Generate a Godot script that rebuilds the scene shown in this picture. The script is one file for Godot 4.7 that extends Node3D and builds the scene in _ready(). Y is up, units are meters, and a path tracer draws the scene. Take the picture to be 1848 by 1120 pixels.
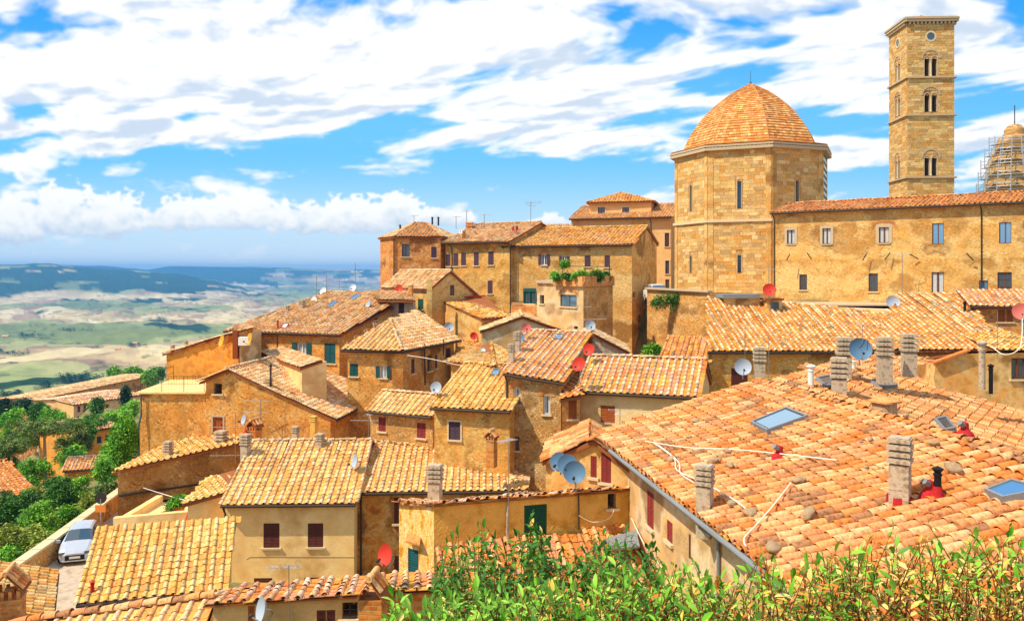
extends Node3D
# Hill town above a valley. Metres, y up, camera at the origin looking along -z.
const F := 1500.0      # focal length of the photograph in its pixels
const CX := 924.0
const HY := 490.0      # eye level in the photograph
var rng := RandomNumberGenerator.new()
var nz := FastNoiseLite.new()
var M := {}            # shared materials
var G := {}            # shared meshes
var used := {}
var tile_mats := {}
var sun_dir := Vector3(-0.66, 0.94, 0.29).normalized()

# ---------- pixel helpers: a pixel is a direction, the depth comes from what the thing touches ----------
func P(x: float, y: float, d: float) -> Vector3:
	return Vector3((x - CX) / F * d, (HY - y) / F * d, -d)
func PX(x: float, d: float, y: float) -> Vector3:      # pixel column, depth, height in metres
	return Vector3((x - CX) / F * d, y, -d)
func PH(x: float, y: float, h: float) -> Vector3:      # where the pixel's ray meets height h
	return P(x, y, -h * F / (y - HY))
func ray_plane(x: float, y: float, o: Vector3, n: Vector3) -> Vector3:
	var r := P(x, y, 1.0)
	return r * (o.dot(n) / r.dot(n))
func flat(v: Vector3) -> Vector3:
	return Vector3(v.x, 0, v.z)
func lin(r: float, g: float, b: float) -> Color:        # sRGB bytes to a linear colour
	return Color(r / 255.0, g / 255.0, b / 255.0).srgb_to_linear()

# ---------- nodes ----------
func uname(n: String) -> String:
	var k: int = used.get(n, 0)
	used[n] = k + 1
	return n if k == 0 else "%s_%03d" % [n, k]
func thing(called: String, label: String, category: String, at: Vector3, group := "", kind := "") -> Node3D:
	var o := Node3D.new()
	o.name = uname(called)
	add_child(o)
	o.position = at
	meta(o, label, category, group, kind)
	return o
func meta(o: Node, label: String, category: String, group := "", kind := "") -> void:
	if label: o.set_meta("label", label)
	if category: o.set_meta("category", category)
	if group: o.set_meta("group", group)
	if kind: o.set_meta("kind", kind)
func put(parent: Node, called: String, mesh: Mesh, mat: Material, at := Vector3.ZERO) -> MeshInstance3D:
	var o := MeshInstance3D.new()
	o.mesh = mesh
	o.material_override = mat
	o.position = at
	o.name = called
	parent.add_child(o, true)
	return o
func wpos(n: Node3D) -> Vector3:
	var p := Vector3.ZERO
	var k: Node = n
	while k is Node3D and k != self:
		p += (k as Node3D).position
		k = k.get_parent()
	return p
func multi(parent: Node, called: String, mesh: Mesh, mat: Material, xf: Array, cols: Array, stuff := true) -> MultiMeshInstance3D:
	var mm := MultiMesh.new()
	mm.transform_format = MultiMesh.TRANSFORM_3D
	mm.use_colors = cols.size() > 0
	mm.mesh = mesh
	mm.instance_count = xf.size()
	for i in xf.size():
		mm.set_instance_transform(i, xf[i])
		if cols.size(): mm.set_instance_color(i, cols[i])
	var o := MultiMeshInstance3D.new()
	o.multimesh = mm
	o.material_override = mat
	o.name = called
	parent.add_child(o, true)
	if stuff: o.set_meta("kind", "stuff")
	return o

# ---------- mesh builder ----------
class MB:
	var v := PackedVector3Array()
	var n := PackedVector3Array()
	var t := PackedVector2Array()
	var c := PackedColorArray()
	var ix := PackedInt32Array()
	var off := Vector3.ZERO
	func tri(a: Vector3, b: Vector3, cc: Vector3, hint: Vector3, ua := Vector2.ZERO, ub := Vector2.ZERO, uc := Vector2.ZERO) -> void:
		var nn := (b - a).cross(cc - a).normalized()
		var k := v.size()
		var flip := nn.dot(hint) < 0.0
		if flip: nn = -nn
		v.append(a - off); v.append(b - off); v.append(cc - off)
		for i in 3: n.append(nn)
		t.append(ua); t.append(ub); t.append(uc)
		if flip: ix.append_array([k, k + 1, k + 2])
		else: ix.append_array([k, k + 2, k + 1])
	func quad(a: Vector3, b: Vector3, cc: Vector3, d: Vector3, hint: Vector3, uvs := []) -> void:
		if uvs.size() == 4:
			tri(a, b, cc, hint, uvs[0], uvs[1], uvs[2]); tri(a, cc, d, hint, uvs[0], uvs[2], uvs[3])
		else:
			var w := (b - a).length(); var h := (d - a).length()
			tri(a, b, cc, hint, Vector2(0, 0), Vector2(w, 0), Vector2(w, h)); tri(a, cc, d, hint, Vector2(0, 0), Vector2(w, h), Vector2(0, h))
	func box(o: Vector3, x: Vector3, y: Vector3, z: Vector3) -> void:   # centre and half axes
		quad(o - x - y + z, o + x - y + z, o + x + y + z, o - x + y + z, z)
		quad(o - x - y - z, o + x - y - z, o + x + y - z, o - x + y - z, -z)
		quad(o + x - y - z, o + x - y + z, o + x + y + z, o + x + y - z, x)
		quad(o - x - y - z, o - x - y + z, o - x + y + z, o - x + y - z, -x)
		quad(o - x + y - z, o + x + y - z, o + x + y + z, o - x + y + z, y)
		quad(o - x - y - z, o + x - y - z, o + x - y + z, o - x - y + z, -y)
	func abox(lo: Vector3, hi: Vector3) -> void:
		var h := (hi - lo) * 0.5
		box((lo + hi) * 0.5, Vector3(h.x, 0, 0), Vector3(0, h.y, 0), Vector3(0, 0, h.z))
	func bar(a: Vector3, b: Vector3, w: float, h: float) -> void:
		var z := (b - a)
		var x := z.cross(Vector3.UP)
		if x.length() < 1e-4: x = Vector3.RIGHT
		x = x.normalized()
		var y := x.cross(z).normalized()
		box((a + b) * 0.5, x * w * 0.5, y * h * 0.5, z * 0.5)
	func tube(pts: Array, radii: Array, seg := 8, caps := true) -> void:
		var base := v.size()
		var m := pts.size()
		for i in m:
			var dir: Vector3 = (pts[mini(i + 1, m - 1)] - pts[maxi(i - 1, 0)]).normalized()
			var x := dir.cross(Vector3.UP)
			if x.length() < 1e-3: x = Vector3.RIGHT
			x = x.normalized()
			var y := x.cross(dir).normalized()
			var r: float = radii[mini(i, radii.size() - 1)]
			for k in seg:
				var a := TAU * k / seg
				var q := x * cos(a) + y * sin(a)
				v.append(pts[i] + q * r - off); n.append(q); t.append(Vector2(float(k) / seg, i))
		for i in m - 1:
			for k in seg:
				var k2 := (k + 1) % seg
				var a := base + i * seg + k; var b := base + i * seg + k2
				ix.append_array([a, b, a + seg, b, b + seg, a + seg])
		if caps:
			for e in [0, m - 1]:
				var hint: Vector3 = (pts[0] - pts[1]) if e == 0 else (pts[m - 1] - pts[m - 2])
				for k in range(1, seg - 1):
					tri(v[base + e * seg] + off, v[base + e * seg + k] + off, v[base + e * seg + k + 1] + off, hint)
	func lathe(o: Vector3, prof: Array, seg := 12, up := Vector3.UP) -> void:   # prof: [r, h]
		var x := up.cross(Vector3(0.31, 0.2, 0.93)).normalized()
		var z := x.cross(up).normalized()
		for i in prof.size() - 1:
			var r0: float = prof[i][0]; var h0: float = prof[i][1]; var r1: float = prof[i + 1][0]; var h1: float = prof[i + 1][1]
			var sl := Vector2(h1 - h0, r0 - r1).normalized()
			var base := v.size()
			for k in seg + 1:
				var a := TAU * k / seg
				var q := x * cos(a) + z * sin(a)
				var nn := (q * sl.x + up * sl.y).normalized()
				v.append(o + q * r0 + up * h0 - off); n.append(nn); t.append(Vector2(float(k) / seg, h0))
				v.append(o + q * r1 + up * h1 - off); n.append(nn); t.append(Vector2(float(k) / seg, h1))
			for k in seg:
				var a := base + k * 2
				ix.append_array([a, a + 2, a + 1, a + 2, a + 3, a + 1])
	func poly(pts: Array, hint: Vector3, uvo := Vector2.ZERO) -> void:   # planar polygon
		var o: Vector3 = pts[0]
		var nn := Vector3.ZERO
		for i in pts.size():
			nn += (pts[i] - o).cross(pts[(i + 1) % pts.size()] - o)
		nn = nn.normalized()
		if nn.dot(hint) < 0: nn = -nn
		var x := Vector3.UP.cross(nn)
		if x.length() < 0.05: x = Vector3.RIGHT
		x = x.normalized()
		var y := nn.cross(x).normalized()
		var q := PackedVector2Array()
		for p in pts: q.append(Vector2((p - o).dot(x), (p - o).dot(y)))
		var id := Geometry2D.triangulate_polygon(q)
		for k in range(0, id.size(), 3):
			var a := id[k]; var b := id[k + 1]; var c2 := id[k + 2]
			tri(pts[a], pts[b], pts[c2], nn, q[a] + uvo, q[b] + uvo, q[c2] + uvo)
	func slab(pts: Array, th: float) -> void:   # polygon with thickness downwards
		var low := []
		for p in pts: low.append(p + Vector3(0, -th, 0))
		poly(pts, Vector3.UP)
		poly(low, Vector3.DOWN)
		var mid := Vector3.ZERO
		for p in pts: mid += p / pts.size()
		for i in pts.size():
			var j := (i + 1) % pts.size()
			quad(low[i], low[j], pts[j], pts[i], (pts[i] + pts[j]) * 0.5 - mid)
	func mesh() -> ArrayMesh:
		var a := []
		a.resize(Mesh.ARRAY_MAX)
		a[Mesh.ARRAY_VERTEX] = v
		a[Mesh.ARRAY_NORMAL] = n
		a[Mesh.ARRAY_TEX_UV] = t
		if c.size() == v.size(): a[Mesh.ARRAY_COLOR] = c
		a[Mesh.ARRAY_INDEX] = ix
		var me := ArrayMesh.new()
		if v.size(): me.add_surface_from_arrays(Mesh.PRIMITIVE_TRIANGLES, a)
		return me
func mb(off := Vector3.ZERO) -> MB:
	var b := MB.new()
	b.off = off
	return b

# ---------- materials ----------
func noise_img(kind: int, freq: float, size: int, sd: int, oct := 4, ret := -1) -> Image:
	var f := FastNoiseLite.new()
	f.noise_type = kind as FastNoiseLite.NoiseType
	f.seed = sd
	f.frequency = freq
	f.fractal_octaves = oct
	if kind == FastNoiseLite.TYPE_CELLULAR:
		f.fractal_type = FastNoiseLite.FRACTAL_NONE
		f.cellular_return_type = ret as FastNoiseLite.CellularReturnType
		f.cellular_jitter = 0.85
	var im := f.get_seamless_image(size, size)
	im.convert(Image.FORMAT_L8)
	return im
func tex(im: Image) -> ImageTexture:
	return ImageTexture.create_from_image(im)
func sm(col: Color, rough := 0.85) -> StandardMaterial3D:   # col linear
	var m := StandardMaterial3D.new()
	m.albedo_color = col.linear_to_srgb()
	m.roughness = rough
	m.metallic_specular = 0.3
	return m
func ss(a: float, b: float, x: float) -> float:
	return smoothstep(a, b, x)
# rubble masonry: colours of single stones, joints, and relief
var stone_tex := {}
func stone_maps(key: String, sd: int, freq: float, joint: Color, cols: Array) -> void:
	var n := 512
	var cv := noise_img(FastNoiseLite.TYPE_CELLULAR, freq, n, sd, 1, FastNoiseLite.RETURN_CELL_VALUE).get_data()
	var dd := noise_img(FastNoiseLite.TYPE_CELLULAR, freq, n, sd, 1, FastNoiseLite.RETURN_DISTANCE2_SUB).get_data()
	var fb := noise_img(FastNoiseLite.TYPE_SIMPLEX_SMOOTH, 0.03, n, sd + 3, 5).get_data()
	var big := noise_img(FastNoiseLite.TYPE_SIMPLEX_SMOOTH, 0.006, n, sd + 5, 3).get_data()
	var al := PackedByteArray(); al.resize(n * n * 3)
	var he := PackedByteArray(); he.resize(n * n)
	for i in n * n:
		var s := ss(0.03, 0.17, dd[i] / 255.0)
		var f := fb[i] / 255.0
		var b := big[i] / 255.0
		var h := int(cv[i] * 7919 + 13) % 997 / 997.0
		var k := h * (cols.size() - 1)
		var a: Color = cols[int(k)].lerp(cols[mini(int(k) + 1, cols.size() - 1)], k - int(k))
		a = a * (0.72 + 0.56 * f)
		var q: Color = joint * (0.8 + 0.4 * f)
		q = q.lerp(a, s * (0.35 + 0.65 * ss(0.25, 0.6, b + (f - 0.5) * 0.6)))
		q = q.linear_to_srgb()
		al[i * 3] = clampi(int(q.r * 255), 0, 255); al[i * 3 + 1] = clampi(int(q.g * 255), 0, 255); al[i * 3 + 2] = clampi(int(q.b * 255), 0, 255)
		he[i] = clampi(int(200 * s * (0.6 + 0.4 * h) + 55 * f), 0, 255)
	stone_tex[key] = [tex(Image.create_from_data(n, n, false, Image.FORMAT_RGB8, al)), tex(Image.create_from_data(n, n, false, Image.FORMAT_L8, he))]
func mottled(sd: int, freq: float, cols: Array, n := 256, oct := 5, contrast := 1.0) -> Array:
	var fb := noise_img(FastNoiseLite.TYPE_SIMPLEX_SMOOTH, freq * 512.0 / n, n, sd, oct).get_data()
	var fi := noise_img(FastNoiseLite.TYPE_SIMPLEX_SMOOTH, freq * 9.0 * 512.0 / n, n, sd + 9, 4).get_data()
	var al := PackedByteArray(); al.resize(n * n * 3)
	for i in n * n:
		var f := clampf((fb[i] / 255.0 - 0.5) * contrast + 0.5 + (fi[i] / 255.0 - 0.5) * 0.25, 0, 0.9999)
		var k := f * (cols.size() - 1)
		var q: Color = cols[int(k)].lerp(cols[mini(int(k) + 1, cols.size() - 1)], k - int(k)) * (0.9 + 0.2 * fi[i] / 255.0)
		q = q.linear_to_srgb()
		al[i * 3] = clampi(int(q.r * 255), 0, 255); al[i * 3 + 1] = clampi(int(q.g * 255), 0, 255); al[i * 3 + 2] = clampi(int(q.b * 255), 0, 255)
	return [tex(Image.create_from_data(n, n, false, Image.FORMAT_RGB8, al)), tex(Image.create_from_data(n, n, false, Image.FORMAT_L8, fi))]
func wallmat(maps: Array, tint: Color, scale: Vector2, relief: float, patch = null) -> StandardMaterial3D:
	var m := sm(tint, 0.92)
	m.albedo_texture = maps[0]
	m.uv1_scale = Vector3(scale.x, scale.y, 1)
	m.heightmap_enabled = true
	m.heightmap_texture = maps[1]
	m.heightmap_scale = relief
	if patch != null:
		m.detail_enabled = true
		m.detail_albedo = patch
		m.detail_blend_mode = BaseMaterial3D.BLEND_MODE_MUL
		m.detail_uv_layer = BaseMaterial3D.DETAIL_UV_2
		m.uv2_triplanar = true
		m.uv2_world_triplanar = true
		m.uv2_scale = Vector3(0.06, 0.06, 0.06)
	return m
func brick_maps() -> Array:
	var n := 512
	var al := PackedByteArray(); al.resize(n * n * 3)
	var he := PackedByteArray(); he.resize(n * n)
	var fb := noise_img(FastNoiseLite.TYPE_SIMPLEX_SMOOTH, 0.02, n, 77, 5).get_data()
	for y in n:
		var row := y / 16
		var fy := y % 16
		for x in n:
			var xx := (x + (row % 2) * 16) % n
			var col := xx / 32
			var fx := xx % 32
			var h := float(hash(row * 131 + col * 7) % 1000) / 1000.0
			var i := y * n + x
			var jo := fy < 3 or fx < 3
			var f := fb[i] / 255.0
			var q := (lin(188, 168, 128) if jo else lin(205, 120, 55).lerp(lin(225, 165, 95), h)) * (0.75 + 0.5 * f)
			q = q.linear_to_srgb()
			al[i * 3] = clampi(int(q.r * 255), 0, 255); al[i * 3 + 1] = clampi(int(q.g * 255), 0, 255); al[i * 3 + 2] = clampi(int(q.b * 255), 0, 255)
			he[i] = (40 if jo else 200) + int(40 * f)
	return [tex(Image.create_from_data(n, n, false, Image.FORMAT_RGB8, al)), tex(Image.create_from_data(n, n, false, Image.FORMAT_L8, he))]
func make_materials() -> void:
	var patch: ImageTexture = mottled(501, 0.006, [lin(186, 164, 138), lin(255, 255, 255), lin(255, 228, 186), lin(222, 204, 176), lin(255, 252, 246)], 512, 5, 2.1)[0]
	var soft: ImageTexture = mottled(502, 0.005, [lin(225, 210, 190), lin(255, 255, 255), lin(255, 247, 232), lin(250, 240, 225)], 256, 5, 1.4)[0]
	stone_maps("rubble", 11, 0.045, lin(218, 176, 112), [lin(168, 126, 76), lin(216, 168, 100), lin(234, 194, 126), lin(222, 156, 80), lin(210, 184, 136), lin(240, 210, 150)])
	stone_maps("grey", 23, 0.05, lin(200, 168, 112), [lin(140, 118, 82), lin(196, 164, 112), lin(222, 196, 148), lin(206, 150, 84), lin(182, 164, 130), lin(230, 205, 160)])
	stone_maps("palace", 37, 0.06, lin(226, 188, 122), [lin(190, 148, 88), lin(228, 186, 116), lin(242, 208, 138), lin(230, 166, 90), lin(216, 190, 134), lin(246, 218, 156)])
	M.rubble = wallmat(stone_tex.rubble, Color(1.1, 1.06, 1.0), Vector2(0.28, 0.4), 4.0, patch)
	M.rubble_orange = wallmat(stone_tex.rubble, Color(1.16, 1.02, 0.76), Vector2(0.28, 0.38), 3.5, patch)
	M.rubble_yellow = wallmat(stone_tex.palace, Color(1.1, 1.02, 0.8), Vector2(0.24, 0.38), 3.5, patch)
	M.stone_grey = wallmat(stone_tex.grey, Color(1.12, 1.06, 0.98), Vector2(0.26, 0.34), 4.5, patch)
	M.stone_brown = wallmat(stone_tex.rubble, Color(0.8, 0.72, 0.62), Vector2(0.28, 0.4), 4.0, patch)
	M.palace = wallmat(stone_tex.palace, Color(1.06, 1.03, 0.97), Vector2(0.22, 0.38), 3.0, patch)
	M.brick = wallmat(brick_maps(), Color(1.12, 1.06, 0.98), Vector2(0.25, 0.25), 1.0, patch)
	M.brick_pale = wallmat([M.brick.albedo_texture, M.brick.heightmap_texture], Color(1.0, 1.0, 1.0), Vector2(0.25, 0.25), 0.8, patch)
	var pl := mottled(41, 0.012, [lin(246, 208, 140), lin(250, 216, 150), lin(244, 204, 138), lin(238, 196, 128)])
	M.cream = wallmat(pl, Color(1.06, 1.05, 1.05), Vector2(0.12, 0.12), 0.6, soft)
	M.cream_pale = wallmat(mottled(45, 0.013, [lin(232, 198, 138), lin(240, 210, 154), lin(236, 202, 146), lin(244, 214, 160)]), Color(1, 1, 1), Vector2(0.12, 0.12), 0.6, soft)
	M.greige = wallmat(mottled(42, 0.014, [lin(196, 172, 132), lin(216, 190, 146), lin(222, 198, 156), lin(206, 180, 136)]), Color(1, 1, 1), Vector2(0.13, 0.13), 1.0, patch)
	M.beige = wallmat(mottled(43, 0.02, [lin(204, 168, 106), lin(222, 184, 118), lin(230, 192, 124), lin(216, 178, 108), lin(200, 162, 98)], 256, 5, 1.3), Color(1, 1, 1), Vector2(0.15, 0.15), 1.5, patch)
	M.ochre = wallmat(mottled(44, 0.014, [lin(196, 150, 60), lin(222, 176, 84), lin(230, 186, 96), lin(218, 170, 76)], 256, 5, 1.2), Color(1, 1, 1), Vector2(0.15, 0.15), 1.5, soft)
	M.peeled = wallmat(mottled(46, 0.02, [lin(214, 140, 40), lin(240, 182, 80), lin(250, 212, 140), lin(236, 170, 66), lin(252, 222, 160)], 256, 5, 1.7), Color(1, 1, 1), Vector2(0.25, 0.12), 3.0)
	M.orange = wallmat(mottled(47, 0.012, [lin(196, 112, 40), lin(232, 156, 62), lin(238, 170, 80), lin(226, 140, 48), lin(206, 160, 100)], 256, 5, 1.5), Color(1, 1, 1), Vector2(0.12, 0.12), 1.0, soft)
	M.salmon = wallmat(mottled(48, 0.01, [lin(232, 180, 118), lin(240, 192, 130), lin(236, 184, 122)]), Color(1, 1, 1), Vector2(0.1, 0.1), 0.4, soft)
	M.rust = wallmat(mottled(49, 0.016, [lin(196, 120, 48), lin(214, 160, 88), lin(222, 176, 108), lin(200, 134, 60), lin(216, 172, 110)], 256, 5, 1.7), Color(1, 1, 1), Vector2(0.14, 0.14), 1.5, patch)
	M.concrete = wallmat(mottled(50, 0.02, [lin(142, 122, 98), lin(186, 164, 134), lin(198, 178, 148), lin(170, 148, 120)], 256, 5, 1.4), Color(1, 1, 1), Vector2(0.4, 0.4), 1.0)
	M.tile_deck = sm(lin(150, 88, 48), 0.95)
	var grain := mottled(61, 0.02, [lin(168, 152, 128), lin(232, 226, 214), lin(255, 255, 255), lin(250, 240, 224), lin(205, 190, 150)], 256, 5, 1.6)
	var tm := func(c: Color) -> StandardMaterial3D:
		var m := sm(c, 0.9)
		m.albedo_texture = grain[0]
		m.uv1_triplanar = true
		m.uv1_world_triplanar = true
		m.uv1_scale = Vector3(0.55, 0.55, 0.55)
		m.heightmap_enabled = true
		m.heightmap_texture = grain[1]
		m.heightmap_scale = 0.6
		return m
	M.tile_any = tm.call(Color(1, 1, 1))
	M.tile_any.vertex_color_use_as_albedo = true
	M.block_any = tm.call(Color(1, 1, 1))
	M.block_any.vertex_color_use_as_albedo = true
	# palettes of clay (linear): each roof mixes its own
	var pal := {
		peach = [[243, 207, 152], [238, 191, 134], [246, 218, 174], [231, 172, 112], [240, 200, 160], [222, 164, 110], [228, 202, 162], [196, 168, 126]],
		yellow = [[246, 208, 134], [241, 194, 112], [248, 218, 156], [237, 178, 92], [243, 204, 140], [229, 168, 94], [234, 204, 148], [204, 170, 116]],
		orange = [[236, 168, 104], [230, 154, 88], [240, 182, 122], [225, 136, 68], [232, 162, 108], [240, 188, 134], [216, 146, 94], [182, 130, 90]],
		rose = [[242, 206, 174], [238, 190, 150], [246, 216, 190], [232, 174, 126], [236, 200, 168], [222, 174, 142], [244, 208, 150], [188, 156, 128]],
		golden = [[242, 190, 92], [236, 170, 66], [246, 204, 124], [228, 154, 60], [244, 210, 156], [238, 196, 140], [232, 172, 92], [206, 158, 96]],
		pan_orange = [[228, 146, 66], [232, 158, 72], [216, 130, 64], [222, 154, 112], [238, 172, 76]],
		pan_golden = [[234, 150, 48], [228, 138, 40], [240, 166, 62], [222, 126, 44], [236, 158, 70]],
		pan_yellow = [[242, 186, 98], [238, 172, 88], [246, 198, 118], [232, 162, 86]],
	}
	for k in pal:
		var ms := []
		var cs := []
		for c in pal[k]:
			var l := lin(c[0], c[1], c[2])
			cs.append(l)
			ms.append(tm.call(l))
		tile_mats[k] = [cs, ms]
	M.iron = sm(lin(62, 54, 48), 0.6)
	M.gutter = sm(lin(72, 58, 46), 0.5)
	M.copper = sm(lin(60, 96, 92), 0.6)
	M.steel = sm(lin(168, 166, 160), 0.35); M.steel.metallic = 0.8
	M.alu = sm(lin(190, 190, 186), 0.4); M.alu.metallic = 0.6
	M.lead = wallmat(mottled(52, 0.02, [lin(96, 100, 102), lin(140, 142, 140), lin(120, 122, 124)]), Color(1, 1, 1), Vector2(0.8, 0.8), 0.4)
	M.room = sm(lin(150, 128, 100), 0.95)
	M.glass = StandardMaterial3D.new(); M.glass.transparency = BaseMaterial3D.TRANSPARENCY_ALPHA; M.glass.albedo_color = Color(0.5, 0.6, 0.65, 0.12); M.glass.roughness = 0.04
	M.glass_tint = sm(lin(60, 76, 88), 0.06); M.glass_tint.metallic_specular = 0.7
	M.glass_sky = sm(lin(130, 170, 196), 0.05); M.glass_sky.metallic_specular = 0.9; M.glass_sky.metallic = 0.6  # pane with a pale blue sky reflection put into its base colour
	M.curtain = sm(lin(236, 230, 218), 0.9)
	M.white = sm(lin(232, 226, 212), 0.6)
	M.sill = wallmat(mottled(53, 0.03, [lin(190, 165, 120), lin(222, 200, 158), lin(208, 184, 140)]), Color(1, 1, 1), Vector2(0.7, 0.7), 0.5)
	M.sill_grey = wallmat(mottled(54, 0.03, [lin(170, 145, 112), lin(200, 176, 140), lin(186, 160, 126)]), Color(1, 1, 1), Vector2(0.7, 0.7), 0.5)
	var w := mottled(60, 0.03, [lin(205, 205, 205), lin(255, 255, 255), lin(235, 235, 235)], 128)
	var paint := func(c: Color) -> StandardMaterial3D:
		var m := sm(c, 0.65)
		m.albedo_texture = w[0]
		m.uv1_scale = Vector3(0.9, 0.3, 1)
		return m
	M.brown = paint.call(lin(104, 52, 38))
	M.maroon = paint.call(lin(140, 52, 44))
	M.plum = paint.call(lin(88, 62, 74))
	M.green = paint.call(lin(30, 84, 56))
	M.teal = paint.call(lin(24, 84, 84))
	M.wood = paint.call(lin(172, 88, 34))
	M.wood_frame = paint.call(lin(126, 70, 36))
	M.red_paint = sm(lin(186, 38, 34), 0.55)
	M.red_seal = wallmat(mottled(55, 0.03, [lin(150, 26, 26), lin(190, 40, 40), lin(170, 60, 60)]), Color(1, 1, 1), Vector2(1, 1), 1.0)
	M.black = sm(lin(28, 28, 30), 0.45)
	M.cable = sm(lin(236, 224, 200), 0.7)
	M.cable_dark = sm(lin(60, 52, 46), 0.7)
	M.rock = wallmat(mottled(56, 0.05, [lin(160, 128, 92), lin(206, 176, 136), lin(186, 152, 112), lin(220, 190, 146)]), Color(1, 1, 1), Vector2(2, 2), 2.0)
	M.lichen = sm(lin(222, 150, 30), 0.95)

# ---------- roof tiles ----------
func make_tile_meshes() -> void:
	# cover: a tapered half barrel, wide end down the slope (+z), its rim showing its thickness
	for key in ["cover", "cover_wide", "cover_far"]:
		var r1 := 0.105 if key != "cover_wide" else 0.15
		var r0 := r1 * 0.78
		var seg := 6 if key != "cover_far" else 4
		var l := 0.47
		var b := mb()
		for ring in [[r0, -l / 2, 1.0, 0.0], [r1, l / 2, 1.0, 0.028], [r1 - 0.02, l / 2, -1.0, 0.028], [r0 - 0.02, -l / 2, -1.0, 0.0]]:
			for k in seg + 1:
				var a := PI * k / seg
				var q := Vector3(-cos(a), sin(a) * 0.86, 0)
				b.v.append(q * ring[0] + Vector3(0, ring[3], ring[1]))
				b.n.append(q.normalized() * ring[2])
				b.t.append(Vector2(float(k) / seg, ring[1] / l + 0.5))
		for k in seg:
			b.ix.append_array([k, k + 1, seg + 1 + k, k + 1, seg + 2 + k, seg + 1 + k])
		var h := (seg + 1) * 2
		for k in seg:
			var a: Vector3 = b.v[seg + 1 + k]; var c: Vector3 = b.v[seg + 2 + k]
			b.tri(a, c, b.v[h + k + 1], Vector3(0, 0, 1)); b.tri(a, b.v[h + k + 1], b.v[h + k], Vector3(0, 0, 1))
		G[key] = b.mesh()
	var p := mb()   # pan: a flat tile with turned-up edges
	var w := 0.15
	var l2 := 0.23
	p.box(Vector3(0, 0.012, 0), Vector3(w, 0, 0), Vector3(0, 0.011, 0.0), Vector3(0, 0.012, l2))
	for s in [-1, 1]:
		p.box(Vector3(s * (w - 0.012), 0.032, 0), Vector3(0.012, 0, 0), Vector3(0, 0.014, 0), Vector3(0, 0.012, l2))
	G.pan = p.mesh()
	var q := mb()   # trough for roofs laid with barrels only
	for k in 4:
		var a0 := PI * (0.12 + 0.76 * k / 4.0); var a1 := PI * (0.12 + 0.76 * (k + 1) / 4.0)
		var f0 := Vector3(-cos(a0) * 0.17, 0.075 - sin(a0) * 0.1, 0); var f1 := Vector3(-cos(a1) * 0.17, 0.075 - sin(a1) * 0.1, 0)
		q.quad(f0 + Vector3(0, 0, -l2), f1 + Vector3(0, 0, -l2), f1 + Vector3(0, 0.03, l2), f0 + Vector3(0, 0.03, l2), Vector3.UP)
		q.quad(f0 + Vector3(0, 0.03, l2), f1 + Vector3(0, 0.03, l2), f1 + Vector3(0, 0.008, l2), f0 + Vector3(0, 0.008, l2), Vector3.BACK)
	G.trough = q.mesh()
	var s := mb()   # small flat scale tile for the dome
	s.box(Vector3(0, 0.015, 0), Vector3(0.17, 0, 0), Vector3(0, 0.018, 0), Vector3(0, 0.03, 0.21))
	G.scale = s.mesh()
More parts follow.
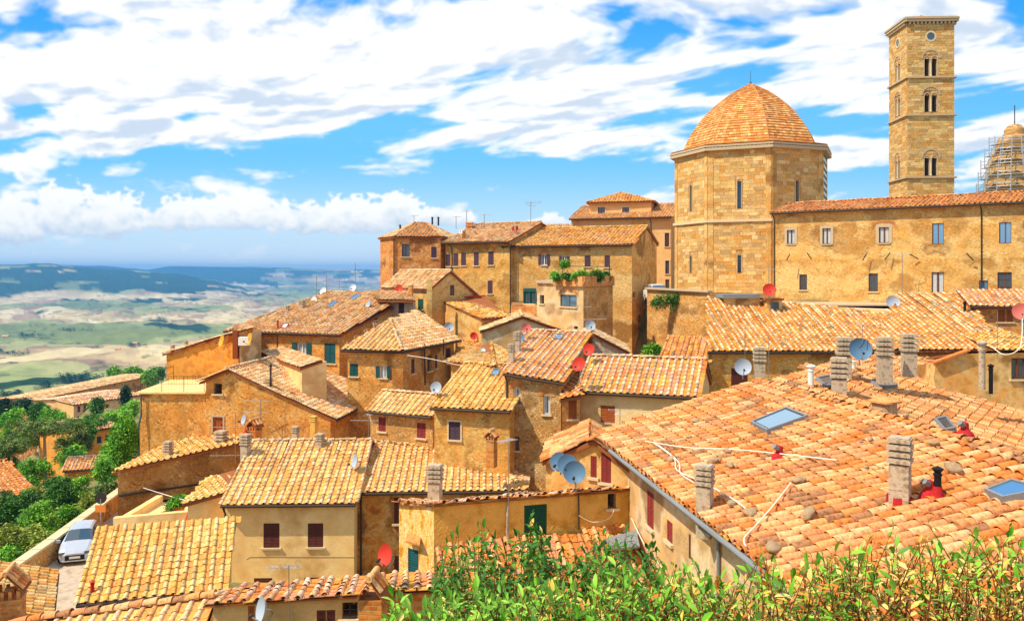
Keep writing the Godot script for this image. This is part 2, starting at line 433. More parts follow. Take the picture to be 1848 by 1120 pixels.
# style: pal (covers), pan (pans), pitch, expo, wide, single (tiles as parts), rough (disorder)
func tile_plane(house: Node3D, deck: Node3D, poly: Array, st: Dictionary) -> void:
	var o := wpos(deck)
	var p0: Vector3 = poly[0]
	var e: Vector3 = (poly[1] - p0).normalized()
	var n: Vector3 = (poly[1] - p0).cross(poly[poly.size() - 1] - p0).normalized()
	if n.y < 0: n = -n
	var s := n.cross(e).normalized()
	if s.dot(poly[poly.size() - 1] - p0) < 0: s = -s
	var z := -s
	var x := n.cross(z).normalized()
	var q := PackedVector2Array()
	var lo := Vector2(1e9, 1e9); var hi := -lo
	for p in poly:
		var c := Vector2((p - p0).dot(e), (p - p0).dot(s))
		q.append(c); lo = lo.min(c); hi = hi.max(c)
	if st.has("clip"):
		q = PackedVector2Array()
		for c in st.clip: q.append(c - st.shift)
	var pitch: float = st.get("pitch", 0.36)
	var expo: float = st.get("expo", 0.38)
	var rough: float = st.get("rough", 1.0)
	var wide: bool = st.get("wide", false)
	var size: float = st.get("size", 1.0)
	var cov: Array = tile_mats[st.get("pal", "peach")]
	var pan: Array = tile_mats[st.get("pan", "pan_yellow")]
	var rows := int(ceil((hi.x - lo.x) / pitch)) + 1
	var courses := int(ceil((hi.y - lo.y) / expo))
	var bas := Basis(x, n, z)
	var singles := []
	var txf := []; var tco := []; var pxf := []; var pco := []; var psing := []
	var single: bool = st.get("single", false)
	var skip: float = st.get("skip", 0.0)
	for i in rows:
		var rj := rng.randf_range(-0.02, 0.02) * rough
		var ra := rng.randf_range(-0.005, 0.005) * rough
		for j in courses:
			var vv := lo.y + (j + 0.5) * expo
			var wob := nz.get_noise_2d(p0.x * 3.0 + (lo.x + i * pitch) * 9.0, p0.z * 3.0 + vv * 9.0)
			var lift := wob * 0.05 * rough
			for kind in 2:
				var uu := lo.x + (i + (0.0 if kind == 0 else 0.5)) * pitch + rj + ra * j + wob * 0.03 * rough
				if not Geometry2D.is_point_in_polygon(Vector2(clampf(uu, lo.x + 0.01, hi.x - 0.01) if absf(uu - clampf(uu, lo.x, hi.x)) < 0.15 else uu, vv), q): continue
				if kind == 0 and rng.randf() < skip: continue
				var t := Transform3D(bas, p0 + e * uu + s * (vv + rng.randf_range(-0.03, 0.03) * rough) + n * (0.03 + lift + (0.0 if kind == 1 else 0.005)))
				t.basis = t.basis * Basis.from_euler(Vector3(rng.randfn(0.0, 0.015) * rough, rng.randfn(0.0, 0.035) * rough, rng.randfn(0.0, 0.03) * rough))
				if size != 1.0: t.basis = t.basis * Basis.from_scale(Vector3(size, size, size))
				var set_: Array = cov if kind == 0 else pan
				var ci := rng.randi() % (set_[0] as Array).size()
				var tone := clampf(0.5 + 0.9 * nz.get_noise_2d(t.origin.x * 11.0 + 40, t.origin.z * 11.0), 0.0, 0.999)
				if rng.randf() < 0.4: ci = int(tone * (set_[0] as Array).size())
				t.origin -= o
				if single:
					var w := t.origin + o
					var px := CX + F * w.x / -w.z; var py := HY - F * w.y / -w.z
					if px > -20 and px < 1870 and py < 1130:
						(singles if kind == 0 else psing).append([-w.z, t, ci])
						continue
				var col: Color = set_[0][ci] * rng.randf_range(0.84, 1.1)
				if rng.randf() < 0.1: col = col.lerp(lin(128, 112, 88), rng.randf_range(0.3, 0.75))
				if kind == 0: txf.append(t); tco.append(col)
				else: pxf.append(t); pco.append(col)
	var far: bool = st.get("far", false)
	var cm: Mesh = G["cover_wide" if wide else ("cover_far" if far else "cover")]
	var pm: Mesh = G["trough" if wide else "pan"]
	for kind in 2:
		var list: Array = singles if kind == 0 else psing
		list.sort_custom(func(a, b): return a[0] < b[0])
		for k in list.size():
			var set_: Array = cov if kind == 0 else pan
			if k < int(st.get("most", 300)) and not (kind == 1 and wide):
				var t: MeshInstance3D = put(deck, ("roof_tile" if kind == 0 else "pan_tile") + ("_%03d" % deck_count(deck, kind)), cm if kind == 0 else pm, set_[1][list[k][2]])
				t.transform = list[k][1]
			else:
				var col: Color = set_[0][list[k][2]] * rng.randf_range(0.86, 1.1)
				if kind == 0: txf.append(list[k][1]); tco.append(col)
				else: pxf.append(list[k][1]); pco.append(col)
	if txf.size(): multi(deck, "roof_tiles", cm, M.tile_any, txf, tco)
	if pxf.size(): multi(deck, "pan_tiles", pm, M.tile_any, pxf, pco)
func deck_count(deck: Node, kind: int) -> int:
	var k: int = deck.get_meta("n%d" % kind, 0)
	deck.set_meta("n%d" % kind, k + 1)
	return k
func ridge_tiles(deck: Node3D, a: Vector3, b: Vector3, pal := "peach", single := false, scale := 1.0) -> void:
	var o := wpos(deck)
	var z := (b - a).normalized()
	var x := Vector3.UP.cross(z).normalized()
	var y := z.cross(x)
	var n := int((b - a).length() / 0.4)
	var xf := []; var co := []
	var set_: Array = tile_mats[pal]
	for i in n:
		var t := Transform3D(Basis(x, y, z) * Basis.from_scale(Vector3(1.25, 1.1, 1.0) * scale), a.lerp(b, (i + 0.5) / n) + Vector3(rng.randfn(0, 0.012), 0.05 + rng.randfn(0, 0.01), 0) - o)
		t.basis = t.basis * Basis.from_euler(Vector3(rng.randfn(0, 0.02), rng.randfn(0, 0.05), rng.randfn(0, 0.04)))
		var ci := rng.randi() % (set_[0] as Array).size()
		if single:
			put(deck, "ridge_tile_%03d" % deck_count(deck, 2), G.cover, set_[1][ci]).transform = t
		else:
			xf.append(t); co.append(set_[0][ci] * rng.randf_range(0.9, 1.1))
	if xf.size(): multi(deck, "ridge_tiles", G.cover, M.tile_any, xf, co)
func roof_deck(house: Node3D, poly: Array, name_ := "roof", th := 0.14) -> MeshInstance3D:
	var b := mb(house.position)
	var low := []
	for p in poly: low.append(p + Vector3(0, -0.02, 0))
	b.slab(low, th)
	return put(house, name_, b.mesh(), M.tile_deck)

# ---------- walls with real openings ----------
# top: outline points of the wall's upper edge from its start to its end (as seen from outside, start on the left)
func wall(house: Node3D, top: Array, base: float, mat: Material, wins := [], called := "wall") -> void:
	var a: Vector3 = top[0]; var z: Vector3 = top[top.size() - 1]
	var e := flat(z - a).normalized()
	var out := e.cross(Vector3.UP)
	var o := Vector3(a.x, base, a.z)
	var outline := PackedVector2Array()
	var w := flat(z - a).length()
	outline.append(Vector2(0, 0))
	outline.append(Vector2(w, 0))
	for i in range(top.size() - 1, -1, -1):
		var p: Vector3 = top[i]
		outline.append(Vector2(flat(p - a).dot(e), p.y - base))
	var rects := []
	for k in wins:
		var c0 := ray_plane(k[0], k[1], o, out); var c1 := ray_plane(k[2], k[3], o, out)
		var u0 := flat(c0 - o).dot(e); var u1 := flat(c1 - o).dot(e)
		var v1 := c0.y - base; var v0 := c1.y - base
		rects.append([minf(u0, u1), v0, maxf(u0, u1), v1, k])
	var b := mb(house.position)
	holed(b, o, e, out, outline, rects)
	put(house, called, b.mesh(), mat)
	for r in rects: window(house, o, e, out, r, mat)
func holed(b: MB, o: Vector3, e: Vector3, out: Vector3, outline: PackedVector2Array, rects: Array) -> void:
	var w := 0.0
	for c in outline: w = maxf(w, c.x)
	var cuts := [0.0, w]
	for r in rects: cuts.append(r[0]); cuts.append(r[2])
	cuts.sort()
	var uvo := Vector2(rng.randf() * 7.0, rng.randf() * 7.0)
	for i in cuts.size() - 1:
		var x0: float = cuts[i]; var x1: float = cuts[i + 1]
		if x1 - x0 < 0.004: continue
		var bands := [[-1.0, 200.0]]
		for r in rects:
			if r[0] < x0 + 0.002 and r[2] > x1 - 0.002:
				var nb := []
				for q in bands:
					if r[1] > q[0]: nb.append([q[0], minf(q[1], r[1])])
					if r[3] < q[1]: nb.append([maxf(q[0], r[3]), q[1]])
				bands = nb
		for q in bands:
			if q[1] <= q[0]: continue
			var strip := PackedVector2Array([Vector2(x0, q[0]), Vector2(x1, q[0]), Vector2(x1, q[1]), Vector2(x0, q[1])])
			for piece in Geometry2D.intersect_polygons(outline, strip):
				var id := Geometry2D.triangulate_polygon(piece)
				for k in range(0, id.size(), 3):
					var tp := []
					for h in 3:
						var c: Vector2 = piece[id[k + h]]
						tp.append(o + e * c.x + Vector3.UP * c.y)
					b.tri(tp[0], tp[1], tp[2], out, piece[id[k]] + uvo, piece[id[k + 1]] + uvo, piece[id[k + 2]] + uvo)
# a window, door or shutter set in its opening; k = [x0,y0,x1,y1, kind, options]
func window(house: Node3D, o: Vector3, e: Vector3, out: Vector3, r: Array, wallm: Material) -> void:
	var k: Array = r[4]
	var kind: String = k[4]
	var op: Dictionary = k[5] if k.size() > 5 else {}
	var w: float = r[2] - r[0]; var h: float = r[3] - r[1]
	var at: Vector3 = o + e * (r[0] + r[2]) * 0.5 + Vector3.UP * (r[1] + r[3]) * 0.5
	var dep := 0.22
	var b := mb()
	var hw := w / 2; var hh := h / 2
	var up := Vector3.UP
	b.quad(e * -hw + up * -hh, e * -hw + up * hh, e * -hw + up * hh - out * dep, e * -hw + up * -hh - out * dep, e)
	b.quad(e * hw + up * -hh, e * hw + up * hh, e * hw + up * hh - out * dep, e * hw + up * -hh - out * dep, -e)
	b.quad(e * -hw + up * hh, e * hw + up * hh, e * hw + up * hh - out * dep, e * -hw + up * hh - out * dep, -up)
	b.quad(e * -hw - up * hh, e * hw - up * hh, e * hw - up * hh - out * dep, e * -hw - up * hh - out * dep, up)
	var win := put(house, "door" if kind == "door" else "window", b.mesh(), wallm, at - house.position)
	var bx := func(u0: float, v0: float, u1: float, v1: float, n0: float, n1: float) -> ArrayMesh:
		var q := mb()
		q.box(e * (u0 + u1) * 0.5 + up * (v0 + v1) * 0.5 + out * (n0 + n1) * 0.5, e * (u1 - u0) * 0.5, up * (v1 - v0) * 0.5, out * (n1 - n0) * 0.5)
		return q.mesh()
	if op.has("surround"):
		var sw: float = op.get("sw", 0.14)
		var q := mb()
		for g in [[-hw - sw, -hh, -hw, hh + sw], [hw, -hh, hw + sw, hh + sw], [-hw, hh, hw, hh + sw]]:
			q.box(e * (g[0] + g[2]) * 0.5 + up * (g[1] + g[3]) * 0.5 + out * 0.015, e * (g[2] - g[0]) * 0.5, up * (g[3] - g[1]) * 0.5, out * 0.03)
		put(win, "surround", q.mesh(), op.surround)
	if op.get("sill", kind != "door"):
		put(win, "sill", bx.call(-hw - 0.1, -hh - 0.09, hw + 0.1, -hh, -0.1, 0.1), op.get("sillm", M.sill))
	if op.has("arch"):      # relieving arch of bricks above the opening
		var q := mb()
		var sp: float = op.get("span", 0.15)
		for i in 11:
			var a := PI * (i + 0.5) / 11
			var rr := hw + sp
			var c := e * -cos(a) * rr + up * (hh + sin(a) * rr * float(op.arch)) + out * 0.01
			var rad := (e * -cos(a) + up * sin(a) * float(op.arch)).normalized()
			q.box(c, rad.cross(out) * (PI * rr / 26), rad * 0.13, out * 0.02)
		put(win, "brick_arch", q.mesh(), M.brick)
	var leaf := func(u0: float, u1: float, n0: float, m: Material) -> void:
		var q := mb()
		var st := 0.05
		for g in [[u0, -hh, u0 + st, hh], [u1 - st, -hh, u1, hh], [u0 + st, hh - 0.07, u1 - st, hh], [u0 + st, -hh, u1 - st, -hh + 0.07], [u0 + st, -0.035, u1 - st, 0.035]]:
			q.box(e * (g[0] + g[2]) * 0.5 + up * (g[1] + g[3]) * 0.5 + out * n0, e * (g[2] - g[0]) * 0.5, up * (g[3] - g[1]) * 0.5, out * 0.02)
		var ns := int(h / 0.075)
		for i in ns:
			var y := -hh + (i + 0.5) * h / ns
			q.box(e * (u0 + u1) * 0.5 + up * y + out * n0, e * ((u1 - u0) * 0.5 - st), (up * 0.03 - out * 0.016), out * 0.006 + up * 0.003)
		q.box(e * (u0 + u1) * 0.5 + out * (n0 - 0.018), e * ((u1 - u0) * 0.5 - 0.01), up * (hh - 0.01), out * 0.003)
		put(win, "shutter", q.mesh(), m)
	var casement := func(m: Material, glassm: Material, back: float) -> void:
		var q := mb()
		var fw := minf(0.055, w * 0.12)
		var parts := [[-hw, -hh, -hw + fw, hh], [hw - fw, -hh, hw, hh], [-hw + fw, hh - fw, hw - fw, hh], [-hw + fw, -hh, hw - fw, -hh + fw]]
		if w > 0.45: parts.append([-fw * 0.7, -hh + fw, fw * 0.7, hh - fw])
		if op.has("bars"):
			for i in int(op.bars): parts.append([-hw + fw, -hh + h * (i + 1) / (int(op.bars) + 1) - 0.012, hw - fw, -hh + h * (i + 1) / (int(op.bars) + 1) + 0.012])
		for g in parts:
			q.box(e * (g[0] + g[2]) * 0.5 + up * (g[1] + g[3]) * 0.5 - out * back, e * (g[2] - g[0]) * 0.5, up * (g[3] - g[1]) * 0.5, out * 0.03)
		put(win, "frame", q.mesh(), m)
		if w > 0.45:
			put(win, "pane", bx.call(-hw + fw, -hh + fw, -fw * 0.7, hh - fw, -back - 0.012, -back - 0.004), glassm)
			put(win, "pane", bx.call(fw * 0.7, -hh + fw, hw - fw, hh - fw, -back - 0.012, -back - 0.004), glassm)
		else:
			put(win, "pane", bx.call(-hw + fw, -hh + fw, hw - fw, hh - fw, -back - 0.012, -back - 0.004), glassm)
	var room := func(z0: float) -> void:      # the real hollow behind the opening
		var q := mb()
		var g := 0.7
		for c in [[-hw, -hh, -hw, hh, e], [hw, -hh, hw, hh, -e]]:
			q.quad(e * c[0] + up * c[1] - out * z0, e * c[0] + up * c[3] - out * z0, e * c[0] + up * c[3] - out * (z0 + g), e * c[0] + up * c[1] - out * (z0 + g), c[4])
		for c in [-hh, hh]:
			q.quad(e * -hw + up * c - out * z0, e * hw + up * c - out * z0, e * hw + up * c - out * (z0 + g), e * -hw + up * c - out * (z0 + g), -up * signf(c))
		q.quad(e * -hw - up * hh - out * (z0 + g), e * hw - up * hh - out * (z0 + g), e * hw + up * hh - out * (z0 + g), e * -hw + up * hh - out * (z0 + g), out)
		put(win, "room", q.mesh(), M.room)
	match kind:
		"shut":
			var m: Material = op.get("m", M.brown)
			leaf.call(-hw + 0.01, -0.006, -0.03, m)
			leaf.call(0.006, hw - 0.01, -0.03, m)
		"shut1":
			leaf.call(-hw + 0.01, hw - 0.01, -0.03, op.get("m", M.brown))
		"open":
			var m: Material = op.get("m", M.brown)
			var sw := w * 0.5
			leaf.call(-hw - sw, -hw - 0.02, 0.05, m)
			leaf.call(hw + 0.02, hw + sw, 0.05, m)
			casement.call(op.get("frame", M.white), op.get("pane", M.glass), 0.12)
			room.call(dep)
			if op.has("curtain"):
				put(win, "curtain", bx.call(-hw * 0.92, -hh * 0.95, -hw * 0.15, hh * 0.95, -0.17, -0.16), M.curtain)
				put(win, "curtain", bx.call(hw * 0.15, -hh * 0.95, hw * 0.92, hh * 0.95, -0.17, -0.16), M.curtain)
		"win":
			casement.call(op.get("frame", M.white), op.get("pane", M.glass), float(op.get("back", 0.12)))
			room.call(dep)
			if op.has("curtain"):
				put(win, "curtain", bx.call(-hw * 0.9, -hh * 0.92, -hw * 0.2, hh * 0.92, -0.17, -0.16), M.curtain)
				put(win, "curtain", bx.call(hw * 0.2, -hh * 0.92, hw * 0.9, hh * 0.92, -0.17, -0.16), M.curtain)
		"hole":
			room.call(dep)
			var q := mb()
			q.box(-out * 0.1, e * 0.012, up * hh, out * 0.012)
			q.box(-out * 0.1, e * hw, up * 0.012, out * 0.012)
			put(win, "grille", q.mesh(), M.iron)
		"door":
			var q := mb()
			for i in 4: q.box(e * (-hw + (i + 0.5) * w / 4) - out * 0.08, e * (w / 8 - 0.006), up * hh, out * 0.02)
			put(win, "board_leaf", q.mesh(), op.get("m", M.wood))
			put(win, "handle", bx.call(hw * 0.55, -0.06, hw * 0.62, 0.06, -0.06, -0.02), M.iron)

# ---------- a house from its eave A-B and the ridge corner above A ----------
func house(called: String, label: String, A: Array, dA: float, B: Array, op := {}) -> Node3D:
	var a := P(A[0], A[1], dA)
	var b: Vector3
	if op.has("dB"):
		b = PX(B[0], op.dB, a.y)
	else:
		b = PH(B[0], B[1], a.y)
	var e := flat(b - a).normalized()
	var u := Vector3(e.z, 0, -e.x)
	if op.get("flip", false) != (u.z > 0): u = -u     # up-slope, away from the camera unless flipped
	if op.has("in_x") and signf(u.x) != signf(op.in_x): u = -u
	var run: float; var rise: float
	if op.has("C"):
		# the ridge corner lies on the line square to the eave through A
		var cx: float = (op.C[0] - CX) / F
		if op.has("run"): run = op.run
		elif absf(u.x + cx * u.z) > 0.02 and not op.has("dC"):
			run = (-cx * a.z - a.x) / (u.x + cx * u.z)
		if op.has("dC"): run = (op.dC + a.z) / -u.z
		var c0 := a + u * run
		rise = (HY - op.C[1]) / F * -c0.z - a.y
	else:
		run = op.run
		rise = run * op.get("t", 0.33)
	if op.get("say", false) or run < 0.5 or run > 25: print(called, " run ", run, " rise ", rise, " pitch ", rise / run, " eave ", (b - a).length(), " y ", a.y, " dB ", -b.z)
	var up := u * run + Vector3.UP * rise
	var c := a + up
	var d := b + up
	if op.has("dx"): d = d + e * float(op.dx)      # ridge longer or shorter than the eave at the B end
	if op.has("cx"): c = c + e * float(op.cx)
	var ov: float = op.get("ov", 0.35)
	var side: float = op.get("side", 0.12)
	var t := rise / run
	var back: float = op.get("back", run)
	var bt: float = op.get("bt", t)
	var drop := up.normalized()
	var mid := (a + b) * 0.5 + u * (run + back) * 0.5
	var base: float = op.get("base", ground_y(mid.x, mid.z) - 1.0)
	base = minf(base, a.y - 2.0)
	var h := thing(called, label, op.get("cat", "house"), Vector3(mid.x, base, mid.z), op.get("group", ""))
	# roof planes
	var st: Dictionary = op.get("st", {})
	var sign_u := u
	var deck := roof_deck(h, [a, b, d, c])
	tile_plane(h, deck, [a, b, d, c], st)
	if back > 0.4:
		var a2 := c + u * back - Vector3.UP * back * bt
		var b2 := d + u * back - Vector3.UP * back * bt
		if op.has("dx"): b2 = b2 - e * float(op.dx)
		if op.has("cx"): a2 = a2 - e * float(op.cx)
		var st2 := st.duplicate(); st2.single = false
		var deck2 := roof_deck(h, [b2, a2, c, d], "roof_back")
		tile_plane(h, deck2, [b2, a2, c, d], st2)
		ridge_tiles(deck, c + Vector3.UP * 0.04, d + Vector3.UP * 0.04, st.get("pal", "peach"), st.get("single", false))
	# walls under the roof
	var lift := t * ov - 0.1
	var wm: Material = op.get("wall", M.rubble)
	var fl := a + u * ov + e * side + Vector3.UP * lift
	var fr := b + u * ov - e * side + Vector3.UP * lift
	var pk := Vector3.UP * (rise - 0.12)
	var rl := a + u * run + e * side + pk; var rr := b + u * run - e * side + pk
	var kl := a + u * (run + maxf(back - ov, 0.3)) + e * side; var kr := b + u * (run + maxf(back - ov, 0.3)) - e * side
	var kh := rise - maxf(back - ov, 0.3) * bt - 0.1
	kl.y += kh; kr.y += kh
	var w: Dictionary = op.get("w", {})
	# as seen from outside the start is on the left
	var left := fl; var right := fr
	var ccw := e.cross(Vector3.UP).dot(u) < 0.0
	var fw := [fl, fr]; var bw := [kr, kl]; var aw := [kl, rl, fl]; var cw := [fr, rr, kr]
	if not ccw:
		fw.reverse(); bw.reverse(); aw.reverse(); cw.reverse()
	wall(h, fw, base, op.get("wf", wm), w.get("f", []))
	wall(h, aw, base, op.get("wa", wm), w.get("a", []))
	wall(h, cw, base, op.get("wb", wm), w.get("b", []))
	wall(h, bw, base, wm, w.get("k", []))
	# gutter and downpipe
	if op.get("gutter", true):
		var g := mb(h.position)
		var ga := a - u * 0.05 + Vector3.UP * -0.07; var gb := b - u * 0.05 + Vector3.UP * -0.07
		g.tube([ga, gb], [0.075], 8)
		put(h, "gutter", g.mesh(), op.get("gm", M.gutter))
		for s in op.get("pipe", []):      # positions along the eave, 0..1
			var q := mb(h.position)
			var top: Vector3 = ga.lerp(gb, s)
			var wl := top + u * (ov - 0.02)
			q.tube([top, top + Vector3.DOWN * 0.12, Vector3(wl.x, top.y - 0.45, wl.z), Vector3(wl.x, maxf(base, top.y - op.get("pl", 9.0)), wl.z)], [0.05], 8)
			put(h, "downpipe", q.mesh(), op.get("gm", M.gutter))
	h.set_meta("pa", a); h.set_meta("pu", up.normalized()); h.set_meta("pe", e)
	h.set_meta("pn", e.cross(up).normalized() * signf(e.cross(up).y))
	return h
func on_roof(h: Node3D, x: float, y: float) -> Vector3:
	return ray_plane(x, y, h.get_meta("pa"), h.get_meta("pn"))
# free roof plane from three fixed points and further pixels that lie in that plane
func plane_pts(a: Vector3, b: Vector3, c: Vector3, more: Array) -> Array:
	var n := (b - a).cross(c - a).normalized()
	var r := []
	for p in more: r.append(ray_plane(p[0], p[1], a, n))
	return r
func ground_y(x: float, z: float) -> float:
	var sw := 0.0; var sy := 0.0
	for g in GP:
		var w := 1.0 / (pow((x - g[0]) * (x - g[0]) + (z + g[1]) * (z + g[1]), 1.5) + 0.5)
		sw += w; sy += w * g[2]
	return sy / sw
# x, depth, height of the ground in the town
const GP := [[0, 0, -1.75], [-6, 2, -2.4], [7, 3, -2.0], [3, 6, -4.2], [10, 8, -4.5], [-6, 10, -9.0], [-14, 20, -15.2], [0, 14, -10.5], [0, 22, -13.0], [8, 20, -10.5], [16, 20, -8.0], [20, 10, -5.0],
	[-19.5, 30, -15.3], [-20.5, 36, -15.3], [-22, 40, -15.3], [-22.5, 44, -15.3], [-23, 48, -15.3], [-23.5, 53, -15.3], [-15, 34, -16.0], [-14, 46, -16.0], [-8, 42, -16.0], [0, 36, -15.0], [0, 46, -14.5],
	[-22, 58, -14.8], [-14, 56, -14.5], [-8, 60, -12.0], [-12, 68, -10.0], [-20, 72, -12.0], [0, 58, -9.5], [6, 60, -8.5], [12, 48, -9.5], [14, 34, -8.5], [22, 34, -8.0], [24, 48, -8.0], [34, 52, -7.0],
	[0, 72, -8.0], [-8, 80, -8.0], [8, 80, -7.0], [14, 71, -10.0], [11, 66, -10.5], [9, 74, -9.5], [16, 80, -2.1], [18, 90, -2.0], [30, 84, -2.0], [26, 74, -2.4], [40, 70, -3.0], [45, 95, -2.0], [0, 95, -4.0], [-14, 100, -12.0], [20, 120, -3.0], [60, 120, -5.0], [60, 60, -6.0], [40, 30, -7.0],
	[-30, 42, -21.0], [-31, 52, -21.5], [-28, 34, -20.0], [-36, 46, -24.0], [-30, 62, -22.0], [-40, 70, -26.0], [-30, 90, -25.0], [-50, 60, -29.0], [-60, 100, -34.0], [-40, 120, -31.0], [-24, 80, -20.0], [-70, 150, -40.0], [-30, 150, -33.0], [0, 160, -24.0], [-20, 20, -16.5], [-34, 24, -22.0], [-20, 5, -12.0], [-50, 20, -28.0], [0, -30, -1.0], [-60, -20, -20.0], [60, -20, -2.0]]

# ---------- roof furniture ----------
# concrete stack with stacked louvre slabs; part of the house it stands on
func chimney(h: Node3D, x: float, ybase: float, ytop: float, wpx: float, op := {}) -> void:
	var d: float = op.get("d", 0.0)
	var at: Vector3 = P(x, ybase, d) if d > 0 else on_roof(h, x, ybase)
	var dd := -at.z
	var w := wpx / F * dd
	var hh := (ybase - ytop) / F * dd
	var turn: float = op.get("turn", 0.3)
	var e := Vector3(cos(turn), 0, sin(turn)); var f := Vector3(-sin(turn), 0, cos(turn))
	var b := mb()
	var capn: int = op.get("slabs", 4)
	var caph := w * 0.30 * capn
	var q := w * 0.40
	var sh := hh - caph
	b.box(Vector3(0, sh / 2 - 0.3, 0), e * q, Vector3.UP * (sh / 2 + 0.3), f * q)
	if op.get("joints", false):
		for i in range(1, int(sh / 0.42)):
			b.box(Vector3(0, i * 0.42, 0), e * (q + 0.008), Vector3.UP * 0.012, f * (q + 0.008))
	var c := put(h, "chimney", b.mesh(), op.get("m", M.concrete), at - h.position)
	var core := mb()
	core.box(Vector3(0, sh + caph * 0.45, 0), e * q * 0.6, Vector3.UP * caph * 0.45, f * q * 0.6)
	put(c, "flue", core.mesh(), op.get("m", M.concrete))
	for i in capn:
		var s := mb()
		var k := 1.16 + 0.05 * ((i + 1) % 2)
		var th := caph * 0.27 / capn
		s.box(Vector3(0, sh + caph * (i + 0.55) / capn, 0), e * q * k, Vector3.UP * th, f * q * k)
		s.box(Vector3(0, sh + caph * (i + 0.55) / capn + th * 1.3, 0), e * q * (k - 0.14), Vector3.UP * th * 0.35, f * q * (k - 0.14))
		put(c, "louvre_slab", s.mesh(), op.get("m", M.concrete))
	if op.has("seal"):
		var s := mb()
		s.lathe(Vector3(0, -0.2, 0), [[q * 2.3, -0.1], [q * 1.9, 0.08], [q * 1.5, 0.3], [q * 1.44, 0.45]], 4, Vector3.UP)
		var o := put(c, "flashing", s.mesh(), op.seal)
		o.rotation.y = -turn + 0.32 + PI / 4
# round flue pipe with a cowl
func flue(h: Node3D, x: float, ybase: float, ytop: float, wpx: float, m: Material, op := {}) -> void:
	var d: float = op.get("d", 0.0)
	var at: Vector3 = P(x, ybase, d) if d > 0 else on_roof(h, x, ybase)
	var dd := -at.z
	var r := wpx / F * dd * 0.5
	var hh := (ybase - ytop) / F * dd
	var b := mb()
	b.lathe(Vector3.ZERO, [[r * 0.8, -0.3], [r * 0.8, hh * 0.72], [r * 1.0, hh * 0.73], [r * 1.0, hh * 0.78], [r * 0.75, hh * 0.79], [r * 0.75, hh * 0.86]], 12)
	var c := put(h, "flue_pipe", b.mesh(), m, at - h.position)
	var k := mb()
	k.lathe(Vector3.ZERO, [[r * 0.6, hh * 0.8], [r * 1.25, hh * 0.9], [r * 1.25, hh * 0.93], [0.0, hh]], 12)
	put(c, "cowl", k.mesh(), m)
	if op.has("seal"):
		var s := mb()
		s.lathe(Vector3.ZERO, [[r * 3.2, -0.25], [r * 2.6, 0.02], [r * 1.3, 0.12], [r * 0.9, 0.34]], 10)
		put(c, "flashing", s.mesh(), op.seal)
# little brick chimney house with a tiled gable hat
func brick_chimney(h: Node3D, x: float, ybase: float, ytop: float, wpx: float, d: float, op := {}) -> void:
	var at := P(x, ybase, d)
	var w := wpx / F * d; var hh := (ybase - ytop) / F * d
	var turn: float = op.get("turn", 0.25)
	var e := Vector3(cos(turn), 0, sin(turn)); var f := Vector3(-sin(turn), 0, cos(turn))
	var b := mb()
	var q := w * 0.42
	var hat: float = w * op.get("hat", 0.55)
	var body: float = hh - hat
	var win := w * 0.3 if op.get("holes", true) else 0.0
	b.box(Vector3(0, (body - win) / 2 - 0.4, 0), e * q, Vector3.UP * ((body - win) / 2 + 0.4), f * q)
	if win > 0:
		for sx in [-1.0, -0.33, 0.33, 1.0]:
			for sz in [-1, 1]:
				b.box(e * q * 0.88 * sx + f * q * 0.86 * sz + Vector3.UP * (body - win / 2), e * q * 0.12, Vector3.UP * win / 2, f * q * 0.14)
		b.box(Vector3.UP * (body - win - 0.02), e * q * 1.1, Vector3.UP * 0.03, f * q * 1.1)
	var c := put(h, "chimney", b.mesh(), op.get("m", M.brick), at - h.position)
	if win > 0:
		var k := mb()
		k.box(Vector3.UP * (body - win / 2), e * q * 0.3, Vector3.UP * win / 2, f * q * 0.3)
		put(c, "flue", k.mesh(), op.get("m", M.brick))
	for s in [-1, 1]:
		var r := mb()
		var lo0: Vector3 = e * q * 1.35 * s + Vector3.UP * (body - 0.02)
		r.slab([lo0 + f * q * 1.3, lo0 - f * q * 1.3, Vector3.UP * hh - f * q * 1.3, Vector3.UP * hh + f * q * 1.3], 0.05)
		put(c, "hat_slope", r.mesh(), M.tile_deck)
		var xf := []
		var co := []
		var n := maxi(3, int(q * 2.6 / 0.24))
		for i in n:
			var sl: Vector3 = (lo0 - Vector3.UP * hh).normalized()
			var nn: Vector3 = f.cross(sl) if f.cross(sl).y > 0 else -f.cross(sl)
			var ln: float = (lo0 - Vector3.UP * hh).length()
			for j in maxi(1, int(ln / 0.36)):
				xf.append(Transform3D(Basis(nn.cross(sl), nn, sl), f * q * 1.3 * ((i + 0.5) * 2.0 / n - 1.0) + Vector3.UP * hh + sl * (0.2 + j * 0.36) + nn * 0.01))
				co.append(tile_mats.orange[0][rng.randi() % 7])
		multi(c, "hat_tiles", G.cover, M.tile_any, xf, co)
	var rt := mb()
	rt.tube([Vector3.UP * (hh + 0.03) + f * q * 1.35, Vector3.UP * (hh + 0.03) - f * q * 1.35], [0.09], 8)
	put(c, "ridge_cap", rt.mesh(), tile_mats.orange[1][2])
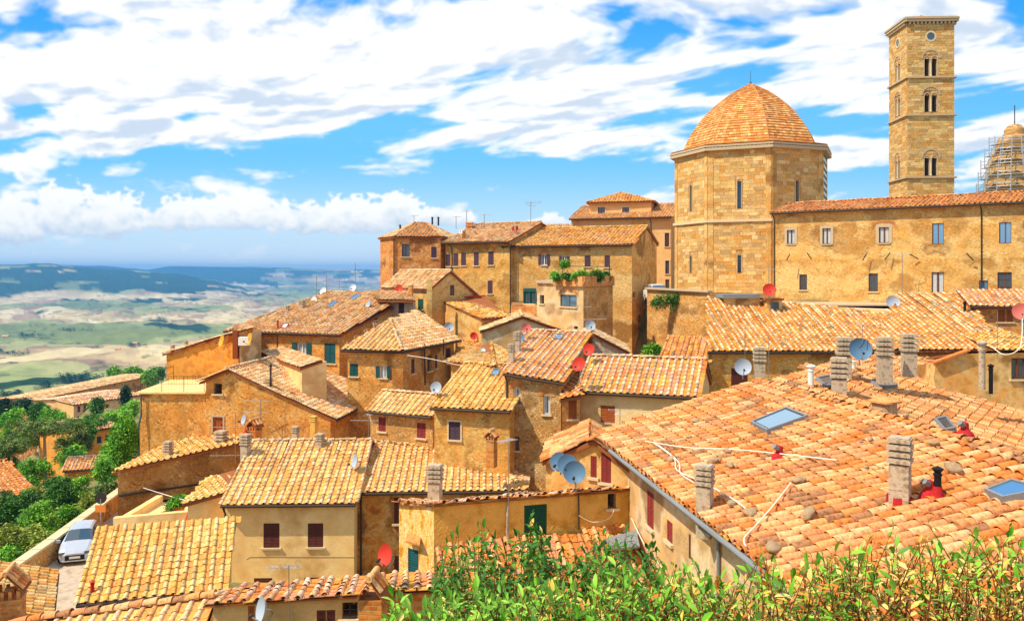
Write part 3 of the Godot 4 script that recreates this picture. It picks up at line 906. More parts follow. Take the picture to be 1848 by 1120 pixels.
# roof window lying in the roof plane: four pixels of its outline
func skylight(h: Node3D, pts: Array, op := {}) -> void:
	var q := []
	var n: Vector3 = h.get_meta("pn")
	for p in pts: q.append(on_roof(h, p[0], p[1]) + n * float(op.get("lift", 0.16)))
	var mid: Vector3 = (q[0] + q[1] + q[2] + q[3]) * 0.25
	var b := mb(mid)
	for i in 4:
		var j := (i + 1) % 4
		var a: Vector3 = q[i]; var c: Vector3 = q[j]
		var i0: Vector3 = a.lerp(mid, op.get("rim", 0.13)); var i1: Vector3 = c.lerp(mid, op.get("rim", 0.13))
		b.quad(a, c, i1, i0, n)
		b.quad(a, c, c - n * 0.2, a - n * 0.2, (a + c) * 0.5 - mid)
		b.quad(i0, i1, i1 - n * 0.05, i0 - n * 0.05, mid - (a + c) * 0.5)
	var f := put(h, "skylight", b.mesh(), op.get("m", M.lead), mid - h.position)
	var panes: int = op.get("panes", 1)
	for k in panes:
		var g := mb(mid)
		var z := []
		for i in 4: z.append((q[i] as Vector3).lerp(mid, 0.13) - n * 0.03)
		var t0 := (k + 0.03) / panes; var t1 := (k + 0.97) / panes
		g.quad(z[0].lerp(z[1], t0), z[0].lerp(z[1], t1), z[3].lerp(z[2], t1), z[3].lerp(z[2], t0), n)
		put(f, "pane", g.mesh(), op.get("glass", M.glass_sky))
# dish on a bracket; face = where it looks
func dish(label: String, x: float, y: float, d: float, rpx: float, m: Material, op := {}) -> Node3D:
	var r := rpx / F * d
	var at := P(x, y, d)
	var face: Vector3 = op.get("face", Vector3(-0.25, 0.35, 0.9)).normalized()
	var foot: Vector3 = op.get("foot", at + Vector3(0.05, -r * 1.5, -0.15))
	var t := thing("satellite_dish", label, "satellite dish", foot, "satellite dishes on the roofs")
	var c := at - foot
	var b := mb()
	var prof := []
	for i in 7: prof.append([r * (i / 6.0), r * 0.32 * pow(i / 6.0, 2)])
	prof.append([r * 1.02, r * 0.33]); prof.append([r * 1.0, r * 0.29])
	for i in 6: prof.append([r * (1.0 - (i + 1) / 6.0), r * 0.32 * pow(1.0 - (i + 1) / 6.0, 2) - 0.03])
	b.lathe(c - face * r * 0.2, prof, 28, face)
	put(t, "reflector", b.mesh(), m)
	var low := (Vector3.DOWN - face * Vector3.DOWN.dot(face)).normalized()
	var tip := c + face * r * 0.85 + low * r * 0.55
	var a := mb()
	a.tube([c + low * r * 0.95 - face * 0.02, tip], [0.022], 6)
	put(t, "feed_arm", a.mesh(), M.alu)
	var l := mb()
	l.lathe(tip, [[0.0, -0.05], [0.05, -0.04], [0.045, 0.05], [0.03, 0.09], [0.0, 0.09]], 8, (c - tip).normalized())
	put(t, "receiver", l.mesh(), M.iron)
	var s := mb()
	s.tube([c - face * r * 0.2, c - face * (r * 0.2 + 0.18), Vector3(c.x - face.x * 0.3, c.y - r * 0.5, c.z - face.z * 0.3), Vector3.ZERO], [0.028], 8)
	put(t, "mast", s.mesh(), op.get("mastm", M.steel))
	return t
# comb aerial: mast, boom and rods
func aerial(label: String, x: float, ybase: float, ytop: float, d: float, op := {}) -> Node3D:
	var at := P(x, ybase, d)
	var h := (ybase - ytop) / F * d
	var t := thing("tv_aerial", label, "aerial", at, "television aerials on the roofs")
	var th: float = op.get("th", 0.022)
	var m := mb()
	m.tube([Vector3.DOWN * 0.2, Vector3.UP * h], [th], 6)
	put(t, "mast", m.mesh(), op.get("m", M.steel))
	var k := 0
	for g in op.get("booms", [[0.95, 1.2, 0.4, 8, 0.5]]):      # height share, length, direction, rods, rod length
		var dir := Vector3(cos(g[2]), 0.04, sin(g[2]))
		var rod := Vector3(-sin(g[2]), 0, cos(g[2])) if g.size() < 6 else Vector3.UP
		var o: Vector3 = Vector3.UP * h * g[0]
		var b := mb()
		b.tube([o - dir * g[1] * 0.35, o + dir * g[1] * 0.65], [th * 0.8], 5)
		var boom := put(t, "boom", b.mesh(), op.get("m", M.alu))
		var q := mb()
		for i in int(g[3]):
			var c: Vector3 = o + dir * g[1] * (-0.33 + 0.96 * i / maxf(1.0, g[3] - 1))
			var l: float = g[4] * (1.0 - 0.35 * i / g[3]) * 0.5
			q.tube([c - rod * l, c + rod * l], [th * 0.5], 5)
		put(boom, "rods", q.mesh(), op.get("m", M.alu))
		k += 1
	return t
func cable(label: String, pts: Array, r: float, m: Material, called := "cable") -> void:
	var cu := Curve3D.new()
	for p in pts: cu.add_point(p)
	for i in pts.size():
		var a: Vector3 = pts[maxi(0, i - 1)]; var b: Vector3 = pts[mini(pts.size() - 1, i + 1)]
		cu.set_point_in(i, (a - b) / 6.0); cu.set_point_out(i, (b - a) / 6.0)
	cu.bake_interval = 0.25
	var q := []
	for p in cu.get_baked_points(): q.append(p)
	var b := mb(pts[0])
	b.tube(q, [r], 6)
	var o := put(self, uname(called), b.mesh(), m, pts[0])
	meta(o, label, "cable")
func rock_mesh(sd: int) -> ArrayMesh:
	var s := SphereMesh.new()
	s.radial_segments = 10; s.rings = 6
	s.radius = 0.5; s.height = 1.0
	var a := s.get_mesh_arrays()
	var v: PackedVector3Array = a[Mesh.ARRAY_VERTEX]
	var f := FastNoiseLite.new()
	f.seed = sd
	f.frequency = 1.1
	for i in v.size():
		v[i] *= 0.85 + 0.6 * f.get_noise_3dv(v[i] * 1.4)
	a[Mesh.ARRAY_VERTEX] = v
	var me := ArrayMesh.new()
	me.add_surface_from_arrays(Mesh.PRIMITIVE_TRIANGLES, a)
	var st := SurfaceTool.new()
	st.create_from(me, 0)
	st.generate_normals()
	return st.commit()
func stone_on(h: Node3D, label: String, x: float, y: float, w: float, k: int) -> void:
	var o := put(self, uname("loose_stone"), G["rock%d" % (k % 3)], M.rock, on_roof(h, x, y) + (h.get_meta("pn") as Vector3) * (0.14 + w * 0.14))
	o.scale = Vector3(w, w * 0.55, w * 0.8)
	o.rotation = Vector3(0.1, k * 1.3, -0.2)
	meta(o, label, "stone", "stones weighing down the roof tiles")
func lump(h: Node3D, x0: float, x1: float, y: float, yt: float, d: float, m: Material, called: String) -> void:   # box-like small part at a pixel rectangle, 
	var a := P(x0, y, d); var b := P(x1, yt, d)
	var q := mb(h.position)
	q.abox(Vector3(a.x, a.y, a.z - 0.5), Vector3(b.x, b.y, a.z))
	put(h, called, q.mesh(), m)
# a plain walled block from its upper outline (points given as [x, y, d]), used for terraces and odd volumes
func block(called: String, label: String, corners: Array, base: float, mat, tops: Array, op := {}) -> Node3D:
	var pts := []
	for c in corners: pts.append(P(c[0], c[1], c[2]) if c is Array else c)
	var mid := Vector3.ZERO
	for p in pts: mid += flat(p) / pts.size()
	var h := thing(called, label, op.get("cat", "house"), Vector3(mid.x, base, mid.z))
	for i in pts.size():
		var j := (i + 1) % pts.size()
		var w: Array = op.get("w", {}).get(i, [])
		var m: Material = mat[i % mat.size()] if mat is Array else mat
		wall(h, [pts[i], pts[j]], base, m, w)
	return h

# ---------- sky: air and clouds only ----------
var n1 := FastNoiseLite.new()
var n2 := FastNoiseLite.new()
const BLOBS := [[300, 90, 430, 120, 0.55], [120, 150, 260, 70, 0.35], [640, 60, 260, 90, 0.4], [1000, 150, 270, 85, 0.5], [830, 110, 180, 90, 0.4], [500, 205, 150, 28, 0.4], [180, 248, 240, 30, 0.75], [400, 268, 90, 12, 0.4],
	[985, 58, 85, 22, -0.6], [560, 305, 800, 34, -0.75], [30, 100, 60, 25, -0.4], [560, 0, 60, 30, -0.3], [1460, 60, 280, 120, 0.5], [1790, 90, 130, 70, 0.55], [1780, 172, 110, 36, -0.75], [1530, 225, 60, 45, -0.4], [1560, 175, 80, 40, 0.4], [1180, 250, 90, 40, 0.3], [1550, 270, 90, 30, 0.4],
	[1790, 255, 110, 50, 0.5], [1000, 330, 500, 30, -0.6], [1230, 225, 60, 25, -0.3], [1130, 295, 60, 12, 0.4], [700, 225, 90, 20, -0.4], [60, 195, 60, 14, -0.35]]
const CUM := [[20, 415, 80, 60], [105, 400, 80, 66], [190, 405, 90, 56], [330, 400, 90, 40], [440, 395, 90, 44], [560, 405, 90, 46], [660, 400, 90, 44], [715, 395, 50, 42], [790, 398, 60, 24], [1000, 405, 45, 18], [1060, 405, 45, 16], [-90, 405, 90, 55], [-240, 400, 110, 46], [1960, 400, 110, 46], [2150, 398, 110, 50]]
func sky_px(dir: Vector3) -> Vector2:
	var az := atan2(dir.x, -dir.z)
	var el := asin(clampf(dir.y, -1, 1))
	var t := tan(clampf(az, -0.66, 0.66)) + (az - clampf(az, -0.66, 0.66)) * 1.6
	return Vector2(CX + F * t, HY - F * tan(minf(el, 1.2)) / maxf(cos(az), 0.79))
func sky_col(dir: Vector3) -> Color:
	var q := sky_px(dir)
	var g := clampf((HY - q.y) / 490.0, 0.0, 1.6)
	var air := lin(250, 253, 255).lerp(lin(198, 230, 249), ss(0.0, 0.13, g)).lerp(lin(112, 196, 248), ss(0.1, 0.45, g)).lerp(lin(46, 156, 238), ss(0.45, 1.1, g))
	var k0 := 0.62 + 0.5 * ss(0.9, 0.2, g)          # smaller features towards the horizon
	var c := Vector2(q.x * 0.36, q.y * 0.78) * k0
	var w := Vector2(n2.get_noise_2d(c.x * 0.7, c.y * 0.7), n2.get_noise_2d(c.x * 0.7 + 300, c.y * 0.7 + 90)) * 34.0
	var f := n1.get_noise_2d(c.x + w.x, c.y + w.y)
	var fine := n2.get_noise_2d(c.x * 4.6, c.y * 5.2)
	var bias := 0.1
	var inf := q.x > -500 and q.x < 2350 and q.y > -260
	if inf:
		for b in BLOBS:
			var dx: float = (q.x - b[0]) / b[2]; var dy: float = (q.y - b[1]) / b[3]
			bias += b[4] * 0.62 * exp(-(dx * dx + dy * dy))
	bias -= 0.5 * ss(0.44, 0.12, g)
	var body := f * 1.15 + fine * 0.15 + bias
	var dens := ss(-0.13, 0.3, body)
	var up1 := n1.get_noise_2d(c.x + w.x - 9, c.y + w.y - 14) * 1.15 + bias
	var lit := clampf(0.66 + 1.5 * (f * 1.15 + bias - up1) + 0.55 * fine - 0.5 * ss(0.3, 0.95, body), 0.0, 1.0)
	var cl := lin(204, 217, 233).lerp(lin(255, 254, 252), ss(0.0, 0.6, lit + 0.5 * (1.0 - dens)))
	var col := air.lerp(cl, dens * 0.97)
	# row of cumulus low over the valley
	if g < 0.45:
		var best := -1.0
		var top := 0.0
		if inf:
			for b in CUM:
				var dx: float = (q.x - b[0]) / b[2]; var dy: float = (q.y - b[1]) / b[3]
				if dy > 0: dy *= 2.4
				var v := 1.0 - sqrt(dx * dx + dy * dy)
				if v > best: best = v; top = -dy
		else:
			best = 0.35 * sin(q.x * 0.011) + 0.2 - absf(q.y - 402) / 60.0
		var bil := absf(n1.get_noise_2d(q.x * 0.9, q.y * 1.3)) * 0.9 + absf(n2.get_noise_2d(q.x * 2.4, q.y * 3.2)) * 0.55
		var k := best + 0.42 - bil * 1.15
		var dn := ss(0.0, 0.16, k)
		var sh := clampf(0.5 + top * 0.55 + 0.9 * (0.3 - bil) + 0.2, 0, 1)
		col = col.lerp(lin(186, 206, 226).lerp(lin(255, 253, 248), sh), dn * 0.96)
		# thin veil under the row
		col = col.lerp(lin(214, 232, 243), 0.5 * ss(0.13, 0.05, absf(g - 0.08)) * (1.0 - dn))
	return col
func make_sky() -> Sky:
	for k in [[n1, 5, 6], [n2, 19, 5]]:
		k[0].noise_type = FastNoiseLite.TYPE_SIMPLEX_SMOOTH
		k[0].seed = k[1]
		k[0].fractal_octaves = k[2]
		k[0].fractal_gain = 0.52
		k[0].frequency = 0.01
	var W := 4096; var H := 2048
	var mk := func(w: int, h: int, x0: int, x1: int, y0: int, y1: int) -> Image:
		var data := PackedByteArray()
		data.resize((x1 - x0) * (y1 - y0) * 3)
		var i := 0
		for y in range(y0, y1):
			var th := PI * (y + 0.5) / h
			var sy := sin(th); var cy := cos(th)
			for x in range(x0, x1):
				var ph := TAU * (x + 0.5) / w
				var c: Color = sky_col(Vector3(sin(ph) * sy, cy, -cos(ph) * sy)).linear_to_srgb() if cy > -0.02 else Color(0.80, 0.88, 0.93)
				data[i] = clampi(int(c.r * 255 + 0.5), 0, 255); data[i + 1] = clampi(int(c.g * 255 + 0.5), 0, 255); data[i + 2] = clampi(int(c.b * 255 + 0.5), 0, 255)
				i += 3
		return Image.create_from_data(x1 - x0, y1 - y0, false, Image.FORMAT_RGB8, data)
	var im: Image = mk.call(W / 12, H / 12, 0, W / 12, 0, H / 12)
	im.resize(W, H, Image.INTERPOLATE_CUBIC)
	var d: Image = mk.call(W, H, -430, 430, 740, 1034)
	im.blit_rect(d, Rect2i(430, 0, 430, 294), Vector2i(0, 740))
	im.blit_rect(d, Rect2i(0, 0, 430, 294), Vector2i(W - 430, 740))
	var m := PanoramaSkyMaterial.new()
	m.panorama = ImageTexture.create_from_image(im)
	var s := Sky.new()
	s.sky_material = m
	return s

# ---------- the valley ----------
const RADIAL := [[140, -46], [300, -64], [600, -96], [1000, -123], [1600, -140], [3000, -152], [5000, -152], [20000, -152]]
const FRONT := [[-600, 480], [-200, 474], [0, 478], [80, 477], [150, 482], [220, 487], [300, 492], [380, 503], [430, 516], [470, 540], [520, 560], [3000, 560]]
const BACK := [[-800, 478], [-200, 478], [40, 477], [62, 475], [90, 477], [170, 479], [240, 484], [262, 486], [310, 480], [380, 481], [440, 482], [500, 482], [560, 484], [640, 485], [700, 486], [1200, 486], [3000, 486]]
func along(tab: Array, x: float) -> float:
	for i in tab.size() - 1:
		if x <= tab[i + 1][0]:
			var t := clampf((x - tab[i][0]) / (tab[i + 1][0] - tab[i][0]), 0, 1)
			return lerpf(tab[i][1], tab[i + 1][1], smoothstep(0.0, 1.0, t))
	return tab[tab.size() - 1][1]
func valley_y(az: float, r: float) -> float:
	var x := r * sin(az); var z := -r * cos(az)
	var t := 0.0
	for i in RADIAL.size() - 1:
		if r <= RADIAL[i + 1][0]:
			t = lerpf(RADIAL[i][1], RADIAL[i + 1][1], clampf(log(r / RADIAL[i][0]) / log(float(RADIAL[i + 1][0]) / RADIAL[i][0]), 0, 1))
			break
	var amp := 16.0 * ss(250, 900, r) + 10.0 * ss(1500, 3500, r)
	t += amp * (nz.get_noise_2d(x * 0.16 + 500, z * 0.16) + 0.35 * nz.get_noise_2d(x * 0.6, z * 0.6 + 70))
	var px := CX + F * tan(clampf(az, -0.75, 0.75))
	var depth := r * maxf(cos(az), 0.7)
	var hf := (HY - along(FRONT, px)) / F * 7000.0 * maxf(cos(az), 0.7) + 6.0 * nz.get_noise_2d(az * 900, 3)
	var kf := ss(4300, 6900, r)
	if r > 7000: kf = ss(8200, 7000, r)
	t = lerpf(t, maxf(t, hf + 10.0 * nz.get_noise_2d(x * 0.09, z * 0.09)), kf) if hf > t else t
	var hb := (HY - along(BACK, px)) / F * 11000.0 * maxf(cos(az), 0.7) + 9.0 * nz.get_noise_2d(az * 700, 30)
	var kb := ss(8300, 11000, r)
	t = lerpf(t, maxf(t, hb), kb)
	return t
func make_valley() -> void:
	var azs := []
	var a := -180.0
	while a < 180.01:
		azs.append(deg_to_rad(a))
		a += 0.1 if a >= -36.0 and a < -4.0 else (1.0 if a >= -60 and a < 40 else 4.0)
	var rs := []
	var r := 140.0
	while r < 12600.0:
		rs.append(r)
		r *= 1.0135 if r < 5200 else 1.022
	var field := FastNoiseLite.new()
	field.noise_type = FastNoiseLite.TYPE_CELLULAR
	field.cellular_return_type = FastNoiseLite.RETURN_CELL_VALUE
	field.frequency = 0.0013
	field.cellular_jitter = 1.0
	field.domain_warp_enabled = true
	field.domain_warp_amplitude = 160.0
	field.domain_warp_fractal_type = FastNoiseLite.DOMAIN_WARP_FRACTAL_NONE
	field.domain_warp_frequency = 0.0022
	var wood := FastNoiseLite.new()
	wood.seed = 9
	wood.frequency = 0.0016
	wood.fractal_octaves = 3
	var crops := [lin(122, 130, 74), lin(138, 144, 84), lin(152, 156, 96), lin(164, 160, 104), lin(150, 124, 96), lin(180, 152, 112), lin(196, 172, 122), lin(210, 188, 138), lin(218, 198, 152), lin(170, 140, 108)]
	var woodc := lin(46, 72, 38)
	var b := mb()
	var na := azs.size(); var nr := rs.size()
	b.v.resize(na * nr); b.c.resize(na * nr); b.n.resize(na * nr); b.t.resize(na * nr)
	for i in nr:
		var q: float = rs[i]
		for j in na:
			var az: float = azs[j]
			var x := q * sin(az); var z := -q * cos(az)
			var k := i * na + j
			b.v[k] = Vector3(x, valley_y(az, q), z)
			b.n[k] = Vector3.UP
			var fv := field.get_noise_2d(x, z * 0.8)
			var big := wood.get_noise_2d(x * 0.55 + 400, z * 0.55 - 900)
			var ci := clampi(int((0.5 + big * 0.95 + (absf(fv) - 0.5) * 0.55) * crops.size()), 0, crops.size() - 1)
			var wv := wood.get_noise_2d(x * 1.3, z) + 0.12 * wood.get_noise_2d(x * 9.0, z * 9.0)
			var px := CX + F * tan(clampf(az, -0.75, 0.75))
			var c: Color = crops[ci]
			c = c * (0.95 + 0.16 * nz.get_noise_2d(x * 1.4, z * 1.4))
			var wl := 0.4 - 0.75 * ss(4600, 5600, q) * ss(520, 380, px) - 0.35 * ss(8300, 9500, q)
			c = c.lerp(woodc * (0.85 + 0.4 * wood.get_noise_2d(x * 20.0, z * 20.0)), ss(wl, wl + 0.06, wv))
			# hedgerows between the fields
			var e1 := absf(field.get_noise_2d(x + 14 + q * 0.002, z * 0.8) - fv)
			if q < 4500 and e1 > 0.02 and wood.get_noise_2d(x * 5.0 + 77, z * 5.0) > 0.3: c = c.lerp(woodc, 0.6)
			b.c[k] = c
	for i in nr - 1:
		for j in na - 1:
			var k := i * na + j
			b.ix.append_array([k, k + na, k + 1, k + 1, k + na, k + na + 1])
	# normals
	for i in nr:
		for j in na:
			var i0 := maxi(i - 1, 0); var i1 := mini(i + 1, nr - 1); var j0 := maxi(j - 1, 0); var j1 := mini(j + 1, na - 1)
			var nn := (b.v[i1 * na + j] - b.v[i0 * na + j]).cross(b.v[i * na + j1] - b.v[i * na + j0])
			b.n[i * na + j] = nn.normalized() * (1.0 if nn.y > 0 else -1.0)
	var m := sm(Color(1, 1, 1), 1.0)
	m.vertex_color_use_as_albedo = true
	m.metallic_specular = 0.1
	var o := put(self, "valley_terrain", b.mesh(), m)
	meta(o, "wide valley of fields and wooded hills beyond the town", "valley", "", "structure")
func make_ground() -> void:
	var b := mb()
	var nx := 90; var nzz := 110
	for j in nzz:
		for i in nx:
			var x := -90.0 + i * 2.0; var z := 40.0 - j * 2.0
			b.v.append(Vector3(x, ground_y(x, z) - 0.05, z)); b.n.append(Vector3.UP); b.t.append(Vector2(x, z))
	for j in nzz - 1:
		for i in nx - 1:
			var k := j * nx + i
			b.ix.append_array([k, k + nx, k + 1, k + 1, k + nx, k + nx + 1])
	var mt := mottled(71, 0.01, [lin(96, 92, 48), lin(120, 116, 66), lin(150, 128, 84), lin(110, 110, 60)])
	var m := wallmat(mt, Color(1, 1, 1), Vector2(0.1, 0.1), 3.0)
	var o := put(self, "ground", b.mesh(), m)
	meta(o, "grassy hillside ground under the town houses", "ground", "", "structure")

# ---------- the houses ----------
var H := {}
func free_roof(h: Node3D, poly: Array, st: Dictionary, called := "roof") -> MeshInstance3D:
	var d := roof_deck(h, poly, called, st.get("th", 0.14))
	tile_plane(h, d, poly, st)
	return d
func set_plane(h: Node3D, a: Vector3, b: Vector3, c: Vector3) -> void:
	var n := (b - a).cross(c - a).normalized()
	h.set_meta("pa", a); h.set_meta("pn", n * signf(n.y))
func pipe(h: Node3D, pts: Array, r: float, m: Material, called := "downpipe") -> void:
	var q := mb(h.position)
	q.tube(pts, [r], 8)
	put(h, called, q.mesh(), m)
func near_houses() -> void:
	var peach := {pal = "peach", pan = "pan_yellow", single = true}
	var yellow := {pal = "yellow", pan = "pan_yellow", single = true}
	var orange := {pal = "orange", pan = "pan_orange", single = true, wide = true, rough = 0.9, expo = 0.41}
	var rose := {pal = "rose", pan = "pan_orange", single = true}
	# big roof close by
	var h := house("tiled_house", "beige house under the broad orange roof with big skylight, red flashings and cables", [1072, 785], 31.4, [1880, 1417],
		{in_x = 1, run = 6.6, t = 0.284, back = 1.2, wall = M.greige, st = orange, gm = M.lead, ov = 0.5, base = -16.0, side = 0.3, pipe = [0.5],
		w = {f = [[1168, 882, 1180, 957, "shut", {m = M.maroon}], [1204, 936, 1214, 982, "shut1", {m = M.maroon}], [1243, 962, 1247, 1010, "shut1", {m = M.brown, sill = false}]]}})
	H.n1 = h
	chimney(h, 1272, 926, 838, 32, {slabs = 4, m = M.concrete, turn = 0.5})
	chimney(h, 1625, 915, 788, 41, {slabs = 4, seal = M.red_seal, joints = true, turn = 0.6})
	flue(h, 1693, 905, 840, 16, M.black, {seal = M.red_seal})
	skylight(h, [[1358, 774], [1424, 747], [1463, 763], [1388, 790]], {lift = 0.27, rim = 0.1})
	skylight(h, [[1782, 903], [1832, 884], [1900, 903], [1815, 918]], {lift = 0.27, rim = 0.14})
	# second roof behind it, falling towards the camera and the side
	var a := P(1440, 668, 36.5)
	var dn := Vector3(0.8, 0, 0.6)
	var sl := (dn + Vector3.DOWN * 0.33).normalized()
	var ed := Vector3(0.6, 0, -0.8)
	var nn := sl.cross(ed).normalized()
	if nn.y < 0: nn = -nn
	var poly := []
	for p in [[1405, 700], [1440, 728], [1848 + 90, 905], [1848 + 150, 700], [1745, 652], [1560, 642], [1452, 664], [1400, 690]]: poly.append(ray_plane(p[0], p[1], a, nn))
	var low := a + sl * 9.0
	var n2h := thing("tiled_house", "house under rusty barrel tiles crowded with louvred concrete chimney stacks", "house", Vector3(a.x + 5, -12.0, a.z))
	var dk := roof_deck(n2h, poly)
	var st := orange.duplicate(); st.rough = 1.2; st.pitch = 0.36
	var q := [low, low + ed * 1.0]
	# rows follow the slope: the eave edge of the tiling runs square to it
	var pl := [low - ed * 14.0, low + ed * 14.0]
	tile_clip(n2h, dk, low - ed * 14.0, low + ed * 14.0, -sl, poly, st)
	n2h.set_meta("pa", a); n2h.set_meta("pn", nn)
	H.n2 = n2h
	var ptop := []
	for p in poly: ptop.append(p + Vector3.DOWN * 0.25)
	for i in poly.size():
		var j := (i + 1) % poly.size()
		wall(n2h, [ptop[i], ptop[j]], -12.0, M.beige)
	chimney(n2h, 1515, 715, 645, 32, {slabs = 4, turn = 0.4})
	brick_like_stub(n2h, 1597, 760, 705, 34)
	chimney(n2h, 1524, 664, 608, 28, {slabs = 4, turn = 0.2, d = 37.0})
	chimney(n2h, 1597, 668, 608, 29, {slabs = 4, turn = 0.2, d = 36.6})
	chimney(n2h, 1641, 655, 602, 28, {slabs = 4, turn = 0.2, d = 37.4})
	chimney(n2h, 1371, 690, 626, 23, {slabs = 4, turn = 0.2, d = 38.0})
	flue(n2h, 1464, 702, 657, 13, M.white, {})
	flue(n2h, 1541, 672, 650, 8, M.white, {})
	skylight(n2h, [[1566, 695], [1600, 690], [1618, 703], [1588, 708]], {lift = 0.27, rim = 0.15})
	skylight(n2h, [[1684, 764], [1704, 760], [1722, 782], [1702, 786]], {lift = 0.27, rim = 0.2, glass = M.glass_tint})
	skylight(n2h, [[1812, 726], [1836, 724], [1850, 736], [1828, 740]], {lift = 0.27, rim = 0.2, glass = M.glass_tint})
	skylight(n2h, [[1470, 690], [1500, 684], [1506, 704], [1486, 706]], {lift = 0.27, rim = 0.2, glass = M.glass_tint})
	# metal sheet roof light beside the stacks
	var sh := mb(n2h.position)
	var lift := nn * 0.2
	sh.slab([on_roof(n2h, 1655, 672) + lift, on_roof(n2h, 1690, 662) + lift, on_roof(n2h, 1736, 690) + lift, on_roof(n2h, 1706, 694) + lift], 0.05)
	put(n2h, "metal_sheet", sh.mesh(), M.lead)
	# low walled room at the frame's edge beyond that roof
	h = thing("rendered_annex", "plain beige rendered annex with brown window above the rusty tiles", "house", Vector3(20, -10, -41))
	var x0 := P(1688, 656, 40.0); var x1 := P(1870, 632, 40.0)
	wall(h, [x0, P(1746, 634, 40.0), x1], -10.0, M.beige, [[1826, 646, 1852, 684, "win", {frame = M.wood_frame}]])
	wall(h, [x0 + Vector3(0, -0.6, -4), x0], -10.0, M.beige)
	var an := mb(h.position)
	an.slab([P(1746, 634, 40.0), x1, x1 + Vector3(0, -0.7, -4), P(1746, 634, 40.0) + Vector3(0, -0.7, -4)], 0.1)
	put(h, "roof", an.mesh(), M.tile_deck)
	var vt := mb(h.position)
	vt.bar(x0 + Vector3(-0.1, 0.06, 0.05), P(1748, 633, 40.0) + Vector3(0, 0.06, 0.05), 0.35, 0.08)
	put(h, "verge_tiles", vt.mesh(), tile_mats.orange[1][3])
	flue(h, 1773, 690, 612, 14, M.concrete, {d = 36.5})
	flue(h, 1789, 698, 656, 9, M.black, {d = 36.5})
	# rendered wall with red shutters beneath the big roof's corner
	h = thing("gable_house", "beige gable wall with two maroon shutters behind the blue dishes", "house", P(1065, 900, 29.6) * Vector3(1, 0, 1) + Vector3(0, -14, 0))
	var w0 := P(985, 832, 30.4); var w1 := P(1138, 846, 28.7)
	var pk := ray_plane(1072, 794, w0, flat(w1 - w0).cross(Vector3.UP))
	wall(h, [w0, pk, w1], -14.0, M.beige, [[1066, 822, 1077, 862, "shut", {m = M.maroon}], [1085, 815, 1103, 872, "shut", {m = M.maroon}]])
	var bk := Vector3(0.3, 0, -4.0)
	wall(h, [w1, w1 + bk], -14.0, M.beige)
	wall(h, [w0 + bk, w0], -14.0, M.beige)
	wall(h, [w1 + bk, pk + bk, w0 + bk], -14.0, M.beige)
	var fr := Vector3(-0.03, 0.02, 0.15)
	free_roof(h, [w0 + bk, w0 + fr + Vector3(-0.1, 0, 0), pk + fr, pk + bk], {pal = "orange", pan = "pan_orange", single = true})
	free_roof(h, [w1 + bk, w1 + fr, pk + fr, pk + bk], {pal = "orange", pan = "pan_orange"}, "roof_back")
	H.n3 = h
	# ochre wall with the green shutter, and its peeling side
	var c0 := P(783, 910, 26.7); var c1 := P(1140, 882, 28.62); var c2 := P(720, 908, 27.7)
	h = thing("ochre_house", "ochre house with green louvred shutter and one yellow peeling side wall", "house", Vector3(0.8, -15.0, -27.6))
	wall(h, [c0, c1], -15.0, M.ochre, [[946, 912, 987, 973, "shut", {m = M.green, sill = true}], [1097, 891, 1112, 916, "hole", {}]])
	wall(h, [c2, c0], -15.0, M.peeled, [[736, 988, 755, 1045, "shut1", {m = M.teal}]])
	var bb := Vector3(0.4, -0.62, -2.4)
	wall(h, [c2 + bb, c2], -15.0, M.ochre)
	var tp := {pal = "rose", pan = "pan_orange", single = true, rough = 3.0, skip = 0.2, th = 0.04}
	H.w1 = h
	var fwd := Vector3(0, 0.0, 0.1)
	free_roof(h, [c0 + fwd, c1 + fwd, c1 + bb, c0 + bb], tp)
	free_roof(h, [c2 + fwd, c0 + fwd, c0 + bb, c2 + bb], tp, "roof_side")
	set_plane(h, c0, c1, c0 + bb)
	var cp := mb(h.position)
	var k0 := P(735, 975, 27.2) + Vector3(-0.05, 0, 0.05)
	cp.slab([k0, k0 + Vector3(0.5, 0.02, 0.4), k0 + Vector3(0.5, 0.2, 0.0), k0 + Vector3(0.0, 0.2, -0.2)], 0.05)
	put(h, "canopy", cp.mesh(), tile_mats.orange[1][1])
	chimney(h, 785, 892, 838, 27, {slabs = 4, d = 28.6, turn = 0.2})
	pipe(h, [P(918, 893, 27.4), P(916, 930, 27.3), P(915, 960, 27.3), P(920, 985, 27.3)], 0.045, M.concrete)
	pipe(h, [P(1044, 884, 28.0), P(1045, 955, 28.0)], 0.03, M.gutter, "conduit")
	# lower roof in front of the ochre wall
	var t0 := P(788, 986, 26.75); var t1 := P(1135, 952, 28.4)
	var fall := Vector3(0.25, -1.15, 3.4)
	h = thing("low_house", "low house with bright orange tiles half hidden behind the leafy shrub", "house", Vector3(1.5, -15.0, -25.5))
	var ln := [t0 + fall, t1 + fall * 1.15, t1, t0]
	free_roof(h, ln, {pal = "orange", pan = "pan_orange", single = true, rough = 1.4})
	wall(h, [ln[0] + Vector3(0.1, -0.2, -0.3), ln[1] + Vector3(-0.1, -0.2, -0.3)], -15.0, M.beige)
	wall(h, [t0 + Vector3(0.1, -0.2, 0), ln[0] + Vector3(0.1, -0.2, -0.3)], -15.0, M.beige)
	set_plane(h, ln[0], ln[1], ln[3])
	var gp := mb(h.position)
	gp.slab([P(1090, 972, 27.3), P(1148, 955, 27.6), P(1155, 985, 26.4), P(1108, 990, 26.2)], 0.06)
	put(h, "flat_canopy", gp.mesh(), M.lead)
	# foreground roofs at the picture's lower edge
	h = thing("foreground_house", "beige house with brick chimney whose tile ends line the wall top", "house", Vector3(-5.5, -15.0, -23.0))
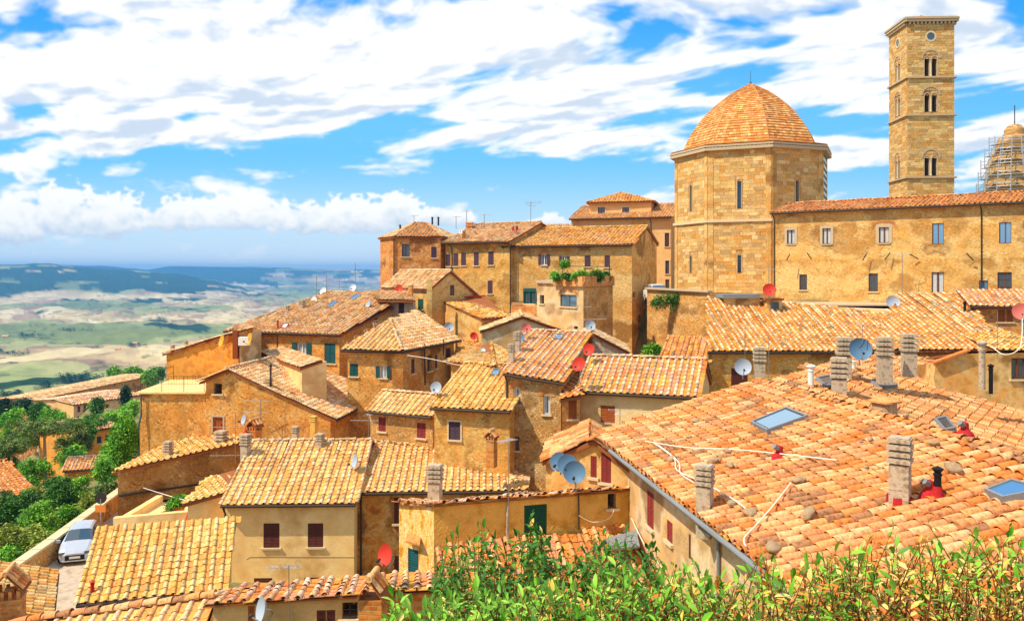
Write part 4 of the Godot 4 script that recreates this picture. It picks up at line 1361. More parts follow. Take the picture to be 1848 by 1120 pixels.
	var f0 := P(384, 1088, 22.6); var f1 := P(650, 1070, 22.9); var f2 := P(785, 1062, 23.2)
	wall(h, [f0, f1], -15.0, M.greige, [[571, 1101, 605, 1124, "shut", {m = M.brown}], [617, 1087, 645, 1116, "hole", {}], [447, 1093, 459, 1124, "shut1", {m = M.wood}]])
	wall(h, [f1, f2], -15.0, M.brick)
	var up := Vector3(0.2, -0.5, -1.6)
	free_roof(h, [f0 + Vector3(-0.2, 0.02, 0.2), f2 + Vector3(0.1, 0.02, 0.2), f2 + up + Vector3(0, 0.42, 0), f0 + up + Vector3(0, 0.34, 0)], {pal = "rose", pan = "pan_orange", single = true, rough = 2.0, th = 0.05})
	wall(h, [f2, f2 + up], -15.0, M.brick)
	wall(h, [f0 + up, f0], -15.0, M.greige)
	brick_chimney(h, 673, 1124, 1038, 50, 22.3, {holes = false, m = M.brick_pale, hat = 0.75, turn = 0.1})
	H.f2 = h
	# ridge in front of it on the far side
	var g0 := P(20, 1128, 24.5); var g1 := P(384, 1079, 24.5)
	h = thing("foreground_house", "foreground house showing its ridge of big tiles below the parked car", "house", Vector3(-11.5, -16.0, -23.5))
	var fl1 := Vector3(0.35, -0.9, 2.6)
	var fl2 := Vector3(-0.3, -1.0, -3.0)
	var dk1 := free_roof(h, [g0 + fl1, g1 + fl1, g1, g0], {pal = "peach", pan = "pan_yellow", single = true, rough = 1.3})
	free_roof(h, [g1 + fl2, g0 + fl2, g0, g1], {pal = "peach", pan = "pan_yellow", single = true, rough = 1.3}, "roof_back")
	ridge_tiles(dk1, g0 + Vector3.UP * 0.03, g1 + Vector3.UP * 0.03, "orange", true, 1.3)
	for w in [[g0 + fl1 * 0.9, g1 + fl1 * 0.9], [g1 + fl1 * 0.9, g1, g1 + fl2 * 0.9], [g1 + fl2 * 0.9, g0 + fl2 * 0.9], [g0 + fl2 * 0.9, g0, g0 + fl1 * 0.9]]:
		var dn2 := []
		for p in w: dn2.append(p + Vector3.DOWN * 0.25)
		wall(h, dn2, -18.0, M.greige)
	H.b0 = h
	# house at the lower corner with roof falling to the street
	h = house("street_house", "low house beside the lane with rows of tiles falling to the street", [101, 1033], 36.0, [92, 1112], {in_x = -1, run = 5.0, t = 0.33, wall = M.greige, st = yellow, base = -17.0})
	brick_chimney(h, 16, 1124, 1028, 52, 30.0, {m = M.brick, turn = -0.3, hat = 0.62})
	H.f1 = h
	# broad roof below the car
	h = house("street_house", "street house with broad yellow tiled roof and small red vent pipe", [137, 1090], 33.0, [408, 1064], {C = [178, 952], wall = M.cream, st = yellow, ov = 0.4, base = -17.5, back = 0.3, dx = 0.2})
	flue(h, 166, 1070, 1048, 8, M.red_paint, {})
	H.s1 = h
	# cream house
	h = house("cream_house", "cream house with two closed brown shutters under peach tiles", [398, 911], 42.0, [641, 909], {C = [455, 797], wall = M.cream, st = peach, base = -19.0, pipe = [0.02], pl = 6.0,
		w = {f = [[475, 944, 504, 988, "shut", {m = M.brown}], [555, 944, 583, 987, "shut", {m = M.brown}], [458, 1043, 491, 1082, "shut", {m = M.brown}], [549, 1042, 581, 1080, "shut", {m = M.brown}]]}})
	H.c1 = h
	chimney(h, 443, 822, 783, 17, {slabs = 4})
	chimney(h, 577, 806, 782, 15, {slabs = 3})
	# stained house joined to it
	var s0 := P(642, 889, 43.3); var s1 := P(951, 885, 43.6)
	var s2 := P(667, 796, 49.4)
	var nr := (s1 - s0).cross(s2 - s0).normalized()
	var s3 := ray_plane(871, 817, s0, nr)
	var s4 := P(958, 846, 47.2)
	h = thing("stained_house", "rust stained plaster house with hipped tile roof beside the cream house", "house", Vector3(-3.5, -18.0, -46.0))
	var d2 := free_roof(h, [s0, s1, s3, s2], peach)
	free_roof(h, [s1, s4, s3], peach, "roof_hip")
	var s5 := s2 + Vector3(0.3, -1.6, -5.0); var s6 := s3 + Vector3(1.2, -1.6, -4.6)
	free_roof(h, [s6, s5, s2, s3], {pal = "peach"}, "roof_back")
	free_roof(h, [s4, s6, s3], {pal = "peach"}, "roof_end")
	ridge_tiles(d2, s2, s3, "yellow", true)
	ridge_tiles(d2, s3, s1, "yellow", true, 1.1)
	var iw := Vector3(0, -0.08, -0.35)
	wall(h, [s0 + iw, s1 + iw + Vector3(-0.2, 0, 0)], -18.0, M.rust, [[711, 897, 722, 945, "shut1", {m = M.brown}], [711, 1003, 722, 1030, "shut1", {m = M.brown}]])
	wall(h, [s1 + iw + Vector3(-0.2, 0, 0), s4 + Vector3(-0.3, -0.1, 0)], -18.0, M.rust)
	wall(h, [s4 + Vector3(-0.3, -0.1, 0), s6 + Vector3(-0.3, -0.1, 0)], -18.0, M.rust)
	var gt := mb(h.position)
	gt.tube([s0 + Vector3(0, -0.06, 0.06), s1 + Vector3(0, -0.06, 0.06)], [0.07], 8)
	put(h, "gutter", gt.mesh(), M.gutter)
	pipe(h, [P(651, 892, 43.2), P(651, 900, 43.5), P(651, 1045, 43.5)], 0.055, M.gutter)
	set_plane(h, s0, s1, s2)
	H.c2 = h
	# low stone house along the street
	var r0 := P(212, 850, 47.0); var r1 := P(436, 797, 51.2); var r2 := P(485, 768, 55.5); var r3 := P(300, 800, 52.5)
	h = thing("stone_house", "low stone house with thin sloping tile roof above the street terrace", "house", Vector3(-19.5, -18.0, -51.0))
	free_roof(h, [r0 + Vector3(-0.3, -0.05, 0.2), r1 + Vector3(0.1, 0, 0.25), r2, r3], yellow)
	wall(h, [r0, r1], -18.0, M.stone_brown, [[292, 902, 313, 915, "hole", {}]])
	wall(h, [r3 + Vector3(0, -0.1, 0), r0], -18.0, M.stone_brown)
	wall(h, [r1, r2], -18.0, M.stone_brown)
	chimney(h, 303, 845, 796, 15, {d = 49.5, slabs = 4})
	chimney(h, 399, 802, 777, 20, {d = 51.5, slabs = 3})
	var sc := mb(h.position)
	sc.bar(P(214, 895, 46.95), P(356, 874, 49.6), 0.08, 0.1)
	put(h, "ledge", sc.mesh(), M.iron)
	brick_chimney(h, 459, 800, 757, 22, 50.5, {turn = 0.4, m = M.brick})
	H.s2 = h
	# cream shed roof between
	var q0 := P(338, 905, 42.5); var q1 := P(404, 884, 43.6); var q2 := P(425, 846, 46.5); var q3 := P(372, 862, 46.2)
	h = thing("lean_to_house", "cream lean-to with small yellow tiled roof against the cream house", "house", Vector3(-15.5, -17.0, -44.0))
	free_roof(h, [q0 + Vector3(-0.2, -0.1, 0.2), q1 + Vector3(0.1, -0.1, 0.2), q2, q3], yellow)
	wall(h, [q0, q1], -17.0, M.cream)
	wall(h, [q3, q0], -17.0, M.cream)
	H.g1 = h
# tiling whose rows follow a given slope while its outline is any polygon
func tile_clip(h: Node3D, deck: Node3D, a: Vector3, b: Vector3, up: Vector3, poly: Array, st: Dictionary) -> void:
	var e := (b - a).normalized()
	var best := []
	# rotate the outline so that tile_plane reads the eave direction from its first edge: add two points far below that clip to nothing
	var lo := 1e9
	var q := PackedVector2Array()
	for p in poly: q.append(Vector2((p - a).dot(e), (p - a).dot(up)))
	var mn := Vector2(1e9, 1e9); var mx := -mn
	for c in q: mn = mn.min(c); mx = mx.max(c)
	var eave := [a + e * mn.x + up * mn.y, a + e * mx.x + up * mn.y]
	var full := [eave[0], eave[1], a + e * mx.x + up * mx.y, a + e * mn.x + up * mx.y]
	st = st.duplicate()
	st.clip = q
	st.shift = mn
	tile_plane(h, deck, full, st)
func brick_like_stub(h: Node3D, x: float, ybase: float, ytop: float, wpx: float) -> void:
	var at := on_roof(h, x, ybase)
	var w := wpx / F * -at.z; var hh := (ybase - ytop) / F * -at.z
	var b := mb()
	b.lathe(Vector3(0, -0.2, 0), [[w * 0.72, 0], [w * 0.66, 0.25], [w * 0.6, hh * 0.8]], 4)
	var c := put(h, "chimney", b.mesh(), M.rock, at - h.position)
	c.rotation.y = 0.9
	var k := mb()
	k.lathe(Vector3(0, hh * 0.62, 0), [[0, 0], [w * 0.85, 0], [w * 0.85, 0.07], [w * 0.6, 0.12], [w * 0.3, 0.2], [0, 0.2]], 4)
	put(c, "cap", k.mesh(), tile_mats.orange[1][0])
func mid_houses() -> void:
	var peach := {pal = "peach", pan = "pan_yellow", single = true}
	var yellow := {pal = "yellow", pan = "pan_yellow", single = true}
	var rose := {pal = "rose", pan = "pan_orange", single = true}
	var far := {pal = "peach", pan = "pan_yellow"}
	var farg := {pal = "golden", pan = "pan_orange"}
	var h := house("stone_house", "small grey stone house with low tiled roof and two plum shutters", [660, 741], 50.0, [779, 752], {C = [690, 706], wall = M.stone_grey, wf = M.stone_grey, st = peach, base = -17.0, ov = 0.3,
		w = {f = [[683, 752, 696, 779, "shut", {m = M.maroon}], [752, 762, 768, 791, "shut", {m = M.maroon}]]}})
	H.m0 = h
	h = house("brick_house", "yellow brick house with one closed dark shutter and blue skylight", [776, 735], 46.0, [920, 742], {C = [838, 657], wall = M.rubble_yellow, st = yellow, base = -17.0, ov = 0.35,
		w = {f = [[810, 760, 831, 794, "shut", {m = M.plum, surround = M.sill, sw = 0.09}]]}})
	skylight(h, [[886, 679], [891, 668], [903, 669], [899, 680]], {})
	brick_chimney(h, 887, 815, 777, 19, 43.5, {turn = 0.4, m = M.brick})
	H.m1 = h
	var ma := P(908, 673, 46.0); var mbb := P(1017, 691, 44.9); var mc := P(945, 596, 52.6)
	var md: Vector3 = plane_pts(ma, mbb, mc, [[1066, 601]])[0]
	h = thing("tall_stone_house", "tall grey stone house with white windows under brick arches", "house", Vector3(2.0, -18.0, -48.5))
	var mdk := free_roof(h, [ma, mbb, md, mc], rose)
	var me1 := md + Vector3(0.6, -1.4, -3.5); var me2 := mc + Vector3(0.6, -1.4, -3.5)
	free_roof(h, [me1, me2, mc, md], {pal = "rose", pan = "pan_orange"}, "roof_back")
	ridge_tiles(mdk, mc, md, "rose", true)
	var mi := Vector3(0.08, -0.05, -0.3); var mj := Vector3(-0.12, -0.05, -0.3)
	wall(h, [ma + mi, mbb + mj], -18.0, M.stone_grey, [[927, 700, 939, 730, "win", {frame = M.white, arch = 0.9, curtain = true}], [980, 714, 993, 748, "win", {frame = M.white, arch = 0.9, curtain = true}], [925, 787, 937, 813, "win", {frame = M.wood_frame}], [979, 800, 991, 828, "win", {frame = M.wood_frame, curtain = true}]])
	wall(h, [mbb + mj, md + Vector3(-0.12, -0.15, 0), me1 + Vector3(-0.12, -0.1, 0.2)], -18.0, M.stone_grey)
	wall(h, [me2 + Vector3(0.1, -0.1, 0.2), mc + Vector3(0.1, -0.15, 0), ma + mi], -18.0, M.stone_grey)
	pipe(h, [ma + Vector3(0.1, -0.1, 0.05), ma + Vector3(0.2, -0.5, -0.22), ma + Vector3(0.2, -3.5, -0.22)], 0.05, M.gutter)
	var mg := mb(h.position)
	mg.tube([ma + Vector3(0, -0.08, 0.06), mbb + Vector3(0, -0.08, 0.06)], [0.07], 8)
	put(h, "gutter", mg.mesh(), M.gutter)
	set_plane(h, ma, mbb, mc)
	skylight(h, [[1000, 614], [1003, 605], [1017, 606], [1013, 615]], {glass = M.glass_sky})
	chimney(h, 934, 650, 598, 13, {d = 49.0}); chimney(h, 923, 660, 620, 12, {d = 47.5})
	H.m2 = h
	# brick strip beside it
	h = block("brick_annex", "narrow brick annex with brown louvred shutter beside the tall stone house", [[1014, 722, 44.3], [1046, 716, 44.6], [1052, 700, 48.6], [1022, 700, 48.6]], -17.0, M.brick, [], {w = {0: [[1026, 722, 1041, 756, "shut1", {m = M.wood}]]}})
	free_roof(h, [P(1010, 721, 44.0), P(1048, 714, 44.3), P(1062, 668, 50.0), P(1034, 674, 49.6)], {pal = "orange", pan = "pan_orange", single = true})
	H.mb = h
	h = house("cream_house", "cream house with brown shutters under neat rows of pink and orange tiles", [1040, 706], 46.0, [1262, 717], {C = [1065, 643], wall = M.cream_pale, st = rose.merged({rough = 0.6}), base = -15.0, ov = 0.3,
		w = {f = [[1084, 731, 1110, 763, "shut", {m = M.wood, sill = true, sillm = M.sill_grey}]]}})
	H.m3 = h
	# small hipped roof
	var a := P(806, 653, 53.0); var b := PH(893, 662, a.y); var c := P(887, 619, 57.0); var d := P(846, 626, 58.0); var e := PX(930, 56.0, a.y)
	h = thing("hipped_house", "small house with hipped tile roof and white roof hatch below the beige gable", "house", Vector3(-2.0, -14.0, -55.0))
	free_roof(h, [a, b, c, d], yellow)
	var dk := free_roof(h, [b, e, c], yellow, "roof_hip")
	ridge_tiles(dk, c, b, "golden", true)
	var iw := Vector3(0.25, -0.1, -0.3)
	wall(h, [a + iw, b + Vector3(-0.1, -0.1, -0.3)], -14.0, M.rubble_yellow)
	wall(h, [b + Vector3(-0.1, -0.1, -0.3), e + Vector3(-0.2, -0.1, 0)], -14.0, M.rubble_yellow)
	wall(h, [d + Vector3(0, -1.4, -0.1), a + iw], -14.0, M.rubble_yellow)
	set_plane(h, a, b, d)
	skylight(h, [[866, 637], [871, 631], [881, 632], [876, 638]], {glass = M.white})
	H.mh = h
	# big stone house with the gable, ridge running away
	h = house("gabled_stone_house", "large brown stone house with attic window, wooden door and long tile roof", [606, 757], 52.0, [691, 711], {in_x = -1, C = [410, 667], back = 1.9, wall = M.rubble_orange, st = peach.merged({expo = 0.36}), base = -17.5, ov = 0.4, gm = M.iron,
		w = {a = [[385, 692, 400, 711, "hole", {}], [384, 752, 402, 781, "door", {m = M.wood, surround = M.sill_grey, sw = 0.1}]]}})
	H.t1 = h
	flue(h, 488, 700, 655, 4.5, M.gutter, {})
	chimney(h, 484, 697, 682, 13, {slabs = 2, m = M.rock})
	flue(h, 573, 702, 672, 8, M.black, {})
	flue(h, 556, 692, 680, 9, M.alu, {})
	chimney(h, 668, 715, 675, 9, {slabs = 3, d = 58.5}); chimney(h, 566, 795, 750, 12, {d = 51.0, slabs = 3, m = M.ochre}); chimney(h, 533, 795, 769, 13, {d = 50.5, slabs = 3})
	# its long front wall with the terrace on top
	var f0 := P(252, 708, 53.6); var f1 := P(372, 708, 53.2); var fp := P(409, 670, 52.95); var f2 := P(606, 760, 52.25)
	h = thing("terrace_house", "brown stone house front with railed roof terrace and small attic window", "house", Vector3(-20.0, -18.0, -54.5))
	var fq := P(370, 690, 53.2)
	wall(h, [f0, f1], -18.0, M.rubble_orange)
	var g0 := P(252, 708, 53.6) + Vector3(-0.3, 0, -6.0)
	wall(h, [g0, f0], -18.0, M.rubble_orange)
	var fl := mb(h.position)
	fl.slab([f0 + Vector3(-0.15, 0.06, 0.2), f1 + Vector3(0, 0.06, 0.2), f1 + Vector3(0, 0.06, -6), g0 + Vector3(-0.15, 0.06, 0)], 0.12)
	put(h, "terrace_floor", fl.mesh(), M.cream)
	pipe(h, [P(254, 712, 53.4), P(254, 750, 53.4), P(250, 765, 53.3), P(250, 820, 53.3)], 0.06, M.copper)
	H.t1w = h
	var rl := thing("terrace_railing", "thin iron railing round the flat roof terrace", "railing", Vector3(-20.5, f0.y + 0.06, -54.5))
	var posts := [f0 + Vector3(0.05, 0.06, 0), f0.lerp(f1, 0.33) + Vector3(0, 0.06, 0), f0.lerp(f1, 0.66) + Vector3(0, 0.06, 0), f1 + Vector3(-0.1, 0.06, 0), g0 + Vector3(0.1, 0.06, 0.2)]
	for p in posts:
		var q := mb(rl.position); q.tube([p, p + Vector3.UP * 1.0], [0.02], 6); put(rl, "post", q.mesh(), M.iron)
	for hh in [0.5, 0.98]:
		var q := mb(rl.position)
		q.tube([posts[4] + Vector3.UP * hh, posts[0] + Vector3.UP * hh, posts[3] + Vector3.UP * hh], [0.014], 6)
		put(rl, "rail", q.mesh(), M.iron)
	var bars := mb(rl.position)
	for i in 24:
		var p: Vector3 = posts[0].lerp(posts[3], (i + 0.5) / 24.0)
		bars.tube([p + Vector3.UP * 0.1, p + Vector3.UP * 0.98], [0.007], 4)
	put(rl, "bars", bars.mesh(), M.iron)
	# orange wall behind the terrace
	var o0 := P(300, 638, 61.0); var o1 := P(430, 600, 60.0)
	h = thing("orange_house", "house with blotched orange plaster wall and sloping top behind the terrace", "house", Vector3(-22, -16, -62))
	wall(h, [o0, o1], -16.0, M.orange)
	var ob := Vector3(-0.4, 0, -5.5)
	wall(h, [o0 + ob, o0], -16.0, M.orange); wall(h, [o1, o1 + ob], -16.0, M.orange)
	free_roof(h, [o0 + ob, o0 + Vector3(-0.25, 0, 0.15), o1 + Vector3(0, 0.05, 0.15), o1 + ob], {pal = "peach", pan = "pan_yellow"})
	chimney(h, 311, 640, 622, 7, {d = 62.0, slabs = 2}); chimney(h, 335, 632, 615, 7, {d = 62.0, slabs = 2})
	brown_stack(h, 425, 642, 596, 9, 58.5)
	H.t2 = h
	# rooftop shed
	h = house("rooftop_shed", "small rendered rooftop room with its own sloping tile roof", [541, 664], 54.0, [451, 629], {in_x = 1, C = [582, 650], back = 0.3, bt = 0.0, wall = M.cream, st = peach, ov = 0.15, base = -9.0, gm = M.iron, gutter = false})
	H.t3 = h
	h = block("rooftop_room", "grey rendered box room with air conditioner beside the yellow dishes", [[432, 606, 58.0], [471, 596, 60.0], [470, 592, 63.0], [440, 600, 63.0]], -9.0, M.greige, [])
	var ac := mb(h.position)
	ac.abox(P(434, 622, 57.9) + Vector3(0, 0, 0), P(450, 608, 57.6) + Vector3(0, 0, 0.25))
	put(h, "air_conditioner", ac.mesh(), M.white)
	# long roof with skylights
	a = P(403, 597, 66.0); b = PX(614, 62.0, a.y); d = P(743, 537, 70.5); c = P(592, 526, 73.5)
	h = thing("long_roof_house", "stone house with wide tiled roof, green shutters and two small roof windows", "house", Vector3(-15, -13, -68))
	var L := {pal = "peach", pan = "pan_orange", pitch = 0.34}
	dk = free_roof(h, [a, b, d, c], L)
	var e2 := c + Vector3(-2.5, -1.5, -6.0); var e3 := d + Vector3(-1.5, -1.5, -6.0)
	free_roof(h, [e3, e2, c, d], L, "roof_back")
	ridge_tiles(dk, c, d, "peach")
	var u := Vector3(0.15, -0.02, -0.35)
	wall(h, [a + u, b + Vector3(-0.15, -0.02, -0.35)], -13.0, M.rubble_orange, [[536, 618, 553, 640, "open", {m = M.teal, curtain = true}], [585, 619, 605, 656, "shut", {m = M.teal}]])
	wall(h, [b + Vector3(-0.15, -0.02, -0.35), d + Vector3(-0.15, -0.2, 0)], -13.0, M.rubble, [[674, 566, 681, 577, "shut1", {m = M.plum}]])
	wall(h, [e2 + Vector3(0.2, -0.1, 0), a + u], -13.0, M.rubble_orange)
	var gt := mb(h.position)
	gt.tube([a + Vector3(0, -0.06, 0.06), b + Vector3(0, -0.06, 0.06)], [0.07], 8)
	put(h, "gutter", gt.mesh(), M.iron)
	pipe(h, [P(499, 602, 63.8), P(500, 608, 63.9), P(500, 632, 63.9)], 0.05, M.gutter)
	set_plane(h, a, b, c)
	skylight(h, [[590, 554], [602, 545], [610, 546], [600, 555]], {}); skylight(h, [[630, 541], [643, 532], [653, 533], [641, 542]], {})
	skylight(h, [[506, 593], [514, 586], [522, 587], [515, 595]], {m = M.red_paint, glass = M.white})
	flue(h, 501, 594, 577, 4, M.red_paint, {})
	chimney(h, 518, 563, 551, 9, {slabs = 2}); chimney(h, 544, 557, 541, 12, {slabs = 2, m = M.concrete})
	H.l1 = h
	# hipped stone house
	a = P(615, 631, 56.0); b = PX(727, 55.0, a.y); c = PX(831, 64.0, a.y)
	var ap := P(704, 576, 61.0); var aq := P(748, 572, 67.0)
	h = thing("hipped_stone_house", "square stone house with hipped tile roof and white window between green shutters", "house", Vector3(-7.5, -13.5, -60))
	dk = free_roof(h, [a, b, ap], peach)
	free_roof(h, [b, c, aq, ap], peach, "roof_side")
	var bl := a + (c - b) * 0.9
	free_roof(h, [bl, a, ap, aq], peach, "roof_far_side")
	ridge_tiles(dk, ap, b, "peach", true)
	var i1 := a + Vector3(0.4, -0.1, -0.25); var i2 := b + Vector3(-0.05, -0.1, -0.45); var i3 := c + Vector3(-0.5, -0.1, 0)
	wall(h, [i1, i2], -13.5, M.rubble_orange, [[631, 656, 646, 679, "shut", {m = M.teal}], [685, 660, 698, 682, "open", {m = M.teal, curtain = true}]])
	wall(h, [i2, i3], -13.5, M.rubble, [[742, 648, 748, 673, "shut1", {m = M.plum}], [771, 642, 780, 668, "hole", {}], [785, 641, 789, 664, "shut1", {m = M.plum}], [804, 629, 813, 650, "shut", {m = M.plum}]])
	wall(h, [bl, i1], -13.5, M.rubble)
	pipe(h, [P(766, 620, 58.0), P(767, 695, 58.0)], 0.05, M.gutter); pipe(h, [P(800, 612, 61.0), P(800, 640, 61.0)], 0.04, M.gutter)
	gt = mb(h.position)
	gt.tube([a + Vector3(0, -0.08, 0.05), b + Vector3(0.05, -0.08, 0.05), c + Vector3(0.05, -0.08, 0.0)], [0.07], 8)
	put(h, "gutter", gt.mesh(), M.iron)
	set_plane(h, a, b, ap)
	H.l2 = h
	# small block with plum door
	h = block("plaster_block", "small rendered block with plum shutter and patched plaster beside the hipped roof", [[700, 541, 68.5], [746, 541, 67.5], [750, 538, 72.0], [706, 538, 72.5]], -10.0, M.concrete, [], {w = {0: [[719, 546, 729, 566, "shut1", {m = M.plum}]]}})
	free_roof(h, [P(681, 541, 67.8), P(750, 542, 66.8), P(734, 522, 73.5), P(668, 526, 74.0)], far)
	H.l3 = h
	# gabled house with tall pipe chimney
	h = house("gabled_house", "beige gabled house with green shutter and tall rendered chimney shaft", [776, 522], 72.0, [688, 519], {dB = 80.0, in_x = 1, C = [813, 489], w = {f = [[754, 539, 764, 558, "shut1", {m = M.green}]], a = [[812, 514, 820, 533, "win", {frame = M.wood_frame}]]}, wall = M.beige, st = far, base = -12.0, back = 3.6, gutter = false, ov = 0.2})
	H.k1 = h
	brown_stack(h, 775, 586, 503, 9, 69.5, M.beige)
	chimney(h, 741, 540, 514, 9, {d = 70.0, slabs = 1, m = M.brick})
	# lean-to with golden roof
	a = P(869, 575, 66.0); b = P(921, 572, 67.5); c = P(876, 536, 74.5); d = P(792, 541, 74.0)
	h = thing("golden_roof_house", "beige house with mossy golden lean-to roof, grey dish and red dish", "house", Vector3(-4, -11, -70))
	free_roof(h, [a + Vector3(0, 0, 0.2), b + Vector3(0.1, 0, 0.2), c, d], {pal = "golden", pan = "pan_orange"})
	wall(h, [d + Vector3(0, -0.1, 0), a + Vector3(0, -0.1, 0)], -11.0, M.beige, [[796, 581, 805, 595, "hole", {}], [790, 559, 794, 568, "hole", {}]])
	wall(h, [a + Vector3(0, -0.1, 0), b + Vector3(0, -0.1, 0)], -11.0, M.beige)
	wall(h, [b + Vector3(0, -0.1, 0), c + Vector3(0, -0.1, 0)], -11.0, M.beige)
	var rs := mb(h.position)
	rs.bar(d + Vector3(0, 0.12, 0.05), c + Vector3(0, 0.12, 0.05), 0.25, 0.12)
	put(h, "flashing", rs.mesh(), M.red_seal)
	H.k2 = h
	# grey gable below
	h = house("grey_gable_house", "low house with grey gable end below the golden lean-to roof", [866, 598], 62.0, [870, 596], {dB = 70.0, in_x = 1, run = 3.2, t = 0.34, wall = M.greige, st = far, base = -11.0, back = 4.5, gutter = false, ov = 0.15})
	# strip of roofs in the lane
	h = block("lane_house", "low lane house with sliver of tiles beside the hipped stone house", [[828, 640, 62.0], [882, 625, 66.0], [885, 622, 70.0], [835, 625, 70.0]], -12.0, M.rubble_orange, [])
	free_roof(h, [P(826, 640, 61.8), P(884, 632, 62.5), P(870, 608, 71.0), P(828, 612, 70.0)], {pal = "golden", pan = "pan_orange"})
	# grey gable wall behind the tall stone house
	h = house("grey_gable_house", "dark grey rendered gable rising behind the tall stone house", [1008, 632], 54.0, [1010, 632], {dB = 60.0, in_x = 1, run = 2.2, t = 0.5, wall = M.concrete, st = far, base = -12.0, back = 2.4, gutter = false, ov = 0.1})
	# terrace house
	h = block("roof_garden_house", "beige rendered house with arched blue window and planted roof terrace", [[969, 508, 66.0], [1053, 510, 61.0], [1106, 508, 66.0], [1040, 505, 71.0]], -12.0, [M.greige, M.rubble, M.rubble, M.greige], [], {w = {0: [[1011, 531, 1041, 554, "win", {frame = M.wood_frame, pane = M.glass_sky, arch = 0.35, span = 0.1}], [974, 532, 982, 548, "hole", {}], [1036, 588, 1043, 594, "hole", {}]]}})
	var pp := mb(h.position)
	pp.slab([P(967, 506, 65.8), P(1053, 508, 60.7), P(1108, 506, 65.8), P(1040, 503, 71.2)], 0.2)
	put(h, "terrace_floor", pp.mesh(), M.concrete)
	var par := mb(h.position)
	for w in [[[1000, 63.8], [1053, 60.8]], [[1053, 60.8], [1107, 65.9]]]:
		var p0 := PX(w[0][0], w[0][1], P(1053, 510, 61.0).y); var p1 := PX(w[1][0], w[1][1], P(1053, 510, 61.0).y)
		par.bar(p0 + Vector3.UP * 0.1, p1 + Vector3.UP * 0.1, 0.2, 0.75)
	put(h, "parapet", par.mesh(), M.brick)
	H.th = h
	# side balcony with green shed
	h = block("glazed_balcony", "small green framed glazed porch on a brick balcony of the stone house", [[944, 520, 72.0], [968, 522, 70.5], [968, 520, 73.0], [946, 520, 74.0]], -4.2, M.teal, [], {cat = "porch", w = {0: [[946, 526, 955, 548, "win", {frame = M.teal}], [957, 526, 966, 548, "win", {frame = M.teal}]]}})
	var bal := mb(h.position)
	bal.slab([P(922, 553, 70.0), P(968, 553, 69.0), P(968, 545, 73.5), P(924, 545, 74.0)], 0.7)
	put(h, "balcony_slab", bal.mesh(), M.brick)
	var br := mb(h.position)
	for i in 12: br.tube([P(923 + i * 1.8, 552, 70.0), P(923 + i * 1.8, 544, 70.0)], [0.015], 4)
	br.tube([P(923, 544, 70.0), P(944, 544, 70.0)], [0.025], 5)
	put(h, "railing", br.mesh(), M.teal)
	# long roof on the right
	a = P(1277, 634, 52.0); b = P(1640, 634, 52.0); c = Vector3(a.x, P(0, 537, 60.9).y, -60.9)
	h = thing("long_house", "long house under golden tiles below the stone palace", "house", Vector3(18, -11, -56))
	var rp := plane_pts(a, b, c, [[1605, 567], [1480, 551], [1275, 537]])
	free_roof(h, [a, b, rp[0], rp[1], rp[2]], {pal = "peach", pan = "pan_golden", pitch = 0.36})
	wall(h, [a + Vector3(0.1, -0.06, -0.3), b + Vector3(0, -0.06, -0.3)], -11.0, M.rubble_yellow, [[1320, 664, 1350, 698, "shut", {m = M.brown}]])
	wall(h, [rp[2] + Vector3(0.1, -0.2, 0), a + Vector3(0.1, -0.06, -0.3)], -11.0, M.rubble_yellow)
	wall(h, [rp[0] + Vector3(0, -0.2, 0), rp[1] + Vector3(0, -0.2, 0)], -11.0, M.rubble_yellow)
	wall(h, [rp[1] + Vector3(0, -0.2, 0), rp[2] + Vector3(0, -0.2, 0)], -11.0, M.rubble_yellow)
	set_plane(h, a, b, c)
	gt = mb(h.position)
	gt.tube([a + Vector3(0, -0.08, 0.06), b + Vector3(0, -0.08, 0.06)], [0.07], 8)
	put(h, "gutter", gt.mesh(), M.iron)
	var fr := mb(h.position)      # flat roof between the ridge and the palace
	for k in 2:
		var m0: Vector3 = rp[k] + Vector3.DOWN * 0.12; var m1: Vector3 = rp[k + 1] + Vector3.DOWN * 0.12
		fr.quad(m0, m1, m1 + Vector3(2.0, 0.0, -13.0 - k * 2.0), m0 + Vector3(10.0 - k * 8.0, 0.0, -11.0 - k * 2.0), Vector3.UP)
	put(h, "flat_roof", fr.mesh(), M.greige)
	H.rl = h
	var dm := P(1385, 562, 58.5)
	var dq := mb(h.position)
	dq.abox(Vector3(dm.x, dm.y - 0.5, dm.z - 1.2), P(1412, 541, 58.5))
	var dormer := put(h, "dormer", dq.mesh(), M.beige)
	var dw := mb(h.position)
	dw.abox(P(1391, 559, 58.48), P(1406, 545, 58.46) + Vector3(0, 0, 0.02))
	put(dormer, "pane", dw.mesh(), M.glass_tint)
	var dr := mb(h.position)
	dr.abox(P(1382, 542, 58.4), P(1416, 538, 58.4) + Vector3(0, 0, -1.4))
	put(dormer, "roof_slab", dr.mesh(), M.tile_deck)
	var bx := mb(h.position)
	bx.abox(P(1310, 553, 59.3), P(1371, 537, 59.3) + Vector3(0, 0, -1.5))
	var wh := put(h, "water_house", bx.mesh(), M.beige)
	var bx2 := mb(h.position)
	bx2.abox(P(1305, 538, 59.0), P(1373, 531, 59.0) + Vector3(0, 0, -2.0))
	put(wh, "metal_roof", bx2.mesh(), M.lead)
	a = P(1560, 633, 51.9); b = P(1806, 632, 51.9); c = P(1622, 531, 61.5); d = P(1748, 533, 61.5)
	h = thing("long_house", "wing with steeper golden roof, three pane roof light and black vent", "house", Vector3(27, -11, -57))
